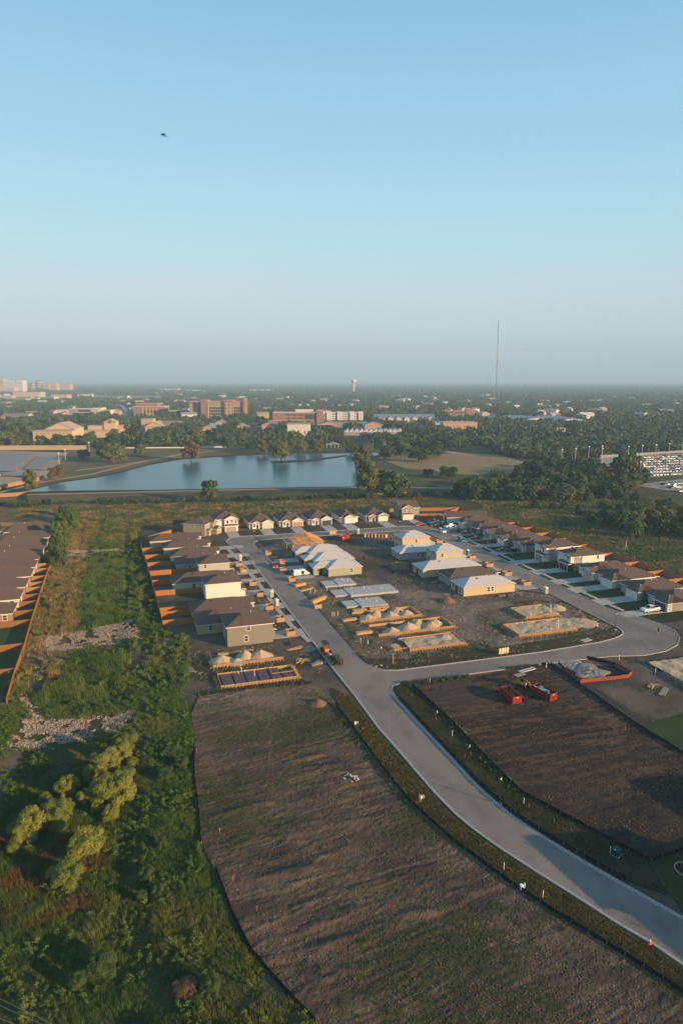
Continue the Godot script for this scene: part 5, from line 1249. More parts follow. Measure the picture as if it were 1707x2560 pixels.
	part("board", MB.new().box(-1.6, 0.3, -0.03, 1.6, 2.0, 0.0).mesh(), M["sheath_pink"] if M.has("sheath_pink") else M["wall_tan"], s2)
	for s in [-1.5, 0.0, 1.5]: part("post", MB.new().box(s - 0.06, 0, 0.003, s + 0.06, 2.1, 0.1).mesh(), M["lumber"], s2)
	var s3 := thing("street_sign", "green street name sign on a yellow post at the crossing", "sign", W(58.7, 146.1), TH)
	part("post", MB.new().box(-0.07, 0, -0.07, 0.07, 2.5, 0.07).mesh(), M["lumber"], s3)
	part("blade", MB.new().box(-0.55, 2.5, -0.02, 0.55, 2.75, 0.02).mesh(), mat("sign_green", lin(0.03, 0.22, 0.20), 0.4), s3)
	var s4 := thing("access_cover", "flat pale concrete cover lying in the verge near the cul-de-sac", "cover", W(113.5, 145.2), TH + 0.25)
	part("slab", MB.new().box(-1.6, 0, -0.8, 1.6, 0.16, 0.8).mesh(), M["concrete"], s4)
	var s5 := thing("access_cover", "flat grey concrete cover by the dark soil lot's silt fence", "cover", W(87.8, 133.1), TH + 0.2)
	part("slab", MB.new().box(-2.4, 0, -0.6, 2.4, 0.2, 0.6).mesh(), M["slab"], s5)
	lumber_pile("rusty boards beside the grey concrete cover", 84.7, 131.3, 3.0, 0.1, 1, "lumber_grey", 0.1)
	# debris near the crossing
	lumber_pile("messy heap of grey cut timber beside the trencher", 41, 151.4, 3.6, 0.5, 3, "lumber_grey", 0.5)
	lumber_pile("orange offcuts strewn beside the left street form", 38.2, 154.6, 3.8, 0.2, 1, "lumber", 0.8)
	lumber_pile("long boards dropped above the sand heap form", 38.3, 162.7, 5.0, 0.25, 1, "lumber", 0.15)
	lumber_pile("two old planks lying at the weeds", 11.3, 157.2, 3.0, 1.7, 1, "lumber_grey", 0.1)
	for k in 7:
		var q: Vector2 = P([96.1,192.9, 98.1,191.1, 111.7,185.7, 114.8,185.3, 118.2,185.4, 97,205.7, 93.9,217.2])[k]
		lumber_pile("pale offcuts strewn round the sheathed houses", q.x, q.y, 2.2, rng.randf() * 3, 1, "lumber_grey", 0.9)
	# tree ring on the mown lawn
	var rg := thing("tree_ring", "brick edged planting ring in the mown lawn", "planter", W(71.8, 66.9), 0)
	for k in 26:
		var a := TAU * k / 26
		part("brick", MB.new().box(-0.11, 0, -0.17, 0.11, 0.2, 0.17).mesh(), M["wall_brick"], rg, Vector3(cos(a) * 1.5, 0.04, sin(a) * 1.5), -a)
	part("soil", heap_mesh(1.4, 0.12, 3, 0.5), mat("mulch", lin(0.03, 0.02, 0.015)), rg, Vector3(0, 0.06, 0))
	# playground-like red pole in the meadow behind the east row
	var pp := thing("survey_tripod", "small tripod with a red cap in the grass behind the east row", "tripod", W(192.6, 225.9), 0)
	for k in 3:
		var b := MB.new(); b.tube(Vector3(0, 1.9, 0), Vector3(cos(k * 2.1) * 0.8, 0, sin(k * 2.1) * 0.8), 0.05, 0.05, 6)
		part("leg", b.mesh(), M["galv"], pp)
	var pk := MB.new(); pk.tube(Vector3(0, 1.9, 0), Vector3(0, 3.4, 0), 0.09, 0.09, 8)
	part("mast", pk.mesh(), M["galv"], pp)
	part("cap", MB.new().box(-0.2, 3.4, -0.2, 0.2, 3.8, 0.2).mesh(), M["stake_paint"], pp)

func utility(label: String, u: float, v: float, h: float, m := "galv") -> void:
	var t := thing("utility_box", label, "utility box", W(u, v, 0.04), TH + 0.3, "small utility boxes on the verges")
	if m == "util_green": mat("util_green", lin(0.015, 0.04, 0.032), 0.6)
	part("cabinet", MB.new().box(-0.22, 0, -0.16, 0.22, h * 0.8, 0.16).mesh(), M[m], t)
	var l := MB.new(); l.extr([Vector2(-0.25, h * 0.8 + 0.003), Vector2(0.25, h * 0.8 + 0.003), Vector2(0.2, h * 0.8 + 0.1), Vector2(-0.2, h * 0.8 + 0.1)], -0.19, 0.19)
	part("lid", l.mesh(), M[m], t)
	var p := MB.new(); p.tube(Vector3(0.5, 0, 0.1), Vector3(0.5, h, 0.1), 0.07, 0.07, 8)
	part("riser", p.mesh(), M["pvc"], t)

func sand_bed(label: String, u0: float, v0: float, u1: float, v1: float, y: float) -> void:
	var p := patch("sand_bed", P(rect(u0 + 0.1, v0 + 0.1, u1 - 0.1, v1 - 0.1)), 0.5, func(u, v): return y + n2.get_noise_2d(u * 25, v * 25) * 0.3 + n1.get_noise_2d(u * 70, v * 70) * 0.14, func(_u, _v): return Color.WHITE, M["sand"])
	p.remove_meta("kind")
	tag(p, label, "sand bed", "sand beds in the forms")

func rock_mesh(seed_: int) -> ArrayMesh:
	var key := "rock%d" % seed_
	if not meshes.has(key):
		var r := RandomNumberGenerator.new(); r.seed = seed_ * 77 + 5
		var pts := []
		for k in 10:
			var y := 1 - 2 * (k + 0.5) / 10.0; var a := k * 2.4
			pts.append(Vector3(cos(a) * sqrt(1 - y * y), y * 0.7, sin(a) * sqrt(1 - y * y)) * r.randf_range(0.7, 1.1))
		var b := MB.new()
		# a rough hull: every triple with all other points behind it is a face
		for i in 10:
			for j in range(i + 1, 10):
				for k in range(j + 1, 10):
					var n: Vector3 = (pts[j] - pts[i]).cross(pts[k] - pts[i])
					var pos := 0; var neg := 0
					for q in 10:
						if q in [i, j, k]: continue
						if n.dot(pts[q] - pts[i]) > 0: pos += 1
						else: neg += 1
					if pos == 0: b.tri(pts[i], pts[j], pts[k])
					elif neg == 0: b.tri(pts[i], pts[k], pts[j])
		meshes[key] = b.mesh()
	return meshes[key]

func rock_pile(label: String, u: float, v: float, r: float, n: int) -> void:
	var t := thing("rock_pile", label, "rocks", W(u, v), 0)
	for k in n:
		var a := rng.randf() * TAU; var q := sqrt(rng.randf()) * r
		var o := part("rock", rock_mesh(k % 5), M["stone"] if M.has("stone") else mat("stone", lin(0.58, 0.54, 0.47), 0.9, M["fine"], 0.8), t, Vector3(cos(a) * q, 0.12 + (r - q) * 0.22, sin(a) * q), rng.randf() * TAU)
		o.scale = Vector3.ONE * rng.randf_range(0.13, 0.3)

func brick_pallets() -> void:
	# pallets of brick set in a row at the back of the block
	for k in 7:
		var t := thing("brick_pallet", "wrapped pallet of bricks in the row near the back street", "pallet", W(98.0 + k * 1.35, 279.0 - k * 0.7), TH, "brick pallets in a row")
		part("pallet", MB.new().box(-0.6, 0, -0.6, 0.6, 0.14, 0.6).mesh(), M["lumber_grey"], t)
		for j in 4: part("brick_course", MB.new().box(-0.58, 0.145 + j * 0.36, -0.58, 0.58, 0.49 + j * 0.36, 0.58).mesh(), M["wall_brick"] if k % 3 else M["wall_tan"], t)

# ---------------------------------------------------------------- vehicles, machines, people
# a car stands along x, nose to +x; kinds: sedan, suv, pickup, van
func car_shapes(kind: String) -> Dictionary:
	if meshes.has("car" + kind): return meshes["car" + kind]
	var L := {"sedan": 4.7, "suv": 4.8, "pickup": 5.9, "van": 5.8}
	var l: float = L[kind]; var x := l / 2; var w := 0.93
	if kind == "pickup" or kind == "van": w = 1.0
	var lower := []; var cab := []
	match kind:
		"sedan":
			lower = [Vector2(-x, 0.35), Vector2(-x + 0.1, 0.85), Vector2(-x + 0.9, 0.97), Vector2(0.75, 0.98), Vector2(x - 0.35, 0.82), Vector2(x, 0.6), Vector2(x, 0.32)]
			cab = [Vector2(-1.75, 0.97), Vector2(-1.0, 1.4), Vector2(0.05, 1.44), Vector2(0.95, 0.98)]
		"suv":
			lower = [Vector2(-x, 0.4), Vector2(-x + 0.05, 1.05), Vector2(0.9, 1.08), Vector2(x - 0.3, 0.95), Vector2(x, 0.7), Vector2(x, 0.38)]
			cab = [Vector2(-x + 0.12, 1.07), Vector2(-x + 0.4, 1.68), Vector2(0.2, 1.72), Vector2(1.1, 1.07)]
		"pickup":
			lower = [Vector2(-x, 0.5), Vector2(-x, 1.12), Vector2(-0.75, 1.12), Vector2(1.2, 1.14), Vector2(x - 0.15, 1.08), Vector2(x, 0.85), Vector2(x, 0.45)]
			cab = [Vector2(-0.8, 1.12), Vector2(-0.62, 1.8), Vector2(0.65, 1.85), Vector2(1.35, 1.13)]
		"van":
			lower = [Vector2(-x, 0.4), Vector2(-x, 1.25), Vector2(1.6, 1.25), Vector2(x - 0.25, 1.05), Vector2(x, 0.8), Vector2(x, 0.4)]
			cab = [Vector2(-x + 0.02, 1.25), Vector2(-x + 0.06, 2.05), Vector2(1.2, 2.1), Vector2(1.45, 2.0), Vector2(2.15, 1.22)]
	var d := {"l": l, "w": w}
	var b := MB.new(); b.extr(lower, -w, w)
	if kind == "pickup":  # bed hollow shown by rails
		pass
	d.body = b.mesh()
	# roof and pillars: a narrower shell over the glass
	var top := 0.0
	for p in cab: top = maxf(top, p.y)
	var roof := MB.new(); var glass := MB.new()
	var base: float = cab[0].y
	var q := func(p: Vector2, s: float) -> Vector3: # tapered inwards towards the roof
		return Vector3(p.x, p.y, s * (w - 0.04 - 0.2 * (p.y - base) / (top - base)))
	for k in cab.size():
		var a: Vector2 = cab[k]; var e: Vector2 = cab[(k + 1) % cab.size()]
		var flat_top := a.y > base + 0.3 and e.y > base + 0.3
		var tgt := roof if flat_top else glass
		tgt.quad(q.call(a, -1.0), q.call(a, 1.0), q.call(e, 1.0), q.call(e, -1.0))
	for s in [-1.0, 1.0]:
		var tgt := roof if kind == "van" else glass
		for k in range(1, cab.size() - 1):
			tgt.tri(q.call(cab[0], s), q.call(cab[k], s), q.call(cab[k + 1], s))
		if kind != "van": # pillars
			for p in [[cab[0], cab[1]], [cab[2], cab[cab.size() - 1]], [cab[0].lerp(cab[cab.size() - 1], 0.5), cab[1].lerp(cab[2], 0.5)]]:
				var pa: Vector3 = q.call(p[0], s); var pb: Vector3 = q.call(p[1], s)
				roof.bar(pa, pb, 0.07, 0.07)
	roof.box(cab[1].x, top - 0.03, -(w - 0.24), cab[2].x, top + 0.02, w - 0.24)
	d.roof = roof.mesh(); d.glass = glass.mesh()
	var hl := MB.new(); hl.box(x - 0.06, 0.62, w * 0.55, x + 0.015, 0.78, w * 0.92); hl.box(x - 0.06, 0.62, -w * 0.92, x + 0.015, 0.78, -w * 0.55)
	d.light_y = 0.62
	var h1 := MB.new(); h1.box(-0.05, 0, -0.18, 0.02, 0.16, 0.18)
	d.lamp = h1.mesh()
	var bp := MB.new(); bp.box(-0.06, 0, -w * 0.95, 0.05, 0.22, w * 0.95)
	d.bumper = bp.mesh()
	meshes["car" + kind] = d
	return d

func car(called: String, label: String, cat: String, kind: String, c: Color, u: float, v: float, turn: float, group := "cars parked along the streets") -> Node3D:
	var d := car_shapes(kind)
	var t := thing(called, label, cat, W(u, v, 0.06), TH + turn, group)
	var m := mat("paint%s" % c.to_html(), c, 0.3)
	if not m.clearcoat_enabled: m.clearcoat_enabled = true; m.clearcoat = 0.6; m.clearcoat_roughness = 0.1
	part("body", d.body, m, t); part("roof", d.roof, m, t); part("window", d.glass, M["glass"], t)
	var r := 0.40 if kind == "pickup" or kind == "van" else 0.34
	for s in [-1, 1]:
		wheel(t, Vector3(d.l * 0.31, r, s * (d.w - 0.09)), r, 0.22, M["galv"], 14)
		wheel(t, Vector3(-d.l * 0.30, r, s * (d.w - 0.09)), r, 0.22, M["galv"], 14)
		part("headlight", d.lamp, M["pvc"], t, Vector3(d.l / 2 + 0.005, 0.62, s * d.w * 0.72))
		part("tail_light", d.lamp, mat("tail_red", lin(0.25, 0.01, 0.01), 0.3), t, Vector3(-d.l / 2 + 0.01, 0.72, s * d.w * 0.78))
	part("bumper", d.bumper, M["galv"] if kind == "pickup" else m, t, Vector3(d.l / 2, 0.32, 0))
	part("bumper", d.bumper, M["galv"] if kind == "pickup" else m, t, Vector3(-d.l / 2, 0.36, 0))
	if kind == "pickup":
		part("cargo_bed", MB.new().box(-d.l / 2 + 0.08, 1.123, -0.86, -0.9, 1.128, 0.86).mesh(), M["black_metal"], t)
		for s in [-1, 1]: part("bed_rail", MB.new().box(-d.l / 2, 1.12, s * 0.94 - 0.06, -0.82, 1.3, s * 0.94 + 0.06).mesh(), m, t)
		part("tailgate", MB.new().box(-d.l / 2, 1.12, -0.877, -d.l / 2 + 0.06, 1.3, 0.877).mesh(), m, t)
	return t

func vehicles() -> void:
	var white := lin(0.72, 0.71, 0.68); var black := lin(0.02, 0.02, 0.023); var silver := lin(0.42, 0.43, 0.44)
	var cars := "cars parked along the streets"
	car("pickup_truck", "white pickup truck on the last drive before the cul-de-sac", "pickup", "pickup", white, 146.8, 159.4, PI)
	var vn := car("van", "white work van with an open side door before the sheathed house", "van", "van", white, 56.0, 228.2, 0.1)
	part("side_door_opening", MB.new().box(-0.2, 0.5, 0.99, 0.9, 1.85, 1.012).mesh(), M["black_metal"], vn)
	car("pickup_truck", "red pickup truck at the kerb of the left street", "pickup", "pickup", lin(0.33, 0.02, 0.02), 49.0, 241.6, -PI / 2)
	car("car", "bright red sedan at the kerb by the taupe house", "car", "sedan", lin(0.42, 0.025, 0.02), 130.4, 294.0, 0.1)
	car("pickup_truck", "dark blue pickup on the drive of the end house", "pickup", "pickup", lin(0.03, 0.06, 0.11), 139.8, 297.4, 0.25)
	car("car", "black car at the kerb before the dark blue pickup", "car", "suv", black, 136.0, 291.6, 0.5)
	car("car", "brown car on the drive between dark blue and white pickup", "car", "suv", lin(0.10, 0.06, 0.045), 142.6, 292.0, 0.25)
	car("pickup_truck", "white pickup on the drive beside the white sedan", "pickup", "pickup", white, 142.6, 285.4, PI + 0.15)
	car("car", "white sedan on the drive beside the white pickup", "car", "sedan", white, 143.0, 281.9, PI + 0.15)
	car("car", "silver car parked on the street by the curved footway", "car", "suv", lin(0.55, 0.57, 0.58), 134.3, 277.2, -PI / 2 + 0.1)
	car("car", "brown sedan on the drive of the dark front roof house", "car", "sedan", lin(0.11, 0.07, 0.065), 143.2, 270.9, 0.0)
	car("car", "black sedan on the drive before the white house", "car", "sedan", lin(0.03, 0.022, 0.024), 142.6, 260.0, 0.0)
	car("car", "teal hatchback at the kerb of the east street", "car", "sedan", lin(0.03, 0.20, 0.23), 134.4, 258.6, PI / 2)
	car("pickup_truck", "black pickup on the drive before the cream house", "pickup", "pickup", black, 145.4, 235.2, 0.0)
	car("car", "red car beside the black pickup", "car", "sedan", lin(0.30, 0.02, 0.03), 142.4, 237.6, 0.0)
	for k in 3:
		car("car", ["silver car in the street between the older houses", "white car in the street between the older houses", "dark car in the street between the older houses"][k], "car", ["sedan", "suv", "sedan"][k], [silver, white, black][k], -58.5 + 0.8 * k, 296.0 + k * 9.0, PI / 2)
	for k in 3:
		var t := thing("wheelie_bin", "black wheeled bin by the garages of the east row", "bin", W([149.2, 149.4, 149.0][k], [186.0 + 1.6, 263.6, 274.4][k], 0.05), TH, "wheeled bins")
		part("body", MB.new().box(-0.32, 0.08, -0.35, 0.32, 0.95, 0.35).mesh(), M["black_metal"], t)
		part("lid", MB.new().box(-0.35, 0.955, -0.38, 0.35, 1.03, 0.38).mesh(), M["black_metal"], t)
		wheel(t, Vector3(0, 0.12, 0.36), 0.12, 0.08, M["galv"], 8)
	tractors()
	loader()
	person()
	bird()
	power_lines()

func tractors() -> void:
	# trencher with orange engine and canopy, and a green tractor behind it, at the kerb
	var org := mat("machine_orange", lin(0.55, 0.16, 0.03), 0.5)
	var t := thing("trencher", "orange trencher with black canopy standing at the left street kerb", "trencher", W(44.9, 157.6, 0.05), TH + PI / 2)
	part("engine_cover", MB.new().box(-1.3, 0.7, -0.55, 0.7, 1.55, 0.55).mesh(), org, t)
	part("chassis", MB.new().box(-2.2, 0.45, -0.5, 1.6, 0.697, 0.5).mesh(), M["black_metal"], t)
	part("seat", MB.new().box(0.75, 0.9, -0.35, 1.25, 1.5, 0.35).mesh(), mat("seat_red", lin(0.16, 0.03, 0.03), 0.7), t)
	for s in [[-1.2, -0.5], [-1.2, 0.5], [1.3, -0.5], [1.3, 0.5]]:
		part("canopy_post", MB.new().box(s[0] * 0.9 + 0.5 - 0.04, 1.2, s[1] - 0.04, s[0] * 0.9 + 0.5 + 0.04, 2.55, s[1] + 0.04).mesh(), M["black_metal"], t)
	part("canopy", MB.new().box(-0.9, 2.55, -0.75, 1.9, 2.65, 0.75).mesh(), M["black_metal"], t)
	for s in [-1, 1]:
		wheel(t, Vector3(1.1, 0.55, s * 0.85), 0.55, 0.4, org); wheel(t, Vector3(-1.3, 0.55, s * 0.85), 0.55, 0.4, org)
	var boom := MB.new(); boom.bar(Vector3(-2.2, 0.8, 0), Vector3(-4.6, 1.3, 0), 0.3, 0.35); boom.bar(Vector3(-2.2, 0.6, 0.25), Vector3(-4.4, 0.25, 0.25), 0.2, 0.25)
	part("digging_chain", boom.mesh(), M["galv"], t)
	part("blade", MB.new().box(1.7, 0.15, -1.0, 1.85, 0.9, 1.0).mesh(), M["lumber_grey"], t)
	var g := thing("tractor", "dark green tractor with orange wheels behind the trencher", "tractor", W(45.6, 150.4, 0.05), TH + PI / 2)
	var gr := mat("machine_green", lin(0.02, 0.06, 0.045), 0.45)
	part("bonnet", MB.new().box(0.3, 0.8, -0.42, 2.1, 1.45, 0.42).mesh(), gr, g)
	part("chassis", MB.new().box(-1.2, 0.55, -0.4, 2.2, 0.797, 0.4).mesh(), M["black_metal"], g)
	part("cab", MB.new().box(-1.0, 0.85, -0.7, 0.29, 1.5, 0.7).mesh(), gr, g)
	part("cab_window", MB.new().box(-0.95, 1.503, -0.65, 0.22, 2.1, 0.65).mesh(), M["glass"], g)
	part("cab_roof", MB.new().box(-1.05, 2.103, -0.72, 0.32, 2.2, 0.72).mesh(), gr, g)
	for s in [-1, 1]:
		wheel(g, Vector3(-0.8, 0.75, s * 0.95), 0.75, 0.45, org, 20); wheel(g, Vector3(1.6, 0.5, s * 0.8), 0.5, 0.32, org)
	var lo := MB.new()
	for s in [-1, 1]: lo.bar(Vector3(0.4, 1.3, s * 0.75), Vector3(3.0, 0.9, s * 0.75), 0.12, 0.2)
	part("loader_arm", lo.mesh(), M["black_metal"], g)
	var bk := MB.new(); bk.extr([Vector2(2.9, 0.3), Vector2(3.7, 0.25), Vector2(3.6, 0.4), Vector2(3.1, 0.5), Vector2(3.1, 1.0), Vector2(2.9, 1.0)], -0.95, 0.95)
	part("bucket", bk.mesh(), mat("rust", lin(0.13, 0.07, 0.06), 0.8), g)
	var bh := MB.new(); bh.bar(Vector3(-1.2, 0.9, 0), Vector3(-2.2, 2.3, 0.2), 0.2, 0.25); bh.bar(Vector3(-2.2, 2.3, 0.2), Vector3(-3.0, 1.0, 0.3), 0.18, 0.2)
	part("backhoe_arm", bh.mesh(), mat("rust", lin(0.13, 0.07, 0.06), 0.8), g)

func loader() -> void:
	var y := mat("machine_yellow", lin(0.42, 0.21, 0.03), 0.5)
	var t := thing("skid_loader", "small yellow and black skid loader beside the red dumpster", "loader", W(82.0, 125.4, 0.05), TH - PI / 2 + 0.3)
	for s in [-1, 1]:
		var tr := MB.new(); tr.extr([Vector2(-1.2, 0.15), Vector2(-0.9, 0.0), Vector2(0.9, 0.0), Vector2(1.2, 0.15), Vector2(1.15, 0.5), Vector2(0.8, 0.62), Vector2(-0.9, 0.62), Vector2(-1.2, 0.5)], s * 0.75 - 0.2, s * 0.75 + 0.2)
		part("track", tr.mesh(), M["black_metal"], t)
		var ar := MB.new(); ar.bar(Vector3(-1.1, 1.55, s * 0.8), Vector3(0.9, 1.2, s * 0.8), 0.16, 0.22); ar.bar(Vector3(0.9, 1.25, s * 0.8), Vector3(1.5, 0.35, s * 0.8), 0.16, 0.2)
		part("lift_arm", ar.mesh(), y, t)
	part("body", MB.new().box(-1.3, 0.5, -0.52, 0.6, 1.2, 0.52).mesh(), y, t)
	part("cab", MB.new().box(-0.5, 1.203, -0.5, 0.6, 2.0, 0.5).mesh(), M["glass"], t)
	part("cab_roof", MB.new().box(-0.6, 2.003, -0.56, 0.65, 2.1, 0.56).mesh(), M["black_metal"], t)
	var bk := MB.new(); bk.extr([Vector2(1.4, 0.05), Vector2(2.1, 0.0), Vector2(2.0, 0.14), Vector2(1.55, 0.2), Vector2(1.55, 0.7), Vector2(1.4, 0.7)], -0.95, 0.95)
	part("bucket", bk.mesh(), M["black_metal"], t)

# one smooth figure: tapered capsules joined and meshed with surface nets
func body_mesh(bones: Array, cell: float, blend := 0.03) -> ArrayMesh:
	var lo := Vector3.INF; var hi := -Vector3.INF
	for b in bones:
		for k in 2:
			var r: Vector3 = Vector3.ONE * (b[2 + k] + 0.06)
			lo = lo.min(b[k] - r); hi = hi.max(b[k] + r)
	var n := Vector3i(((hi - lo) / cell).ceil()) + Vector3i.ONE
	var f := PackedFloat32Array(); f.resize(n.x * n.y * n.z); f.fill(1.0)
	for b in bones:
		var reach: Vector3 = Vector3.ONE * (maxf(b[2], b[3]) + 0.06)
		var a0 := Vector3i(((b[0].min(b[1]) - reach - lo) / cell).floor()).clamp(Vector3i.ZERO, n - Vector3i.ONE)
		var a1 := Vector3i(((b[0].max(b[1]) + reach - lo) / cell).ceil()).clamp(Vector3i.ZERO, n - Vector3i.ONE)
		var ax: Vector3 = b[1] - b[0]; var l2 := maxf(ax.length_squared(), 1e-6)
		for z in range(a0.z, a1.z + 1):
			for y in range(a0.y, a1.y + 1):
				for x in range(a0.x, a1.x + 1):
					var p := lo + Vector3(x, y, z) * cell
					var t: float = clampf((p - b[0]).dot(ax) / l2, 0, 1)
					var d: float = p.distance_to(b[0] + ax * t) - lerpf(b[2], b[3], t)
					var i := (z * n.y + y) * n.x + x
					var e := f[i]
					var h := clampf(0.5 + 0.5 * (e - d) / blend, 0, 1)
					f[i] = lerpf(e, d, h) - blend * h * (1 - h)
	var at := {}
	var vs := PackedVector3Array(); var ix := PackedInt32Array()
	var I := func(x, y, z): return (z * n.y + y) * n.x + x
	for z in n.z - 1:
		for y in n.y - 1:
			for x in n.x - 1:
				var m := 0; var s := Vector3.ZERO; var c := 0
				var q := []
				for k in 8:
					var e: float = f[I.call(x + (k & 1), y + ((k >> 1) & 1), z + (k >> 2))]
					q.append(e)
					if e < 0: m += 1
				if m == 0 or m == 8: continue
				for e in [[0, 1], [2, 3], [4, 5], [6, 7], [0, 2], [1, 3], [4, 6], [5, 7], [0, 4], [1, 5], [2, 6], [3, 7]]:
					if (q[e[0]] < 0) != (q[e[1]] < 0):
						var t: float = q[e[0]] / (q[e[0]] - q[e[1]])
						var pa := Vector3(e[0] & 1, (e[0] >> 1) & 1, e[0] >> 2); var pb := Vector3(e[1] & 1, (e[1] >> 1) & 1, e[1] >> 2)
						s += pa.lerp(pb, t); c += 1
				at[I.call(x, y, z)] = vs.size()
				vs.append(lo + (Vector3(x, y, z) + s / c) * cell)
	for z in range(1, n.z - 1):
		for y in range(1, n.y - 1):
			for x in range(1, n.x - 1):
				var e: float = f[I.call(x, y, z)]
				for ax in 3:
					var o := Vector3i.ZERO; o[ax] = 1
					var e2: float = f[I.call(x + o.x, y + o.y, z + o.z)]
					if (e < 0) == (e2 < 0): continue
					var u := Vector3i.ZERO; u[(ax + 1) % 3] = 1
					var w := Vector3i.ZERO; w[(ax + 2) % 3] = 1
					var p := Vector3i(x, y, z)
					var c := [p - u - w, p - w, p, p - u]
					var k := []
					for g in c: k.append(at.get(I.call(g.x, g.y, g.z), -1))
					if -1 in k: continue
					if e < 0: ix.append_array([k[0], k[2], k[1], k[0], k[3], k[2]])
					else: ix.append_array([k[0], k[1], k[2], k[0], k[2], k[3]])
	var a := []
	a.resize(Mesh.ARRAY_MAX)
	a[Mesh.ARRAY_VERTEX] = vs; a[Mesh.ARRAY_INDEX] = ix
	var am := ArrayMesh.new(); am.add_surface_from_arrays(Mesh.PRIMITIVE_TRIANGLES, a)
	var st := SurfaceTool.new(); st.create_from(am, 0); st.generate_normals()
	return st.commit()

func person() -> void:
	# walking away along the cul-de-sac, dark red shirt, dark shorts
	var t := thing("person", "person in a dark red shirt and dark shorts walking on the cul-de-sac", "person", W(135.5, 143.7, 0.035), TH + 2.4)
	var V := func(x: float, y: float, z: float) -> Vector3: return Vector3(x, y, z)
	var bones := [
		[V.call(0, 1.58, 0.01), V.call(0, 1.66, 0.0), 0.088, 0.095], [V.call(0, 1.44, 0), V.call(0, 1.55, 0), 0.055, 0.055],
		[V.call(-0.14, 1.40, 0), V.call(0.14, 1.40, 0), 0.075, 0.075], [V.call(0, 1.36, 0), V.call(0, 1.02, 0), 0.135, 0.115], [V.call(-0.08, 0.95, 0), V.call(0.08, 0.95, 0), 0.115, 0.115],
		[V.call(0.095, 0.92, 0), V.call(0.10, 0.50, 0.12), 0.085, 0.058], [V.call(0.10, 0.50, 0.12), V.call(0.10, 0.10, 0.06), 0.054, 0.038], [V.call(0.10, 0.05, 0.02), V.call(0.11, 0.04, 0.2), 0.042, 0.032],
		[V.call(-0.095, 0.92, 0), V.call(-0.10, 0.52, -0.10), 0.085, 0.058], [V.call(-0.10, 0.52, -0.10), V.call(-0.10, 0.16, -0.30), 0.054, 0.038], [V.call(-0.10, 0.11, -0.33), V.call(-0.11, 0.04, -0.16), 0.042, 0.032],
		[V.call(0.19, 1.40, 0), V.call(0.24, 1.13, -0.10), 0.05, 0.042], [V.call(0.24, 1.13, -0.10), V.call(0.23, 0.91, -0.02), 0.04, 0.03],
		[V.call(-0.19, 1.40, 0), V.call(-0.24, 1.13, 0.08), 0.05, 0.042], [V.call(-0.24, 1.13, 0.08), V.call(-0.22, 0.95, 0.22), 0.04, 0.03]]
	for s in [-1, 1]: # hands with separate fingers
		var wv: Vector3 = V.call(0.23, 0.90, -0.02) if s > 0 else V.call(-0.22, 0.94, 0.225)
		var pm: Vector3 = wv + Vector3(0, -0.07, 0.03)
		bones.append([wv, pm, 0.026, 0.03])
		for k in 4: bones.append([pm + Vector3(0, 0, -0.025 + k * 0.017), pm + Vector3(-s * 0.015, -0.065 + absf(k - 1.5) * 0.008, -0.02 + k * 0.017), 0.009, 0.008])
		bones.append([wv + Vector3(-s * 0.02, -0.03, 0.02), wv + Vector3(-s * 0.045, -0.07, 0.04), 0.01, 0.009])
	part("body", body_mesh(bones, 0.014), mat("skin", lin(0.36, 0.20, 0.13), 0.6), t)
	var cl_ := []
	for b in [2, 3, 4]: cl_.append([bones[b][0], bones[b][1], bones[b][2] + 0.016, bones[b][3] + 0.02])
	for b in [11, 13]: cl_.append([bones[b][0], bones[b][0].lerp(bones[b][1], 0.7), 0.066, 0.062])
	part("shirt", body_mesh(cl_, 0.016), mat("shirt_red", lin(0.13, 0.015, 0.03), 0.9), t)
	var sh := []
	for b in [4]: sh.append([bones[b][0] - Vector3(0, 0.03, 0), bones[b][1] - Vector3(0, 0.03, 0), 0.14, 0.14])
	for b in [5, 8]: sh.append([bones[b][0], bones[b][0].lerp(bones[b][1], 0.85), 0.105, 0.095])
	part("shorts", body_mesh(sh, 0.016), mat("shorts_dark", lin(0.02, 0.02, 0.025), 0.9), t)
	part("hair", body_mesh([[V.call(0, 1.66, -0.02), V.call(0, 1.70, -0.012), 0.098, 0.09]], 0.014), mat("hair_dark", lin(0.02, 0.014, 0.01), 0.8), t)

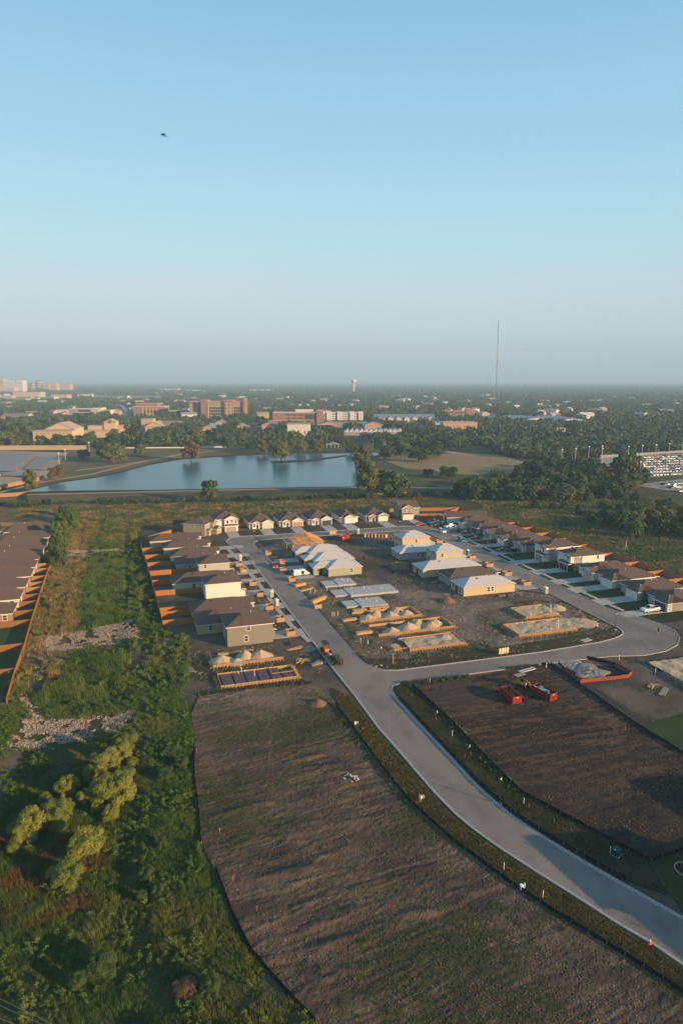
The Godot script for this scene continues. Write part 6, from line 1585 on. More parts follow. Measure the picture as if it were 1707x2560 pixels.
func bird() -> void:
	# swallow-like bird crossing the sky, wings swept back
	var at := Vector3(-14.35, 87.5, -60.0)
	var t := thing("bird", "small dark bird with pale belly flying in the open sky", "bird", at, 0.0)
	t.scale = Vector3.ONE * 0.72
	var b := body_mesh([[Vector3(-0.28, 0.10, 0), Vector3(-0.19, 0.07, 0), 0.05, 0.062], [Vector3(-0.19, 0.07, 0), Vector3(0.12, -0.06, 0), 0.078, 0.06], [Vector3(0.12, -0.06, 0), Vector3(0.30, -0.13, 0), 0.05, 0.02], [Vector3(-0.35, 0.115, 0), Vector3(-0.28, 0.10, 0), 0.012, 0.03]], 0.018)
	part("body", b, mat("bird_pale", lin(0.34, 0.24, 0.20), 0.8), t)
	var dk := mat("bird_dark", lin(0.03, 0.035, 0.045), 0.8)
	for s in [-1, 1]:
		var w := MB.new()
		var r0 := Vector3(-0.16, 0.13, s * 0.06); var r1 := Vector3(0.08, 0.04, s * 0.06)
		var e0 := Vector3(-0.02, 0.16, s * 0.26); var e1 := Vector3(0.20, 0.05, s * 0.22)
		var tip := Vector3(0.62, -0.16, s * 0.44)
		for y in [0.0, -0.018]:
			var o := Vector3(0, y, 0)
			if y == 0.0: w.quad(r0 + o, r1 + o, e1 + o, e0 + o); w.tri(e0 + o, e1 + o, tip + o)
			else: w.quad(r0 + o, e0 + o, e1 + o, r1 + o); w.tri(e0 + o, tip + o, e1 + o)
		part("wing", w.mesh(), dk, t)
	var tl := MB.new()
	tl.quad(Vector3(0.26, -0.11, -0.02), Vector3(0.48, -0.20, -0.09), Vector3(0.42, -0.17, 0), Vector3(0.26, -0.11, 0.02)); tl.quad(Vector3(0.26, -0.11, -0.02), Vector3(0.42, -0.17, 0), Vector3(0.48, -0.20, 0.09), Vector3(0.26, -0.11, 0.02))
	part("tail", tl.mesh(), dk, t)
	part("head_cap", body_mesh([[Vector3(-0.30, 0.125, 0), Vector3(-0.2, 0.10, 0), 0.045, 0.055]], 0.018), dk, t)

func power_lines() -> void:
	# three wires of the roadside line below the camera, with the poles that carry them out of view
	var wm := mat("wire", lin(0.30, 0.31, 0.31), 0.5)
	var ends := [[W(-15.1, 64.1, 8.6), W(-9.7, 59.5, 8.6)], [W(-15, 63.3, 8.6), W(-10.8, 59.9, 8.6)], [W(-14.9, 62.4, 8.0), W(-13.4, 61.3, 8.0)]]
	for k in 3:
		var d: Vector3 = (ends[k][1] - ends[k][0])
		var b := MB.new()
		var a: Vector3 = ends[k][0] - d.normalized() * 22; var e: Vector3 = ends[k][1] + d.normalized() * 20
		for i in 16:
			var f0 := i / 16.0; var f1 := (i + 1) / 16.0
			var s0 := -0.5 * 4 * f0 * (1 - f0) + 0.45; var s1 := -0.5 * 4 * f1 * (1 - f1) + 0.45
			b.tube(a.lerp(e, f0) + Vector3(0, s0, 0), a.lerp(e, f1) + Vector3(0, s1, 0), 0.011, 0.011, 5, false)
		solo("power_line", b.mesh(), wm, ["grey overhead wire above the weeds, uppermost of three", "grey overhead wire above the weeds, middle of three", "grey overhead wire above the weeds, lowest of three"][k], "power line", Vector3.ZERO, 0, "overhead wires")

# ---------------------------------------------------------------- the town beyond the pond
func facade(t: Node3D, x0: float, x1: float, y0: float, y1: float, z: float, rows: int, cols: int, fw: float, fh: float, m: String) -> void:
	# windows set into a wall that faces +z
	var w := (x1 - x0) / cols; var h := (y1 - y0) / rows
	var key := "fw%.1f_%.1f" % [w * fw, h * fh]
	if not meshes.has(key): meshes[key] = MB.new().box(-w * fw / 2, -h * fh / 2, -0.05, w * fw / 2, h * fh / 2, 0.12).mesh()
	for j in rows:
		for i in cols:
			part("window", meshes[key], M[m], t, Vector3(x0 + (i + 0.5) * w, y0 + (j + 0.5) * h, z))

func building(label: String, b: Array, depth: float, wall: String, turn := 0.0, cat := "building") -> Node3D: # front centre at b
	var t := thing("building", label, cat, W(b[0], b[1], -0.3), turn)
	return t

func block(t: Node3D, x0: float, x1: float, y0: float, y1: float, z0: float, z1: float, wall: String, roof := "") -> void:
	part("wall", MB.new().box(x0, y0, z0, x1, y1, z1).mesh(), M[wall], t)
	if roof: part("roof", MB.new().box(x0 - 0.4, y1 + 0.003, z0 - 0.4, x1 + 0.4, y1 + 0.7, z1 + 0.4).mesh(), M[roof], t)

func gabled(t: Node3D, x0: float, x1: float, h: float, z0: float, z1: float, wall: String, roof: String, kind := "gx", pitch := 0.4) -> void:
	var m := MB.new(); m.box(x0, 0, z0, x1, h, z1)
	var rf := roof_mesh(x0, x1, z0, z1, h + 0.01, kind, pitch, 0.8)
	var g: MB = rf[2]
	m.v.append_array(g.v); m.c.append_array(g.c)
	part("wall", m.mesh(), M[wall], t); part("roof", rf[0], M[roof], t); part("fascia", rf[1], M["trim"], t)

func town() -> void:
	for w in [["t_tan", 0.52, 0.37, 0.24], ["t_brick", 0.31, 0.175, 0.125], ["t_white", 0.68, 0.64, 0.58], ["t_cream", 0.60, 0.45, 0.30], ["t_roof", 0.26, 0.20, 0.17], ["t_blue", 0.20, 0.25, 0.30], ["t_glass", 0.04, 0.06, 0.075], ["t_grey", 0.30, 0.30, 0.31], ["t_pink", 0.56, 0.36, 0.24], ["t_red", 0.34, 0.14, 0.10]]:
		mat(w[0], lin(w[1], w[2], w[3]), 0.7, M["soft"], 0.05)
	M["t_glass"].roughness = 0.2
	var b: Array = [156.7, 1262.3, 102.0, 33.4]
	var t := building("long brick and glass office block with two brick towers", b, 40, "t_brick")
	var s: float = b[2] / 845.0; var H: float = b[3]
	var X := func(p: float) -> float: return (p - 622.5) * s
	block(t, X.call(200), X.call(300), 0, H * 0.93, -40, -6, "t_brick", "t_tan"); block(t, X.call(300), X.call(382), 0, H * 0.9, -30, -3, "t_glass", "t_white")
	block(t, X.call(382), X.call(490), 0, H * 1.0, -26, 0, "t_brick", "t_tan"); block(t, X.call(490), X.call(735), 0, H * 0.95, -34, -4, "t_tan")
	block(t, X.call(735), X.call(866), 0, H * 1.0, -30, 0, "t_brick", "t_tan"); block(t, X.call(866), X.call(1012), H * 0.2, H * 0.95, -34, -4, "t_tan")
	block(t, X.call(1012), X.call(1045), H * 0.2, H * 1.06, -34, -1, "t_brick", "t_tan"); block(t, X.call(690), X.call(905), 0, H * 0.12, -3.5, 6, "t_cream", "t_white")
	facade(t, X.call(500), X.call(732), 1, H * 0.66, -4, 4, 7, 0.86, 0.8, "t_glass"); facade(t, X.call(500), X.call(732), H * 0.68, H * 0.93, -4, 2, 14, 0.5, 0.5, "t_glass")
	facade(t, X.call(870), X.call(1010), H * 0.22, H * 0.66, -4, 3, 4, 0.86, 0.8, "t_glass"); facade(t, X.call(870), X.call(1010), H * 0.68, H * 0.93, -4, 2, 9, 0.5, 0.5, "t_glass")
	facade(t, X.call(745), X.call(856), 3, H * 0.92, 0, 5, 2, 0.5, 0.62, "t_cream"); facade(t, X.call(452), X.call(484), 3, H * 0.85, 0, 5, 1, 0.4, 0.3, "t_glass")
	facade(t, X.call(205), X.call(295), 3, H * 0.8, -6, 5, 2, 0.4, 0.6, "t_cream")
	b = [254.6, 1046.6, 78.3, 21.3]
	t = building("long red brick office with ribbon windows and penthouse", b, 30, "t_brick")
	s = b[2] / 2; H = b[3]
	block(t, -s, s * 0.75, 0, H * 0.9, -30, -2, "t_brick", "t_white"); block(t, s * 0.75, s, 0, H * 1.05, -30, 0, "t_brick", "t_tan"); block(t, -s * 1.4, s * 0.2, 0, H * 0.34, -1.5, 6, "t_brick", "t_tan")
	block(t, -s * 0.1, s * 0.6, H * 0.95, H * 1.12, -24, -10, "t_white")
	facade(t, -s * 0.5, s * 0.25, H * 0.4, H * 0.86, -2, 2, 3, 0.85, 0.35, "t_glass"); facade(t, s * 0.28, s * 0.74, H * 0.42, H * 0.8, -2, 1, 3, 0.92, 0.9, "t_glass")
	b = [364.7, 1159.1, 68.1, 15.3]
	t = building("pale parking structure with white stair towers", b, 30, "t_white")
	s = b[2] / 2; H = b[3]
	block(t, -s, s, 0, H * 0.85, -40, -2, "t_white")
	facade(t, -s * 0.95, s * 0.95, H * 0.05, H * 0.8, -2, 3, 4, 0.96, 0.4, "t_roof")
	for q in [-0.75, -0.2, 0.45, 0.9]: block(t, s * q - s * 0.12, s * q + s * 0.12, 0, H, -8, 0, "t_white")
	b = [203.2, 832.8, 27.7, 15.2]
	t = building("white box hall with blank cream front near the pond trees", b, 26, "t_white")
	s = b[2] / 2; H = b[3]
	block(t, -s, s, 0, H, -26, 0, "t_white", "t_grey"); facade(t, -s, s * 0.9, H * 0.1, H * 0.5, 0, 1, 3, 0.12, 0.7, "t_glass")
	b = [40.9, 1351.4, 59.4, 25.8]
	t = building("square red brick block with flat top storey", b, 30, "t_brick")
	s = b[2] / 2; H = b[3]
	block(t, -s, s, 0, H * 0.78, -34, 0, "t_brick", "t_white"); block(t, -s * 0.85, s * 0.5, H * 0.8, H, -28, -4, "t_brick", "t_tan"); facade(t, -s * 0.5, s * 0.6, H * 0.1, H * 0.75, 0, 1, 5, 0.3, 0.9, "t_cream"); facade(t, -s * 0.4, s * 0.5, H * 0.3, H * 0.6, 0.1, 1, 4, 0.5, 0.6, "t_glass")
	b = [-82.4, 847.9, 44.8, 24.4]
	t = building("cream school hall with broad gable above a long low wing", b, 40, "t_cream")
	s = b[2] / 2; H = b[3]
	block(t, -s, s, 0, H * 0.47, -16, 0, "t_cream", "t_tan"); gabled(t, -s * 0.65, s * 0.85, H * 0.52, -46, -17, "t_cream", "t_tan", "gz", 0.45)
	facade(t, s * 0.62, s * 0.95, H * 0.08, H * 0.3, 0, 1, 3, 0.45, 0.9, "t_glass"); facade(t, -s * 0.9, s * 0.9, H * 0.33, H * 0.42, 0, 1, 9, 0.3, 0.7, "t_roof")
	b = [-29.1, 887.9, 48.8, 22.3]
	t = building("cream hall with a gabled tower and round window", b, 34, "t_cream")
	s = b[2] / 2; H = b[3]
	block(t, -s, s * 0.8, 0, H * 0.36, -14, 0, "t_cream", "t_tan"); block(t, -s * 0.95, s, 0, H * 0.58, -34, -14.5, "t_cream", "t_tan"); gabled(t, -s * 0.1, s * 0.5, H * 0.8, -24, -13, "t_cream", "t_tan", "gz", 0.5)
	var rw := MB.new(); rw.tube(Vector3(s * 0.2, H * 0.82, -13.1), Vector3(s * 0.2, H * 0.82, -12.8), 2.2, 2.2, 14)
	part("round_window", rw.mesh(), M["t_brick"], t)
	facade(t, s * 0.1, s * 0.75, H * 0.1, H * 0.26, 0, 1, 5, 0.4, 0.9, "t_glass")
	b = [38.2, 975.5, 56.8, 18.8]
	t = building("cream church with broad tan roofs beside the trees", b, 34, "t_cream")
	s = b[2] / 2; H = b[3]
	gabled(t, -s * 0.55, s * 0.35, H * 0.35, -30, 0, "t_cream", "t_tan", "gz", 0.5); gabled(t, s * 0.2, s, H * 0.4, -34, -12, "t_cream", "t_roof", "gx", 0.5); block(t, -s, -s * 0.4, 0, H * 0.8, -40, -26, "t_pink", "t_tan")
	b = [-84.4, 1408, 45.8, 17.4]
	t = building("flat grey college hall with long pale canopy roof", b, 30, "t_grey")
	s = b[2] / 2; H = b[3]
	block(t, -s, s * 0.9, 0, H * 0.86, -36, -3, "t_grey", "t_white"); block(t, -s * 0.3, s * 0.7, 0, H * 0.5, -3.2, 2, "t_brick", "t_white"); facade(t, -s * 0.2, s * 0.8, H * 0.55, H * 0.82, -3, 1, 4, 0.9, 0.9, "t_glass")
	b = [-46.2, 1457.7, 34.3, 15.1]
	t = building("low white stepped building beside the grey college hall", b, 30, "t_white")
	s = b[2] / 2; H = b[3]
	block(t, -s, -s * 0.1, 0, H, -30, 0, "t_white", "t_grey"); block(t, -s * 0.09, s, 0, H * 0.72, -26, -1, "t_white", "t_grey")
	var tw := [["brick gabled house with slate roof, west one of the pair by the fountain", [100.9, 912.6, 17.9, 10.8]], ["brick gabled house with slate roof, east one of the pair by the fountain", [145, 930, 17.1, 9.0]], ["brick gabled pavilion between the two slate roofed houses", [134, 1048.2, 15.1, 9.5]], ["small brick gabled wing beside the middle pavilion", [127.5, 1083.3, 8.8, 6.2]]]
	for a in tw:
		b = a[1]
		t = building(a[0], b, 24, "t_brick")
		s = b[2] / 2; H = b[3]
		gabled(t, -s, s, H * 0.62, -40, 0, "t_pink", "t_blue", "gz", (H * 0.38) / s)
		facade(t, -s * 0.8, s * 0.8, H * 0.05, H * 0.55, 0, 2, 5, 0.35, 0.6, "t_white"); block(t, -s * 0.2, s * 0.2, H * 0.7, H * 1.12, -26, -22, "t_pink")
	b = [296.7, 819, 72.9, 8.5]
	t = building("low white workshop with a sawtooth roof line", b, 30, "t_white")
	s = b[2] / 2; H = b[3]
	block(t, -s, s, 0, H * 0.55, -24, 0, "t_grey")
	for k in 12:
		var m := MB.new(); var x := -s + k * s / 6
		m.extr([Vector2(x, H * 0.553), Vector2(x + s / 6 - 0.3, H * 0.553), Vector2(x + s / 6 - 0.3, H)], -24, 0)
		part("sawtooth", m.mesh(), M["t_white"], t)
	b = [445.1, 1071.9, 100.9, 13.5]
	t = building("grey roofed apartment block with a row of white gables", b, 40, "t_white")
	s = b[2] / 2; H = b[3]
	gabled(t, -s, s, H * 0.55, -40, 0, "t_cream", "t_blue", "gx", 0.25)
	for k in 6: gabled(t, -s * 0.55 + k * s * 0.27, -s * 0.55 + k * s * 0.27 + s * 0.16, H * 0.55, -8, 3, "t_white", "t_roof", "gz", 0.5)
	facade(t, -s * 0.95, -s * 0.6, H * 0.1, H * 0.5, 0, 2, 5, 0.4, 0.6, "t_glass")
	b = [195.1, 974.4, 21.4, 10.5]
	t = building("long blue roofed store left of the white box hall", b, 30, "t_tan")
	gabled(t, -b[2] / 2, b[2] / 2, b[3] * 0.6, -46, 0, "t_pink", "t_blue", "gz", 0.2)
	b = [272, 934, 30.4, 11.9]
	t = building("brick house with blue roof right of the white box hall", b, 30, "t_tan")
	gabled(t, -b[2] / 2, b[2] / 2, b[3] * 0.6, -36, 0, "t_pink", "t_blue", "gz", 0.25)
	b = [338, 929.9, 25.4, 9.9]
	t = building("blue gable roof house behind the sawtooth workshop", b, 30, "t_tan")
	gabled(t, -b[2] / 2, b[2] / 2, b[3] * 0.6, -36, 0, "t_pink", "t_blue", "gz", 0.25)
	b = [439.8, 859.6, 47.1, 11.0]
	t = building("brick block with flat roof and roof units by the dark scrub", b, 30, "t_brick")
	s = b[2] / 2; H = b[3]
	block(t, -s, s, 0, H, -30, 0, "t_pink", "t_tan"); facade(t, -s * 0.9, s * 0.95, H * 0.35, H * 0.75, 0, 1, 9, 0.25, 0.7, "t_roof")
	for k in 4: block(t, -s * 0.5 + k * s * 0.3, -s * 0.4 + k * s * 0.3, H + 0.72, H + 2.4, -14, -11, "t_grey")
	b = [447.6, 930.2, 25.0, 9.5]
	t = building("blue barrel roofed shed left of the flat brick block", b, 30, "t_white")
	gabled(t, -b[2] / 2, b[2] / 2, b[3] * 0.7, -40, 0, "t_white", "t_blue", "gx", 0.1)
	b = [665.3, 1303.6, 70.5, 10.8]
	t = building("long low red brick school in the clearing", b, 30, "t_red")
	s = b[2] / 2; H = b[3]
	block(t, -s, s * 0.35, 0, H * 0.6, -20, 0, "t_red", "t_tan"); block(t, s * 0.36, s * 0.62, 0, H, -20, 1, "t_red", "t_tan"); block(t, s * 0.63, s, 0, H * 0.7, -20, 0, "t_red", "t_tan"); facade(t, -s * 0.95, s * 0.3, H * 0.1, H * 0.45, 0, 1, 14, 0.5, 0.8, "t_glass")
	b = [1068.6, 1763.9, 62.1, 10.5]
	t = building("long white low building alone among the woods", b, 30, "t_white")
	s = b[2] / 2; H = b[3]
	gabled(t, -s * 0.6, -s * 0.1, H * 0.7, -24, 0, "t_cream", "t_cream", "gz", 0.3); block(t, -s, s, 0, H * 0.5, -26, -1, "t_white", "t_grey")
	for k in 5:
		var p: Array = [[613.5, 1066.7, 30.7, 7.2], [638.8, 1034.8, 36.7, 8.3], [646.7, 986.8, 50.5, 9.5], [696.3, 1016.8, 41.9, 7.8], [695.8, 962.8, 42.6, 9.2]][k]
		t = building(["pale blue roofed school wing, westmost of five", "pale blue roofed school wing, second of five", "pale blue roofed school wing, middle of five", "pale blue roofed school wing, fourth of five", "pale blue roofed school wing, eastmost of five"][k], p, 30, "t_white")
		gabled(t, -p[2] / 2, p[2] / 2, p[3] * 0.55, -60, 0, "t_white", "t_blue", "gx" if k % 2 else "gz", 0.14)
	b = [556.1, 799.2, 19.7, 4.5]
	t = building("low pink brick building in the scrub below the blue roofs", b, 30, "t_brick")
	block(t, -b[2] / 2, b[2] / 2, 0, b[3], -20, 0, "t_pink", "t_tan")
	b = [-184.3, 1291.1, 44.6, 13.0]
	t = building("brown roofed motel wings at the west edge of town", b, 30, "t_tan")
	gabled(t, -b[2] / 2, b[2] / 2, b[3] * 0.6, -30, 0, "t_cream", "t_roof", "gx", 0.35)
	# hospital on the rise at the west edge
	var hs := [["tall pale hospital wing at the frame's west edge", [-622.8, 4033.2, 24.6, 77.5], "t_tan"], ["white stepped hospital tower", [-580.9, 4020.2, 63.2, 70.6], "t_white"], ["slim white hospital tower with open roof", [-530.3, 4004.4, 34.4, 70.6], "t_white"], ["round banded hospital drum, west one", [-606.3, 4718.9, 35.2, 54.9], "t_cream"], ["round banded hospital drum, east one", [-552, 4702, 41.4, 54.9], "t_cream"], ["slab hospital tower behind the round drums", [-515, 4690.4, 42.6, 69.9], "t_pink"], ["square hospital block east of the drums", [-472, 4677, 39.3, 48.8], "t_pink"], ["hospital block with dark glass notch", [-413.3, 4526.9, 36.2, 57.2], "t_pink"], ["broad pink hospital block at the east end", [-367.3, 4644.4, 84.8, 48.8], "t_pink"], ["long low hospital base wing", [-414, 3318.8, 122.5, 18.7], "t_cream"], ["low hospital wing with tall arched windows", [-582.2, 3925.3, 77.0, 33.7], "t_cream"], ["low tan hospital annexe among parking", [-251.4, 2962.8, 60.7, 13.0], "t_pink"], ["low white hospital store by the trees", [-352.9, 3594.6, 70.1, 11.0], "t_white"]]
	for a in hs:
		b = a[1]
		t = building(a[0], b, 50, a[2], 0.0, "hospital")
		s = b[2] / 2; H = b[3]
		if "round" in a[0]:
			for k in 5:
				var m := MB.new(); m.tube(Vector3(0, H * k / 5, -s), Vector3(0, H * (k + 0.62) / 5, -s), s, s, 18)
				part("band", m.mesh(), M["t_cream"], t)
				m = MB.new(); m.tube(Vector3(0, H * (k + 0.62) / 5, -s), Vector3(0, H * (k + 1) / 5, -s), s * 0.96, s * 0.96, 18)
				part("window_band", m.mesh(), M["t_glass"], t)
		else:
			block(t, -s, s, 0, H, -50, 0, a[2], "t_cream")
			if H > 12: facade(t, -s * 0.9, s * 0.9, H * 0.12, H * 0.9, 0, 4, maxi(3, int(s / 5)), 0.35, 0.4, "t_glass" if "arched" in a[0] or "tower" in a[0] else "t_roof")
	# scattered small buildings
	var small := [[215.6, 4488.1, 57.6, 23.6], [274.3, 4346.5, 70.1, 27.6], [364.9, 3985.3, 82.1, 17.0], [449.5, 3958.9, 77.8, 13.6], [772.9, 4074.4, 141.0, 19.7], [1049.2, 4358.8, 128.4, 12.6], [426.8, 1745.6, 45.7, 7.9], [316.8, 1602.6, 43.3, 5.7], [798.5, 2964.1, 50.9, 6.7], [970.7, 3111.9, 79.3, 9.9], [525.5, 1714.9, 33.8, 5.5], [1508.2, 4085.5, 72.0, 15.1], [3476, 5612.5, 148.1, 23.6], [3605.6, 5185.9, 166.1, 26.1], [1529.7, 1930.4, 20.3, 6.0], [2333.6, 2760.3, 44.1, 11.6], [14230.7, 18908.1, 1079.9, 72.3], [-342.5, 6064.2, 163.2, 9.1], [-218.7, 5672.6, 53.7, 10.6], [-179, 3386.5, 48.7, 9.0], [-279, 4485.1, 36.2, 14.6], [638.5, 1679.7, 23.9, 5.9], [867.9, 1970.8, 14.2, 8.0], [875.6, 1824, 22.2, 6.1], [105.3, 1478, 43.3, 7.0], [547, 1764.1, 34.8, 2.8], [-451.8, 3025.2, 44.9, 11.7], [-326.5, 2734.1, 43.4, 7.1]]
	for k in small.size():
		var p: Array = small[k]
		t = building("small %s building with %s roof far off among the town trees" % [["white", "cream", "pink"][k % 3], ["tan", "brown", "white", "grey"][k % 4]], p, 20, "t_white", (k % 5 - 2) * 0.15)
		t.set_meta("group", "far small buildings")
		gabled(t, -p[2] / 2, p[2] / 2, maxf(3.0, p[3] * 0.7), -minf(40, p[2] * 0.6), 0, ["t_white", "t_cream", "t_pink"][k % 3], ["t_tan", "t_roof", "t_white", "t_grey"][k % 4], "gx", 0.22)
	var r := RandomNumberGenerator.new(); r.seed = 404
	for k in 150:
		var d := 1250.0 * pow(3.6, r.randf()); var x := r.randf_range(-0.52, 0.52) * d
		var q := Vector3(x, -0.3, -d)
		var tt_ := thing("building", "tiny %s house with %s roof glimpsed between the far town trees" % [["white", "cream", "pink"][k % 3], ["brown", "tan", "grey", "white"][k % 4]], "house", q, r.randf() * TAU, "roofs glimpsed in the far woods")
		var w := r.randf_range(7, 14)
		gabled(tt_, -w, w, 8.5, -w * 0.7, w * 0.7, ["t_white", "t_cream", "t_pink"][k % 3], ["t_roof", "t_tan", "t_grey", "t_white"][k % 4], "gx", 0.4)
	# water tower
	b = [1142.2, 3456.6, 14.5, 76.6]
	t = thing("water_tower", "white water tower with a stout shaft and round tank", "water tower", W(b[0], b[1], -0.3), 0)
	H = b[3]
	var m := MB.new(); m.tube(Vector3.ZERO, Vector3(0, H * 0.78, 0), H * 0.085, H * 0.085, 20)
	part("shaft", m.mesh(), M["t_cream"], t)
	m = MB.new()
	var pr := [[0.76, 0.085], [0.84, 0.17], [0.96, 0.175], [1.0, 0.12], [1.02, 0.0]]
	for k in 4: m.tube(Vector3(0, H * pr[k][0], 0), Vector3(0, H * pr[k + 1][0], 0), H * pr[k][1], H * pr[k + 1][1], 24, k == 0)
	part("tank", m.mesh(), M["t_white"], t)
	b = [45.8, 8396.4, 17.7, 43.5]
	t = thing("water_tower", "tiny white water tower far behind the hospital fields", "water tower", W(b[0], b[1], -0.3), 0)
	m = MB.new(); m.tube(Vector3.ZERO, Vector3(0, b[3] * 0.75, 0), b[3] * 0.07, b[3] * 0.07, 10)
	part("shaft", m.mesh(), M["t_white"], t)
	m = MB.new(); m.tube(Vector3(0, b[3] * 0.75, 0), Vector3(0, b[3], 0), b[3] * 0.2, b[3] * 0.2, 12)
	part("tank", m.mesh(), M["t_white"], t)
	# radio mast
	b = [969.8, 1691.8, 2.1, 226.3]
	t = thing("radio_mast", "tall thin red and white guyed radio mast", "mast", W(b[0], b[1], -0.3), 0)
	H = b[3]
	for k in 9:
		m = MB.new()
		for q in 3:
			var a := q * TAU / 3
			var o := Vector3(cos(a), 0, sin(a)) * 0.85
			m.tube(o + Vector3(0, H * k / 9, 0), o + Vector3(0, H * (k + 1) / 9, 0), 0.24, 0.24, 5, false)
			for i in 10:
				var o2 := Vector3(cos(a + TAU / 3), 0, sin(a + TAU / 3)) * 0.85
				m.bar(o + Vector3(0, H * (k + i / 10.0) / 9, 0), o2 + Vector3(0, H * (k + (i + 1) / 10.0) / 9, 0), 0.18, 0.18)
		part("section", m.mesh(), mat("mast_red", lin(0.16, 0.075, 0.07), 0.6) if k % 2 == 0 else mat("mast_pale", lin(0.24, 0.22, 0.22), 0.6), t)
	for f in [0.35, 0.82, 0.93]:
		part("antenna", MB.new().box(-1.6, H * f, -1.6, 1.6, H * f + 3.4, 1.6).mesh(), M["t_grey"], t)
	for q in 3:
		m = MB.new()
		for f in [0.5, 0.95]: m.tube(Vector3(0, H * f, 0), Vector3(cos(q * 2.1) * 110, 0, sin(q * 2.1) * 110), 0.05, 0.05, 4, false)
		part("guy_wire", m.mesh(), M["black_metal"], t)
	# pavilion by the pond
	b = [200.4, 674.2, 12.6, 5.8]
	t = thing("pavilion", "open park pavilion with pale roof beside the pond", "pavilion", W(b[0], b[1], -0.1), 0)
	s = b[2] / 2; H = b[3]
	var rf := roof_mesh(-s, s, -s * 1.2, 0, H * 0.6, "gz", 0.35, 0.6)
	part("roof", rf[0], M["t_grey"], t); part("fascia", rf[1], M["trim"], t)
	var gm: MB = rf[2]
	part("gable", gm.mesh(), M["t_blue"], t)
	for q in [[-1, 0], [-0.33, 0], [0.33, 0], [1, 0], [-1, -1.2], [1, -1.2]]: part("post", MB.new().box(q[0] * s * 0.95 - 0.25, 0, q[1] * s - 0.25, q[0] * s * 0.95 + 0.25, H * 0.6, q[1] * s + 0.25).mesh(), M["t_tan"], t)
	fence("long white rail fence across the far pond meadow", P([-4.7,733, 50.8,719, 96.8,711.6]), "wall_white", "park rails", 0.7, 12.0)
	fence("white rail fence behind the pond's east trees", P([241.9,695.2, 271.2,693.6]), "wall_white", "park rails", 0.7, 12.0)
	fence("long tan wall behind the panel field", P([-122.5,749.3, -82.1,739.3, -40.1,727.5]), "wall_tan", "park rails", 2.6, 16.0)
	slab("car_park", [166.1,1017.9, 176.2,836.3, 150.2,820.2, 149.8,972.1], -0.28, -0.2, M["t_grey"])
	slab("car_park", [306.1,1115.2, 392,1111.6, 340,963.8, 278.8,965.3], -0.28, -0.2, M["t_grey"])
	for k in 3: ribbon("road", P([[-13.9,1397.9, 1,1683.3, -10.2,1997, -27.7,2132.8], [296.2,607, 314.2,555.2, 318.9,501.5, 320.3,481.1], [149.8,972.1, 170.4,1016.6, 203.3,1043.2]][k]), 9.0, -0.14, M["concrete"])
	slab("field", [-284.4,4239.5, 8.6,4312.4, 221.9,3614.4, 154,2704.4, -12.1,2602.5, -152,2920.9], -0.28, -0.24, mat("dry_field", lin(0.30, 0.21, 0.12), 0.95, M["soft"], 0.01))
	slab("field", [925.7,4465.2, 1251,4363.9, 964.8,3511.9, 715.1,3340.4], -0.28, -0.24, mat("green_field", lin(0.16, 0.17, 0.06), 0.95, M["soft"], 0.01))
	slab("field", [652.9,1358.5, 754.1,1327, 716.7,1201, 531.1,1068.3], -0.28, -0.24, M["dry_field"])
	slab("field", [-609,3873.3, -297.4,3776.2, -158.9,2648.3, -302.9,2501.2, -412.1,2608.5], -0.28, -0.24, M["dry_field"])
	panel_field()
	car_lot()

func panel_field() -> void:
	slab("gravel_yard", [-122.1,746.7, -55.2,707.3, -57.6,591.6, -56,511.5, -82.2,490.1, -93.7,493.7, -139.5,752.1], -0.28, -0.1, mat("gravel", lin(0.40, 0.29, 0.19), 0.95, M["soft"], 0.1))
	var pmat := mat("panel", lin(0.30, 0.315, 0.33), 0.8, M["streak"], 0.12)
	var sets := [[[-127.8,740.9, -83.2,708.9], [-112.8,573.4, -84.3,566.4], 26], [[-78.6,676.5, -62.1,671.3], [-78.5,575.9, -62.6,567.2], 10], [[-90.1,559.7, -62.8,549.8], [-88.2,539.3, -62.7,529.7], 17]]
	for s in sets.size():
		var a := P(sets[s][0]); var b := P(sets[s][1]); var n: int = sets[s][2]
		for k in n:
			var f := (k + 0.5) / n
			var p := a[0].lerp(a[1], f); var q := b[0].lerp(b[1], f)
			var P0 := W(p.x, p.y); var Q0 := W(q.x, q.y)
			var wdt := (W(a[0].x, a[0].y).distance_to(W(a[1].x, a[1].y)) + W(b[0].x, b[0].y).distance_to(W(b[1].x, b[1].y))) / 2 / n * 0.62
			var m := MB.new()
			m.bar(Vector3(0, 0.9, 0), Q0 - P0 + Vector3(0, 0.9, 0), wdt, 0.12)
			var t := thing("panel_row", ["long row of blue-grey ground panels in the wide western array", "row of blue-grey ground panels in the small middle array", "short row of blue-grey ground panels in the near array"][s], "panels", P0, 0, "rows of ground panels")
			part("panel", m.mesh(), pmat, t)
			m = MB.new()
			for i in 4:
				var z := (Q0 - P0) * (i + 0.5) / 4
				m.box(z.x - 0.15, -0.2, z.z - 0.15, z.x + 0.15, 0.84, z.z + 0.15)
			part("supports", m.mesh(), M["galv"], t).set_meta("kind", "stuff")
	for p in P([-52.9,637.7, -55.3,605.9, -36.3,703.2, -79.2,474.4]):
		pole("thin pale light pole around the panel yard", p, 9.0, "light poles at the panel yard")

func pole(label: String, p: Vector2, h: float, group: String) -> void:
	var t := thing("light_pole", label, "light pole", W(p.x, p.y), 0, group)
	var m := MB.new(); m.tube(Vector3.ZERO, Vector3(0, h, 0), 0.18, 0.12, 8)
	part("post", m.mesh(), M["galv"], t)
	part("lamp_head", MB.new().box(-0.55, h, -0.55, 0.55, h + 0.7, 0.55).mesh(), M["pvc"], t)

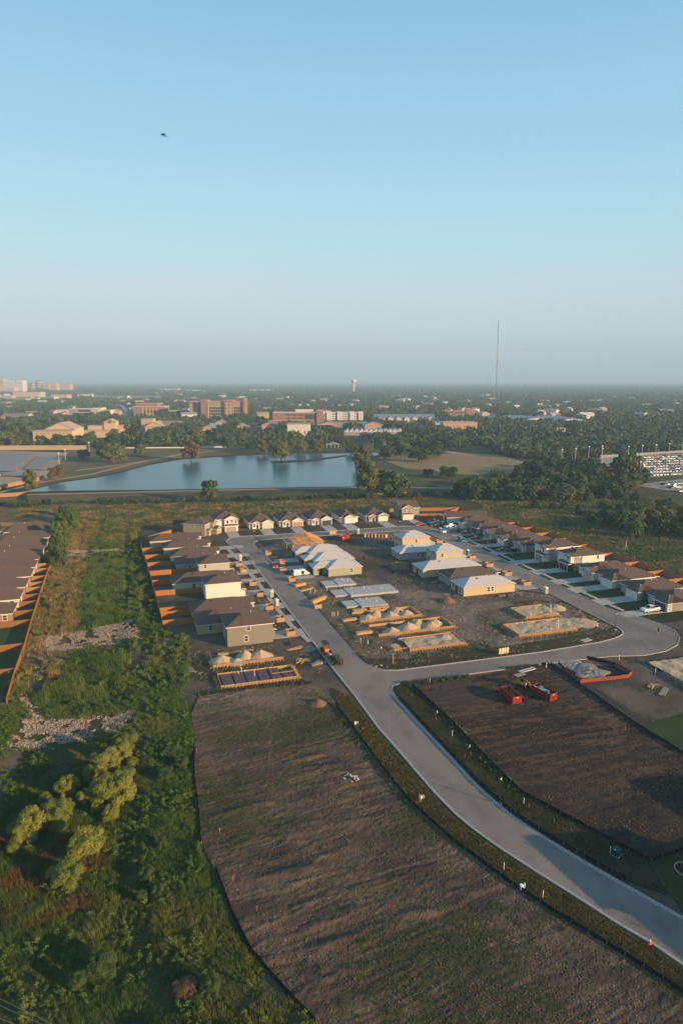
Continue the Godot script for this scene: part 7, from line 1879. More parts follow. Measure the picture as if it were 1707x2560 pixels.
func car_lot() -> void:
	slab("car_lot", [395, 455, 447, 520, 620, 525, 520, 395, 396, 405, 345, 398, 330, 440, 300, 450, 330, 500, 440, 522], -0.14, -0.06, mat("lot_gravel", lin(0.34, 0.31, 0.28), 0.95, M["soft"], 0.1))
	slab("car_lot", [318, 372, 372, 384, 460, 384, 400, 325, 330, 325], -0.10, -0.05, M["lot_gravel"])
	var kinds := []
	var cols := [lin(0.62, 0.62, 0.61), lin(0.55, 0.56, 0.57), lin(0.30, 0.32, 0.34), lin(0.06, 0.065, 0.07), lin(0.05, 0.10, 0.18), lin(0.62, 0.60, 0.55)]
	for k in 6:
		var d := car_shapes(["sedan", "suv", "pickup"][k % 3])
		kinds.append([d, mat("lotpaint%d" % k, cols[k], 0.35)])
	var protos := []
	var names := ["white car in the crowded vehicle storage lot", "silver car in the crowded vehicle storage lot", "grey truck in the crowded vehicle storage lot", "black car in the crowded vehicle storage lot", "dark blue car in the crowded vehicle storage lot", "cream truck in the crowded vehicle storage lot"]
	var r := RandomNumberGenerator.new(); r.seed = 99
	var n := 0
	var rows := []
	for k in 8: rows.append([Vector2(350 + k * 12.5, 406 + k * 14.0), Vector2(1, -0.06), 46])
	for k in 3: rows.append([Vector2(326 + k * 6, 340 + k * 13.0), Vector2(1, 0.02), 34])
	for row in rows:
		for i in row[2]:
			if n >= 290: break
			if r.randf() < 0.1: continue
			var p: Vector2 = row[0] + row[1] * i * 2.75
			if p.x * cos(TH) - p.y * sin(TH) > 0.545 * (p.x * sin(TH) + p.y * cos(TH)): break
			var w: int = [0, 0, 0, 1, 1, 2, 3, 4, 5][r.randi() % 9]
			var kd: Array = kinds[w]
			var tn := TH + PI / 2 + r.randf_range(-0.1, 0.1)
			if protos.size() <= w: protos.resize(6)
			if protos[w] == null:
				var t := thing("stored_car", names[w], "car", W(p.x, p.y), tn, "vehicles in the storage lot")
				part("body", kd[0].body, kd[1], t); part("roof", kd[0].roof, kd[1], t); part("window", kd[0].glass, M["glass"], t)
				protos[w] = t
			else: dup(protos[w], W(p.x, p.y), tn, names[w], "vehicles in the storage lot", Vector3.ONE * r.randf_range(0.95, 1.15))
			n += 1
	for p in P([386.8,491.3, 419.3,498, 436.8,501.3, 454.6,504.7, 474.4,510.2, 493.1,513.9] + [347.6,492.6, 363.4,495.8, 385.2,507.2, 400.3,508.8]):
		pole("tall pole with white lamp head along the vehicle lot", p, 11.0, "lamps along the vehicle lot")
	fence("dark mesh fence along the far side of the vehicle lot", P([403.9,515.1, 444.3,519.6, 509.1,529]), "wall_mid_grey", "lot fences", 1.3, 9.0)

# ---------------------------------------------------------------- trees and shrubs
func leaf_mat(key: String, c: Color, back := 0.25) -> StandardMaterial3D:
	if M.has(key): return M[key]
	var m := mat(key, c, 0.75, null, 1, null, 0, true)
	m.metallic_specular = 0.2
	m.backlight_enabled = true; m.backlight = Color(back, back, back)
	return m

# crown: many leaf faces spread through lobes; lobes [centre, radii]
func crown_mesh(lobes: Array, n: int, size: float, seed_: int, long := 1.0, shell := 0.62, var_ := 0.35, outer := 1.08) -> ArrayMesh:
	var r := RandomNumberGenerator.new(); r.seed = seed_
	var vs := PackedVector3Array(); var cs := PackedColorArray()
	var vol := 0.0
	for l in lobes: vol += l[1].x * l[1].z
	for l in lobes:
		var k_n := int(n * l[1].x * l[1].z / vol)
		for k in k_n:
			var tint := r.randf_range(1 - var_, 1 + var_)   # every leaf a tone of its own, drawn before its place is
			var c := Color(tint * r.randf_range(0.9, 1.1), tint, tint * r.randf_range(0.85, 1.1))
			var d := Vector3(r.randfn(), r.randfn(), r.randfn()).normalized()
			if d.y < -0.55: d.y = -d.y
			var q: float = lerpf(shell, outer, sqrt(r.randf()))
			var p: Vector3 = l[0] + d * l[1] * q
			var nn := (d + Vector3(r.randfn(), r.randfn() + 0.4, r.randfn()) * 0.55).normalized()
			var x := nn.cross(Vector3(r.randfn(), r.randfn(), r.randfn())).normalized()
			var y := nn.cross(x)
			var s := size * r.randf_range(0.6, 1.35)
			x *= s * 0.5; y *= s * 0.5 * long
			vs.append_array([p - x - y * 0.7, p + y, p + x - y * 0.5, p - x - y * 0.7, p + x - y * 0.5, p - y * 1.15])
			for i in 6: cs.append(c)
	var a := []
	a.resize(Mesh.ARRAY_MAX)
	a[Mesh.ARRAY_VERTEX] = vs; a[Mesh.ARRAY_COLOR] = cs
	var m := ArrayMesh.new(); m.add_surface_from_arrays(Mesh.PRIMITIVE_TRIANGLES, a)
	return m

func lobes_for(kind: String, seed_: int) -> Array: # unit tree: height 1, crown width about 1
	var r := RandomNumberGenerator.new(); r.seed = seed_
	var out := []
	match kind:
		"oak":
			out.append([Vector3(0, 0.52, 0), Vector3(0.36, 0.32, 0.36)])
			for k in 15:
				var a := k * 2.4 + r.randf() * 0.6; var y := r.randf_range(0.15, 0.86)
				var q := 0.37 * sqrt(maxf(0.05, 1 - pow((y - 0.5) / 0.46, 2)))
				out.append([Vector3(cos(a) * q, y, sin(a) * q), Vector3(r.randf_range(0.13, 0.20), r.randf_range(0.10, 0.16), r.randf_range(0.13, 0.20))])
		"elm":
			out.append([Vector3(0, 0.55, 0), Vector3(0.22, 0.34, 0.22)])
			for k in 13:
				var a := k * 2.4 + r.randf() * 0.6; var y := 0.22 + 0.70 * k / 12.0
				var q := 0.30 * sqrt(maxf(0.03, 1 - pow((y - 0.5) / 0.5, 2)))
				out.append([Vector3(cos(a) * q, y, sin(a) * q), Vector3(r.randf_range(0.13, 0.22), r.randf_range(0.08, 0.13), r.randf_range(0.13, 0.22))])
		"juniper":
			out.append([Vector3(0, 0.45, 0), Vector3(0.38, 0.45, 0.38)])
			for k in 12:
				var a := k * 2.4; var y := 0.15 + 0.7 * k / 11.0
				var q := 0.36 * (1.05 - y)
				out.append([Vector3(cos(a) * q, y, sin(a) * q), Vector3(r.randf_range(0.12, 0.18), 0.15, r.randf_range(0.12, 0.18))])
		"willow":
			for k in 30:
				var a := k * 2.4 + r.randf() * 0.5; var y := r.randf_range(0.14, 0.82)
				var q := 0.42 * sqrt(maxf(0.05, 1 - pow((y - 0.4) / 0.55, 2))) * sqrt(r.randf())
				out.append([Vector3(cos(a) * q, y, sin(a) * q), Vector3(r.randf_range(0.09, 0.17), r.randf_range(0.10, 0.18), r.randf_range(0.09, 0.17))])
	return out

func trunk_mesh(kind: String, seed_: int) -> ArrayMesh:
	var r := RandomNumberGenerator.new(); r.seed = seed_
	var b := MB.new()
	var h := 0.45 if kind != "juniper" else 0.3
	b.tube(Vector3(0, -0.03, 0), Vector3(0.01, h * 0.6, 0), 0.040, 0.028, 8); b.tube(Vector3(0.01, h * 0.6, 0), Vector3(0.0, 0.8, 0.01), 0.028, 0.008, 6)
	for k in 6:
		var a := k * 2.4; var y := h * (0.5 + 0.12 * k)
		b.tube(Vector3(0, y, 0), Vector3(cos(a) * 0.28, y + 0.2, sin(a) * 0.28), 0.016, 0.005, 5)
	return b.mesh()

var protos := {}
const TONE := {"leaf_oak": "mid-green", "leaf_dark": "dark green", "leaf_olive": "olive"}
func tree(label: String, kind: String, leaf: String, u: float, v: float, h: float, w: float, group: String, cat := "tree") -> void:
	var s := int(absf(u * 3 + v * 7)) % 3
	var key := "%s_%s_%d" % [kind, leaf, s]
	var turn := fmod(absf(u * 13.7 + v * 5.1), TAU)
	if not protos.has(key):
		var big := kind == "willow"
		var cm: Mesh = meshes.get("crown_%s_%d" % [kind, s])
		if cm == null:
			cm = crown_mesh(lobes_for(kind, 100 + s * 7), 13000 if big else 2600, 0.024 if big else 0.070, 55 + s, 2.8 if big else 1.0, 0.0 if big else 0.62, 0.3, 1.45 if big else 1.12)
			meshes["crown_%s_%d" % [kind, s]] = cm
			meshes["trunk_%s_%d" % [kind, s]] = trunk_mesh(kind, 9 + s)
		var t := thing("tree" if cat == "tree" else "shrub", label, cat, W(u, v, -0.15), turn, group)
		part("trunk", meshes["trunk_%s_%d" % [kind, s]], mat("bark", lin(0.11, 0.085, 0.065), 0.9), t)
		part("crown", cm, M[leaf], t)
		t.scale = Vector3(w, h, w)
		protos[key] = t
	else:
		dup(protos[key], W(u, v, -0.15), turn, label, group, Vector3(w, h, w))

func trees() -> void:
	leaf_mat("leaf_oak", lin(0.062, 0.105, 0.032)); leaf_mat("leaf_dark", lin(0.042, 0.076, 0.030)); leaf_mat("leaf_olive", lin(0.115, 0.130, 0.045)); leaf_mat("leaf_rust", lin(0.135, 0.095, 0.05)); leaf_mat("leaf_yellow", lin(0.215, 0.225, 0.045), 0.4); leaf_mat("leaf_bright", lin(0.085, 0.135, 0.03)); leaf_mat("leaf_lime", lin(0.15, 0.185, 0.04), 0.4)
	var gp := "trees round the pond"
	tree("lone brown-green tree by the west tip of the pond", "elm", "leaf_olive", -59.5, 458.6, 14.4, 9.5, gp)
	tree("reddish shrub tree between pond path and panel yard", "oak", "leaf_rust", -48.8, 509, 10.2, 12.3, gp)
	tree("lone green tree with bare trunk on the grassy dam", "oak", "leaf_oak", 43, 393.1, 12.9, 10.4, gp)
	tree("rust coloured tree at the pond's west shore with its reflection", "elm", "leaf_rust", 51.4, 604.9, 17.7, 18.0, gp)
	tree("wide olive tree left of the pond on the bank", "oak", "leaf_olive", -12.6, 604.8, 17.3, 21.3, gp)
	tree("dark tree joined to the wide olive tree", "oak", "leaf_dark", -23.3, 634.4, 15.1, 11.4, gp)
	tree("small dark tree by the panel yard corner", "oak", "leaf_dark", -38.6, 649.3, 8.5, 10.9, gp)
	tree("small olive tree right of the wide olive tree", "oak", "leaf_olive", 10.3, 660.8, 11.0, 12.8, gp)
	tree("rust coloured cypress on the pond's far shore, west one", "elm", "leaf_rust", 120.6, 640.7, 13.4, 13.8, gp)
	tree("rust coloured cypress on the pond's far shore, east one", "elm", "leaf_rust", 172.9, 639.3, 12.9, 17.1, gp)
	tree("olive tree on the tip of the grassy spit", "oak", "leaf_olive", 125.5, 578.2, 17.2, 15.9, gp)
	tree("olive tree between the two rust cypresses", "oak", "leaf_olive", 158.1, 637.9, 13.8, 12.5, gp)
	tree("rust tree at the east end of the pond, upper one", "elm", "leaf_rust", 175.8, 510.5, 17.6, 15.8, gp)
	tree("tall olive tree with pale trunk at the east end of the dam", "elm", "leaf_olive", 135.7, 383.3, 21.9, 15.2, gp)
	tree("broad dark green oak beside the tall olive tree", "oak", "leaf_oak", 151.7, 381.8, 15.7, 21.4, gp)
	tree("small tree east of the pond inlet", "oak", "leaf_dark", 216.4, 566, 10.5, 10.9, gp)
	tree("round dark oak on the tan field, larger one", "oak", "leaf_dark", 215.4, 437.1, 9.0, 13.6, gp)
	tree("round dark oak on the tan field, smaller one", "oak", "leaf_dark", 206.5, 451.6, 5.6, 8.9, gp)
	tree("wide oak at the edge of the tan field", "oak", "leaf_dark", 236.1, 536.6, 12.8, 19.7, gp)
	tree("oak right of the wide oak at the tan field", "oak", "leaf_dark", 264.2, 565.4, 12.4, 16.7, gp)
	tree("oak above the wide oak at the tan field", "oak", "leaf_oak", 235, 571.9, 16.0, 16.6, gp)
	tree("green tree right of the pond pavilion", "oak", "leaf_oak", 201.2, 615.6, 10.5, 10.9, gp)
	tree("tall tree at the end of the vehicle lot, left of the pair", "elm", "leaf_oak", 313.6, 375.9, 21.1, 15.4, gp)
	tree("tall tree at the end of the vehicle lot, right of the pair", "elm", "leaf_olive", 322.6, 377.5, 20.7, 13.4, gp)
	# belt of trees behind the pond
	var r := RandomNumberGenerator.new(); r.seed = 33
	var lf := ["leaf_oak", "leaf_dark", "leaf_oak", "leaf_olive", "leaf_dark"]
	var k := 0
	var belt := [[-87, 786.6, 12.0, 14.6], [-70.2, 775.9, 14.0, 14.5], [-39, 809.7, 13.6, 11.9], [-15.9, 840.1, 13.8, 13.9], [4.5, 784.3, 21.7, 21.8], [25.7, 777.7, 16.7, 21.8], [40.1, 773.2, 11.7, 13.4], [53.4, 823, 15.0, 19.7], [74.9, 790.5, 18.3, 19.1], [102.5, 803.3, 17.0, 21.4], [96.9, 689.7, 14.9, 14.6], [-50.9, 793.9, 10.6, 10.0], [-109.8, 825.8, 11.3, 13.5], [-121.1, 797.2, 10.4, 17.9], [-21.9, 769.9, 9.8, 11.4], [125.8, 851.9, 13.6, 17.1],
		[111.1, 844.3, 16.2, 17.8], [96.5, 689.8, 16.4, 13.9], [122.4, 753.5, 13.0, 16.9], [174, 808.1, 15.4, 17.5], [164.1, 750.5, 11.9, 13.7], [115.7, 675.8, 9.1, 10.7], [136.1, 669.4, 10.7, 12.2], [162, 686.1, 10.5, 11.0], [185, 705.5, 9.8, 11.4], [210.7, 735.9, 10.2, 13.7], [235.7, 770.6, 12.6, 14.4], [225.9, 721.3, 9.3, 13.5], [264.9, 761.5, 9.0, 12.6], [268.2, 738.7, 10.5, 15.8], [271.2, 717.1, 10.2, 13.7], [266.1, 680.3, 13.0, 14.7], [261.3, 646.7, 15.5, 15.6], [284.8, 674.4, 14.6, 18.0], [313.8, 703.8, 17.0, 20.6], [335.3, 717.8, 17.5, 19.3], [319.1, 663.7, 14.6, 16.3], [314.9, 630, 15.5, 17.2], [381.3, 950.9, 10.2, 13.7], [420.4, 938.7, 12.4, 18.2], [238.5, 869.4, 12.0, 16.1], [257.6, 892.1, 10.3, 16.6], [326.9, 967.8, 6.8, 15.9], [222.9, 626.8, 8.9, 9.0]]
	for b in belt:
		tree("%s oak in the belt of trees between pond and town" % TONE[lf[k % 5]], "oak", lf[k % 5], b[0], b[1], b[2], b[3], "belt of trees between pond and town"); k += 1
	# grove east of the pond
	var grove := P([188, 372, 215, 388, 255, 425, 285, 455, 318, 466, 345, 448, 352, 420, 330, 375, 299, 345, 270, 328, 240, 324, 210, 334, 186, 348])
	var kinds := ["oak", "oak", "juniper", "elm"]
	var placed := []
	for i in 900:
		if placed.size() >= 135: break
		var p := Vector2(r.randf_range(184, 356), r.randf_range(322, 470))
		if not Geometry2D.is_point_in_polygon(p, grove): continue
		var ok := true
		for q in placed:
			if q.distance_to(p) < 7.0: ok = false
		if not ok: continue
		placed.append(p)
		var kd: String = kinds[r.randi() % 4]
		var lk: String = ["leaf_oak", "leaf_dark", "leaf_dark", "leaf_olive"][r.randi() % 4]
		tree("%s %s in the dense grove east of the dam" % [TONE[lk], {"oak": "round oak", "juniper": "pointed juniper", "elm": "taller elm"}[kd]], kd, lk, p.x, p.y, r.randf_range(6.5, 11.5) if kd != "juniper" else r.randf_range(5, 7), r.randf_range(8, 13) if kd != "juniper" else r.randf_range(6, 8), "grove east of the dam")
	# junipers on the meadow behind the east row
	for b in [[208.4, 316.1, 5.1, 6.6], [217.7, 313.2, 3.5, 4.8], [223, 310.8, 4.2, 5.3], [220.4, 295.1, 3.2, 4.2], [229.1, 306.8, 2.9, 3.9], [244.1, 305.7, 4.4, 6.6], [249.9, 301.4, 2.8, 2.9], [229.7, 287.7, 3.4, 5.7], [213.9, 276.9, 4.3, 4.3], [218, 268.4, 5.4, 7.6], [243.7, 291.2, 1.6, 2.4], [260.8, 307.9, 3.1, 3.0], [277.4, 320.7, 5.0, 6.4]]:
		tree("round dark juniper standing alone on the east meadow", "juniper", "leaf_dark", b[0], b[1], b[2], b[3] * 1.15, "junipers on the east meadow")
	var g2 := P([204, 251, 222, 268, 243, 285, 262, 288, 285, 280, 285, 205, 250, 218, 224, 231])
	placed = []
	for i in 400:
		if placed.size() >= 34: break
		var p := Vector2(r.randf_range(200, 286), r.randf_range(205, 290))
		if not Geometry2D.is_point_in_polygon(p, g2): continue
		var ok := true
		for q in placed:
			if q.distance_to(p) < 6.5: ok = false
		if not ok: continue
		placed.append(p)
		var lk2: String = ["leaf_olive", "leaf_oak", "leaf_dark", "leaf_olive"][r.randi() % 4]
		var k2 := "oak" if r.randf() < 0.7 else "juniper"
		tree("%s %s in the thicket by the east meadow" % [TONE[lk2], k2], k2, lk2, p.x, p.y, r.randf_range(6, 9), r.randf_range(8, 11), "thicket by the east meadow")
	# row of trees at the older yards
	for b in [[-30, 351.7, 9.1, 8.4], [-26.2, 332.7, 7.6, 6.4], [-31.6, 312.5, 8.7, 5.5], [-29.4, 316.4, 7.2, 5.1], [-30.9, 291, 6.4, 5.1], [-28, 290.1, 7.6, 5.1], [-28.5, 273.4, 7.0, 5.3], [-26.4, 267.6, 7.1, 4.7], [-33.9, 371.1, 5.4, 5.3], [-27.8, 320.7, 4.7, 5.1], [-29.4, 265.2, 4.4, 2.6], [-33.5, 343, 6.7, 4.9]]:
		tree("leafy tree in the row between older yards and swale", "elm" if int(b[0]) % 2 else "oak", ["leaf_bright", "leaf_oak"][int(b[1]) % 2], b[0], b[1], b[2], b[3], "tree row by the older yards")
	# yellow-green willows in the swale
	var gw := "willow shrubs in the swale"
	var wl := ["yellow-green willow shrub at the upper end of the swale clump, by the rocks", "yellow-green willow shrub second below the rocks", "yellow-green willow shrub third below the rocks", "widest yellow-green willow in the middle of the clump", "yellow-green willow on the east side of the widest one", "yellow willow leaning out on the west side of the swale", "yellow willow among the rusty reeds", "small yellow willow below the widest one", "flat yellow-green willow below the reeds", "lowest yellow-green willow above the dark weeds", "small yellow shoot beside the west willow", "thin yellow willow at the reed bed's top"]
	var wp := [[-3, 124.8, 3.1, 2.7], [-4.4, 120.3, 4.0, 3.1], [-7.1, 117.5, 4.1, 3.8], [-6.5, 107.9, 6.3, 3.8], [-4.3, 107.7, 6.1, 3.8], [-17.4, 102.9, 5.1, 3.5], [-13.7, 103.6, 4.5, 3.1], [-5.9, 103.4, 2.5, 2.1], [-9.1, 95.3, 4.1, 4.2], [-11.4, 90.5, 3.3, 3.4], [-19, 101.5, 2.8, 1.8], [-13, 111.7, 3.8, 2.6]]
	for i in wp.size():
		tree(wl[i], "willow", "leaf_yellow" if i % 3 else "leaf_lime", wp[i][0], wp[i][1], minf(wp[i][2], 4.8), wp[i][3] * 1.3, gw, "shrub")
	for b in [[-8.2, 112, 2.3, 2.3], [-9.6, 116.3, 2.9, 1.9], [-10, 109, 2.8, 2.0], [-15.2, 107.3, 2.7, 2.2], [-12.2, 114.2, 1.7, 2.1], [-16, 104.3, 2.6, 1.9], [-8, 105.9, 2.2, 1.7], [-18.6, 105.9, 2.4, 1.9], [-10.7, 97.1, 1.8, 2.0], [-7.7, 97.3, 1.8, 1.8], [-20.1, 104.1, 2.1, 1.6], [-2.5, 118.1, 1.8, 1.7], [-3.3, 113.3, 2.9, 2.1], [-16.3, 111, 2.2, 1.8], [-12.9, 107.4, 2.5, 2.2], [-13.4, 92, 1.7, 1.5], [-19.5, 99.5, 1.5, 1.4]]:
		tree("small yellow-green willow shoot in the swale clump", "willow", "leaf_lime" if int(b[0] * 10) % 2 else "leaf_yellow", b[0], b[1], maxf(1.6, b[2] * 0.9), b[3] * 1.3, gw, "shrub")
	# dark leafy shrubs in the foreground weeds
	var sl := [[-6.2, 73.7, 3.7, 3.6], [-8.8, 72.4, 2.5, 1.9], [5.5, 66.9, 3.4, 2.2], [-1.7, 83.9, 1.5, 1.6], [0.5, 84.4, 1.6, 1.9], [-0.9, 88.1, 2.4, 2.3], [1.4, 94.1, 2.8, 2.0], [2.9, 112.4, 2.3, 3.5], [5.9, 115, 2.8, 2.5], [4.4, 120.3, 1.9, 2.6]]
	for b in sl: tree("dark leafy shrub in the tall weeds along the swale", "willow", "leaf_oak", b[0], b[1], maxf(1.5, b[2] * 0.7), b[3], "dark shrubs in the foreground weeds", "shrub")
	for b in [[2.6, 68, 1.9, 2.9], [6.1, 115.4, 2.7, 1.9]]: tree("rusty orange shrub in the dark foreground weeds", "willow", "leaf_rust", b[0], b[1], maxf(1.4, b[2] * 0.7), b[3], "rusty shrubs", "shrub")
	# street saplings
	for b in [[141.6, 248.8, 2.5, 1.2], [142.3, 276.1, 2.3, 2.0], [103.1, 302.7, 2.2, 1.5], [83.8, 239.7, 2.4, 1.6]]: tree("thin young street tree with reddish leaves on a front lawn", "elm", "leaf_rust", b[0], b[1], b[2], b[3], "young street trees")
	far_woods()

func far_woods() -> void:
	# the wooded land between and behind the buildings; too many to count
	var boxes := []
	for c in get_children():
		if c is Node3D and (String(c.name).begins_with("building") or String(c.name).begins_with("water_tower") or String(c.name).begins_with("pavilion")):
			var w := 0.0
			for q in c.get_children():
				if q is MeshInstance3D and q.mesh: w = maxf(w, q.mesh.get_aabb().size.x)
			boxes.append([c.position.x, c.position.z, w / 2 + 8, minf(w, 60.0), 30.0 + minf(90.0, -c.position.z * 0.045)])
	var grid := {}
	for b in boxes:
		for gx in range(int((b[0] - b[2] - 60) / 100.0) - 1, int((b[0] + b[2] + 60) / 100.0) + 1):
			for gz in range(int((b[1] - 140) / 100.0) - 1, int((b[1] + 190) / 100.0) + 1):
				var key := Vector2i(gx, gz)
				if not grid.has(key): grid[key] = []
				grid[key].append(b)
	var fields := []
	for a in [[-311.6,4652.3, 9.7,4682.6, 245.2,3736, 145.2,2553.6, -11.7,2483.8, -156.9,2801.2], [998.2,4814.5, 1348.8,4705.3, 929.2,3353.1, 678.3,3203], [662.5,1394.1, 765.1,1346.5, 713.1,1183.6, 516.3,1049.7], [-896.6,5404.6, -360.3,5237.6, -141.8,2524.3, -290.3,2395.1, -415.3,2484], [166.2,1047.2, 210,1041.1, 177.3,823.6, 147.6,816.3, 145.4,957.5], [311.9,1136.6, 403.2,1127.3, 344.3,962.4, 274,956.6], [-18.1,1263.4, 7.4,1255.5, 10.9,2120.7, -36.3,2135.4], [-181.8,797, -36.5,751.7, -24.5,469.4, -114.8,492.1]]: fields.append(P(a))
	fields.append(P([-62, 440, -70, 520, -30, 560, 10, 610, 40, 650, 60, 735, 250, 715, 245, 640, 330, 585, 345, 480, 300, 440, 200, 380]))
	fields.append(P([290, 440, 330, 505, 440, 535, 700, 535, 540, 300, 300, 300]))
	fields.append(P([-62, 440, -400, 560, -400, 760, -40, 748, 120, 722, 120, 640]))
	var lob := {}
	var ms := [crown_mesh(lobes_for("oak", 3), 380, 0.17, 1, 1.0, 0.7, 0.3), crown_mesh(lobes_for("elm", 5), 380, 0.17, 2, 1.0, 0.7, 0.3), crown_mesh(lobes_for("oak", 8), 380, 0.17, 4, 1.0, 0.7, 0.3)]
	var buf := [PackedFloat32Array(), PackedFloat32Array(), PackedFloat32Array()]
	var r := RandomNumberGenerator.new(); r.seed = 77
	var total := 0
	for band in [[440.0, 1100.0, 10.0, 1.0], [1100.0, 2400.0, 13.5, 1.25], [2400.0, 5000.0, 24.0, 1.9], [5000.0, 12000.0, 52.0, 3.2], [12000.0, 26000.0, 165.0, 6.0]]:
		var z: float = band[0]
		while z < band[1]:
			var x := -0.60 * z
			while x < 0.60 * z:
				var px: float = x + r.randf_range(-0.5, 0.5) * band[2]; var pz: float = z + r.randf_range(-0.5, 0.5) * band[2]
				x += band[2]
				var gnoise := n3.get_noise_2d(px * 0.6, pz * 0.6) + 0.6 * n1.get_noise_2d(px * 1.6, pz * 1.6)
				if gnoise < (-0.34 if px > 0.05 * pz else -0.12): continue
				var u := px * cos(TH) + pz * sin(TH); var v := -px * sin(TH) + pz * cos(TH)
				if z < 3200:
					var bad := false
					for b in grid.get(Vector2i(floori(px / 100), floori(-pz / 100)), []):
						if absf(px - b[0]) < b[2] and -pz > b[1] - b[3] and -pz < b[1] + b[4]: bad = true; break
					if bad: continue
					for f in fields:
						if Geometry2D.is_point_in_polygon(Vector2(u, v), f): bad = true; break
					if bad: continue
					if z < 720 and (px < 150 or v < 470): continue
				var h: float = r.randf_range(5.0, 13.0) * (0.75 if z < 800 and px > 100 else 1.0) * (0.6 + 0.4 * band[3])
				var w: float = r.randf_range(6.5, 16) * band[3] * 0.95
				var k := r.randi() % 3
				var a := r.randf() * TAU
				var t := r.randf_range(0.7, 1.3)
				var wm := r.randf()
				var c := Color(0.056, 0.098, 0.036).lerp(Color(0.120, 0.128, 0.048), wm * wm) * t
				buf[k].append_array([cos(a) * w, 0, sin(a) * w, px, 0, h, 0, -0.5, -sin(a) * w, 0, cos(a) * w, -pz, c.r, c.g, c.b, 1.0])
				total += 1
			z += band[2]
	print("far trees ", total)
	for k in 3:
		var mm := MultiMesh.new()
		mm.transform_format = MultiMesh.TRANSFORM_3D; mm.use_colors = true
		mm.mesh = ms[k]; mm.instance_count = buf[k].size() / 16; mm.buffer = buf[k]
		var o := MultiMeshInstance3D.new()
		o.multimesh = mm; o.material_override = leaf_mat("leaf_far", Color.WHITE, 0.2); o.name = numbered("woodland")
		add_child(o); o.set_meta("kind", "stuff")
		tag(o, "wooded land reaching from the town to the horizon", "woods", "woodland")

# ---------------------------------------------------------------- grass, weeds, reeds, stones
func blades(n: int, h: float, spread: float, w: float, seed_: int, bend := 0.35) -> ArrayMesh:
	var r := RandomNumberGenerator.new(); r.seed = seed_
	var vs := PackedVector3Array(); var cs := PackedColorArray()
	for k in n:
		var a := r.randf() * TAU; var q := sqrt(r.randf()) * spread
		var p := Vector3(cos(a) * q, 0, sin(a) * q)
		var b := r.randf() * TAU; var hh := h * r.randf_range(0.55, 1.15)
		var o := Vector3(cos(b), 0, sin(b)) * hh * bend * r.randf_range(0.3, 1.3)
		var s := Vector3(-sin(b), 0, cos(b)) * w * r.randf_range(0.7, 1.3)
		var t := r.randf_range(0.65, 1.35)
		var mid := p + o * 0.4 + Vector3(0, hh * 0.6, 0)
		vs.append_array([p - s, p + s, mid + s * 0.7, p - s, mid + s * 0.7, mid - s * 0.7, mid - s * 0.7, mid + s * 0.7, p + o + Vector3(0, hh, 0)])
		for i in 9: cs.append(Color(t * r.randf_range(0.92, 1.1), t, t))
	var m := ArrayMesh.new()
	var arr := []
	arr.resize(Mesh.ARRAY_MAX); arr[Mesh.ARRAY_VERTEX] = vs; arr[Mesh.ARRAY_COLOR] = cs
	m.add_surface_from_arrays(Mesh.PRIMITIVE_TRIANGLES, arr)
	return m

func leafy(n: int, h: float, spread: float, size: float, seed_: int) -> ArrayMesh:
	var lob := []
	var r := RandomNumberGenerator.new(); r.seed = seed_
	for k in 6: lob.append([Vector3(r.randfn() * spread * 0.5, h * r.randf_range(0.3, 0.8), r.randfn() * spread * 0.5), Vector3(spread * 0.45, h * 0.28, spread * 0.45)])
	return crown_mesh(lob, n, size, seed_, 1.6, 0.2, 0.3)

func scatter(called: String, label: String, mesh: Mesh, m: Material, area: Rect2, per: float, seed_: int, f: Callable) -> void:
	# f(u, v, r) -> [height scale, colour] or null where nothing grows
	var r := RandomNumberGenerator.new(); r.seed = seed_
	var buf := PackedFloat32Array()
	var n := int(area.size.x * area.size.y * per)
	for k in n:
		var u := area.position.x + r.randf() * area.size.x; var v := area.position.y + r.randf() * area.size.y
		var g = f.call(u, v, r)
		if g == null: continue
		var s: float = g[0] * r.randf_range(0.75, 1.3); var w: float = g[0] * r.randf_range(0.8, 1.3)
		var a := r.randf() * TAU
		var p := W(u, v, site_h(u, v) - 0.03 if g.size() < 3 else g[2])
		var c: Color = g[1]
		buf.append_array([cos(a) * w, 0, sin(a) * w, p.x, 0, s, 0, p.y, -sin(a) * w, 0, cos(a) * w, p.z, c.r, c.g, c.b, 1.0])
	var mm := MultiMesh.new()
	mm.transform_format = MultiMesh.TRANSFORM_3D; mm.use_colors = true
	mm.mesh = mesh; mm.instance_count = buf.size() / 16; mm.buffer = buf
	var o := MultiMeshInstance3D.new()
	o.multimesh = mm; o.material_override = m; o.name = numbered(called)
	add_child(o); o.set_meta("kind", "stuff")
	tag(o, label, called.replace("_", " "))
	print(called, " ", buf.size() / 16)

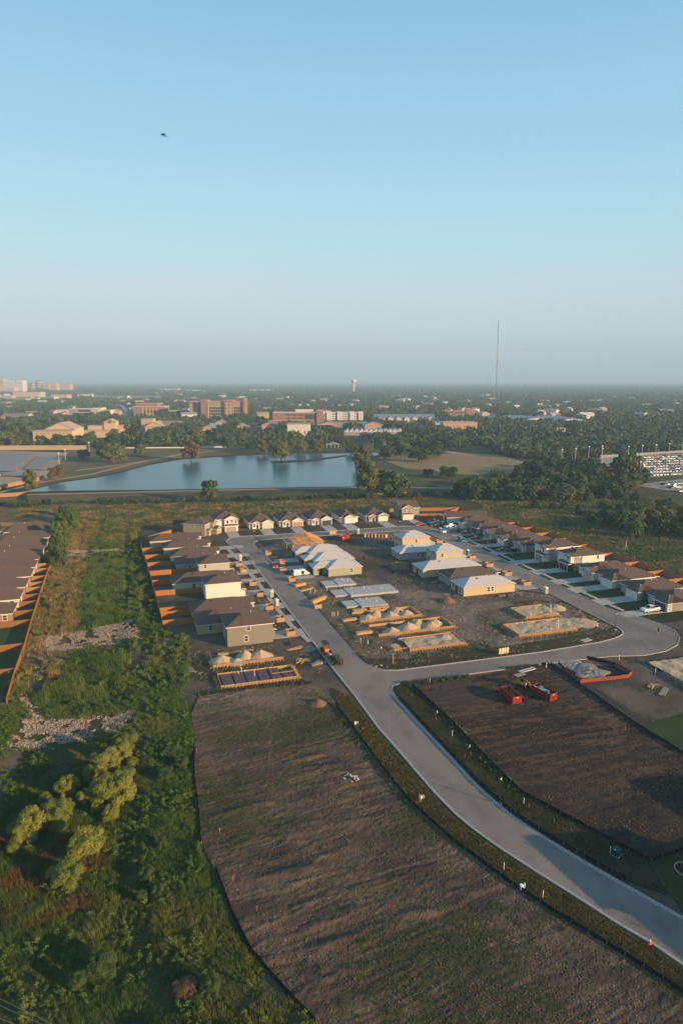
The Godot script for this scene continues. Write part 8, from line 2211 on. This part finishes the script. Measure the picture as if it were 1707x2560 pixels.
func undergrowth() -> void:
	var lm := leaf_mat("leaf_blade", Color.WHITE, 0.3)
	var edge := P([8.4, 147.2, 9.2, 135, 8.7, 123.5, 7.2, 113, 6.7, 99.6, 6.7, 91, 8.2, 82, 9.4, 73.5, 10.7, 71, 13.5, 64.1, 15.5, 59.9, 22, 46, 30, 30, -90, 30, -60, 60, -34, 100, -29, 150, -29.5, 200, -29.8, 266, -33, 345, 0, 345, 2, 297, 2.4, 280, 3.2, 267, 5, 218, 6.2, 189, 12, 178, 12, 166, 10, 150])
	var rocks := [P([-24.8, 182.7, -18.6, 181, 0.6, 181.5, -0.6, 199.9, -7, 197.8, -25, 192.1]), P([-25.4, 281, -2, 284, -2.9, 292, -25.7, 293]), P([-24.7, 131.6, -20.9, 130.4, -15, 130.9, -2, 133.7, -2.2, 139.9, -19.3, 141.8, -24.5, 155.9, -26.3, 154.8, -21.5, 143.1, -24.4, 143.4])]
	var bare := P([-29, 60, -25, 100, -21, 118, -22, 130, -30, 130, -60, 100])
	var inside := func(u: float, v: float) -> bool:
		if not Geometry2D.is_point_in_polygon(Vector2(u, v), edge): return false
		for q in rocks:
			if Geometry2D.is_point_in_polygon(Vector2(u, v), q): return false
		return true
	var green := Color(0.090, 0.155, 0.032); var deep := Color(0.060, 0.112, 0.026); var straw := Color(0.27, 0.195, 0.08); var olive := Color(0.15, 0.165, 0.044); var rust := Color(0.15, 0.075, 0.03)
	var hue := func(u: float, v: float, r: RandomNumberGenerator) -> Color:
		var a := n1.get_noise_2d(u * 9, v * 9); var b := n2.get_noise_2d(u * 30, v * 30)
		var c := deep.lerp(green, clampf(0.5 + a * 1.2 + b * 0.7, 0, 1))
		c = c.lerp(olive, clampf(0.15 + n3.get_noise_2d(u * 4, v * 4) * 1.6, 0, 0.9))
		if u > -20.5 + 2 * b and u < -3.5 + 2 * a and (v > 143 and v < 181 or v > 199 and v < 282 or v > 291 and v < 315): c = Color(0.078, 0.142, 0.030).lerp(Color(0.125, 0.165, 0.04), clampf(0.35 + a + b * 0.5, 0, 1))   # reed beds between the rock bands
		if u < -18 - 4 * a and v > 160 and v < 345: c = c.lerp(straw, clampf(0.85 + b, 0.3, 1))   # dry west bank
		if v > 296: c = c.lerp(straw, clampf(0.35 + a + b, 0, 0.8))
		if u < -6 and v > 84 and v < 108: c = c.lerp(rust, clampf(n2.get_noise_2d(u * 14, v * 14) * 1.8 + 0.25, 0, 0.8))
		return c * r.randf_range(0.75, 1.25)
	# nearest weeds, thick
	scatter("tall_grass", "tall green grass filling the near end of the swale", blades(20, 0.66, 0.34, 0.017, 1), lm, Rect2(-62, 32, 78, 118), 9.5, 1, func(u, v, r):
		if not inside.call(u, v) or Geometry2D.is_point_in_polygon(Vector2(u, v), bare) and r.randf() < 0.85: return null
		var s: float = 0.75 + n2.get_noise_2d(u * 11, v * 11) * 0.9
		if u < -5 and v > 80 and v < 120: s += 0.6
		if v > 124 and v < 133 and u < 0: s *= 0.45
		return [clampf(s, 0.25, 1.7), hue.call(u, v, r)])
	scatter("weeds", "broad-leaved weeds along the near end of the swale", leafy(110, 0.95, 0.5, 0.095, 5), lm, Rect2(-40, 40, 56, 110), 1.5, 2, func(u, v, r):
		if not inside.call(u, v): return null
		var d: float = n1.get_noise_2d(u * 12 + 70, v * 12)
		if d < 0.06: return null
		return [r.randf_range(0.4, 1.1), (hue.call(u, v, r) as Color).lerp(green, 0.5)])
	scatter("tall_grass", "tall grass and reeds in the far part of the swale", blades(18, 0.95, 0.5, 0.035, 2), lm, Rect2(-33, 150, 46, 197), 4.6, 3, func(u, v, r):
		if not inside.call(u, v): return null
		var s: float = 0.7 + n2.get_noise_2d(u * 9, v * 9) * 0.9
		if u > -21 and u < -4: s += 0.5
		if absf(u + 1.0) < 1.6 and v > 160 and v < 180: return null
		if absf(u + 24 - (180 - v) * 0.05) < 1.8 and v < 180 and v > 158: return null
		if v > 172 and v < 182 or v > 271 and v < 282: s *= 0.35   # short growth below the rock bands
		return [clampf(s, 0.2, 1.7), hue.call(u, v, r)])
	scatter("weeds", "leafy weeds in the far part of the swale", leafy(90, 1.1, 0.7, 0.16, 6), lm, Rect2(-33, 150, 46, 197), 0.28, 4, func(u, v, r):
		if not inside.call(u, v) or n1.get_noise_2d(u * 10, v * 10 + 30) < 0.02 and u < -2: return null
		return [r.randf_range(0.6, 1.5), (hue.call(u, v, r) as Color).lerp(green, 0.45)])
	# meadow between the back row and the dam, with the hedge along its foot
	scatter("meadow_grass", "long mixed grass of the meadow behind the back row", blades(12, 0.7, 0.7, 0.07, 3), lm, Rect2(-60, 318, 290, 90), 0.9, 5, func(u, v, r):
		if v < 332 + maxf(0, (20 - absf(u - 15)) * -0.2) and u > 3 and u < 185: return null
		if u < -30 and v < 375: return null
		if v > 404 - (u + 60) * 0.16: return null
		return [r.randf_range(0.5, 1.4), Color(0.075, 0.11, 0.03).lerp(straw, clampf(0.35 + n1.get_noise_2d(u * 8, v * 8) * 1.4, 0, 0.95)) * r.randf_range(0.8, 1.2), -0.12])
	scatter("hedge", "dark shrub belt along the foot of the dam", leafy(90, 2.4, 1.7, 0.5, 7), lm, Rect2(-150, 360, 360, 90), 0.10, 6, func(u, v, r):
		var line: float = 408.0 - (u + 60) * 0.165 + n2.get_noise_2d(u * 8, 0) * 4
		if absf(v - line) > (4.5 if u < -20 or u > 60 else 2.0): return null
		return [r.randf_range(0.6, 1.3), Color(0.045, 0.085, 0.026) * r.randf_range(0.7, 1.4), -0.1])
	scatter("meadow_grass", "grass of the east meadow behind the long fence", blades(12, 0.5, 0.8, 0.08, 4), lm, Rect2(180, 150, 110, 190), 0.9, 7, func(u, v, r):
		return [r.randf_range(0.4, 1.2), Color(0.065, 0.11, 0.028).lerp(straw, clampf(0.1 + n3.get_noise_2d(u * 3, v * 3) * 1.3 + n1.get_noise_2d(u * 12, v * 12), 0, 0.8)) * r.randf_range(0.8, 1.2), -0.1])
	# weeds in the block and along silt fences
	var strip := func(pts: PackedVector2Array, u: float, v: float, w: float) -> bool:
		for k in pts.size() - 1:
			if Geometry2D.get_closest_point_to_segment(Vector2(u, v), pts[k], pts[k + 1]).distance_to(Vector2(u, v)) < w: return true
		return false
	var lines := [P([39, 128, 39.3, 119.9, 39.4, 109.5, 39.8, 99.4, 40.4, 92.7]), P([59.0, 120, 58.9, 105, 59.1, 93.3, 58.4, 90]), P([58.2, 133.2, 62, 133.6, 72, 133.8]), P([66, 148.6, 84, 149.4, 88, 149]), P([99, 149.8, 116, 150.2, 122, 151.4]), P([54.5, 165, 56.5, 170, 57, 176]), P([57, 158, 58.6, 162]), P([57.6, 148.5, 62, 150.4]), P([113, 178, 120, 177, 126, 174]), P([11, 144, 24, 143.4, 36, 142.4]), P([12, 158, 14, 163]), P([13, 150, 16, 154])]
	scatter("weeds", "strips of weeds along the silt fences and forms", leafy(44, 0.6, 0.5, 0.14, 8), lm, Rect2(8, 84, 120, 98), 1.8, 8, func(u, v, r):
		for l in lines:
			if strip.call(l, u, v, 1.0): return [r.randf_range(0.3, 0.85), Color(0.07, 0.12, 0.028) * r.randf_range(0.7, 1.3), 0.0]
		return null)
	# short grass of the verges and the thin green on the dirt field
	var vl := P([40.4, 138, 43.5, 132.7, 43.5, 117.7, 44.2, 107.9, 44.6, 100, 45, 94, 45.7, 88, 46.8, 83.4, 48.4, 78.6, 50.7, 72.8, 53.3, 66.6, 55.2, 61.8, 57.2, 57.7, 58.3, 54.3, 65, 40, 62, 38, 56.6, 51.1, 52.8, 59.4, 49.7, 65.8, 47.1, 71.7, 43.5, 82.2, 41.2, 92.7, 40.6, 99.4, 40.1, 109.5, 39.8, 119.9, 39.3, 126.8])
	var vr := P([53.6, 132.6, 58.0, 133.2, 59, 120, 59, 105, 59.2, 93.3, 59.6, 89.5, 63.2, 81.2, 68, 69.9, 66, 64, 63.6, 66.4, 62, 68.5, 59.9, 73.5, 57.1, 80.8, 55.8, 85.3, 55, 90.2, 54.5, 94.8, 54.3, 100.5, 54, 109.7, 53.7, 117.6])
	var field := P([12.2, 142, 28.5, 141.6, 36.9, 140.8, 38.6, 126.8, 39.1, 119.9, 39.4, 109.5, 39.9, 99.4, 40.4, 92.7, 42.8, 82.2, 46.4, 71.7, 52.2, 59.4, 56, 51.1, 40, 40, 22, 46, 15.8, 59.9, 11, 71, 9.6, 78, 7.3, 93, 8, 113, 9.4, 135])
	scatter("verge_grass", "short dry grass of the roadside verges", blades(9, 0.16, 0.16, 0.018, 9, 0.6), lm, Rect2(39, 38, 30, 100), 22.0, 9, func(u, v, r):
		var p := Vector2(u, v)
		if Geometry2D.is_point_in_polygon(p, vl): return [r.randf_range(0.6, 1.5), Color(0.16, 0.12, 0.04).lerp(Color(0.07, 0.08, 0.022), clampf(0.4 + n1.get_noise_2d(u * 30, v * 30), 0, 1)) * r.randf_range(0.7, 1.3), 0.05]
		if Geometry2D.is_point_in_polygon(p, vr) and n2.get_noise_2d(u * 14, v * 14) > -0.25: return [r.randf_range(0.5, 1.3), Color(0.10, 0.08, 0.03).lerp(Color(0.04, 0.062, 0.018), clampf(0.6 + n1.get_noise_2d(u * 30, v * 30), 0, 1)) * r.randf_range(0.7, 1.3), 0.04]
		return null)
	scatter("field_weeds", "thin green weeds coming up on the dirt field", blades(8, 0.2, 0.2, 0.02, 10, 0.7), lm, Rect2(6, 40, 50, 102), 14.0, 10, func(u, v, r):
		if not Geometry2D.is_point_in_polygon(Vector2(u, v), field): return null
		var g: float = n3.get_noise_2d(u * 2.6 + 77, v * 3.4) + 0.55 * n1.get_noise_2d(u * 22 + 50, v * 30)
		if g + 0.8 * n2.get_noise_2d(u * 35, v * 60) < 0.05 + r.randf() * 0.3: return null
		return [r.randf_range(0.4, 1.1), Color(0.075, 0.095, 0.032) * r.randf_range(0.7, 1.4), field_h(u, v) - 0.02])
	scatter("clods", "loose clods of soil strewn over the graded lots", rock_mesh(2), mat("clod_soil", Color.WHITE, 0.95, null, 1, null, 0, true), Rect2(6, 40, 92, 102), 16.0, 11, func(u, v, r):
		var p := Vector2(u, v)
		if Geometry2D.is_point_in_polygon(p, field):
			if n2.get_noise_2d(u * 12, v * 20) + r.randf() * 0.3 < 0.06: return null
			return [r.randf_range(0.03, 0.075) + 0.1 * pow(r.randf(), 6), (field_c(u, v) as Color) * r.randf_range(0.55, 1.0), field_h(u, v) + 0.01]
		if u > 60 and u < 94 and v > 74 and v < 133 and n2.get_noise_2d(u * 12, v * 20) > 0.0: return [r.randf_range(0.03, 0.08) + 0.1 * pow(r.randf(), 6), Color(0.085, 0.056, 0.038) * r.randf_range(0.5, 1.7), 0.05]
		return null)
	# offcuts and rubbish lying about the building lots
	var deb := MB.new(); deb.obox(Transform3D(Basis(Vector3.UP, 0.2), Vector3(0, 0.06, 0)), Vector3(1.0, 0.08, 0.14))
	scatter("offcuts", "loose timber offcuts strewn over the building lots", deb.mesh(), mat("offcut", Color.WHITE, 0.85, null, 1, null, 0, true), Rect2(12, 143, 116, 122), 1.1, 12, func(u, v, r):
		if u > 34 and u < 36 or u > 42.5 and u < 52.3 or u < 34 and v > 168: return null
		if n1.get_noise_2d(u * 14, v * 14) < 0.08: return null
		var near: bool = (u > 52 and u < 60) or (u > 84 and u < 92 and v < 180) or u < 42 or (u > 117 and u < 127) or (u > 92 and u < 98)
		if not near and r.randf() < 0.72: return null
		return [r.randf_range(0.25, 0.85), [Color(0.36, 0.22, 0.11), Color(0.25, 0.20, 0.15), Color(0.40, 0.35, 0.29), Color(0.12, 0.09, 0.07)][r.randi() % 4], 0.0])
	scatter("clods", "loose clods of disturbed soil over the building lots", rock_mesh(3), M["clod_soil"], Rect2(12, 143, 116, 140), 1.6, 13, func(u, v, r):
		if u > 33 and u < 52.4 or u < 34 and v > 168: return null
		if n2.get_noise_2d(u * 12, v * 12) < 0.05: return null
		return [r.randf_range(0.05, 0.2), (block_c(u, v) as Color) * r.randf_range(0.6, 1.2), 0.01])
	# riprap
	for k in 3:
		var q: PackedVector2Array = rocks[k]
		var lo := q[0]; var hi := q[0]
		for p in q:
			lo = lo.min(p); hi = hi.max(p)
		scatter("riprap", ["band of pale rocks lining the swale in the middle", "narrow far band of pale rocks across the swale", "angled near band of pale rocks across the swale"][k], rock_mesh(1 + k), mat("riprap_stone", Color.WHITE, 0.9, M["fine"], 0.8, null, 0, true), Rect2(lo - Vector2(0.8, 0.8), hi - lo + Vector2(1.6, 1.6)), 20.0, 20 + k, func(u, v, r):
			if not Geometry2D.is_point_in_polygon(Vector2(u + r.randfn() * 0.7, v + r.randfn() * 0.7), q): return null
			if n2.get_noise_2d(u * 20, v * 20) < -0.2: return null
			var t: float = r.randf_range(0.4, 1.15)
			return [r.randf_range(0.07, 0.16) + 0.12 * pow(r.randf(), 3), Color(0.50, 0.40, 0.29) * t, site_h(u, v) + 0.05 + r.randf() * 0.1])

func off_frame() -> void:
	# the finished houses beyond the edge of the picture whose roofs shade the road and field
	var g := "finished houses beside the mown lawn"
	var bl := [[-6, 6, -13, 0, 5.4, "hip", 0.45], [-5.5, 0.5, 0, 3.5, 2.8, "hip", 0.4]]
	house("finished two-storey house beyond the mown lawn, by the curved road", "W", 72.0, 54.0, "brick", "shingle", bl, [["g", "f", -2.5, 0, 4.7, 2.2, 3.5]], g)
	house("finished two-storey house beyond the mown lawn, second along the road", "W", 77.0, 36.0, "cream", "shingle", bl, [["g", "f", -2.5, 0, 4.7, 2.2, 3.5]], g)
	house("finished two-storey house beyond the mown lawn, behind the first", "E", 110.0, 62.0, "brick", "shingle", bl, [["g", "f", -2.5, 0, 4.7, 2.2, 3.5]], g)
	house("finished two-storey house south of the dirt field, eastern one", "E", 58.0, 22.0, "cream", "shingle", bl, [["g", "f", -2.5, 0, 4.7, 2.2, 3.5]], g)
	house("finished two-storey house south of the dirt field, western one", "E", 44.0, 12.0, "brick", "shingle", bl, [["g", "f", -2.5, 0, 4.7, 2.2, 3.5]], g)
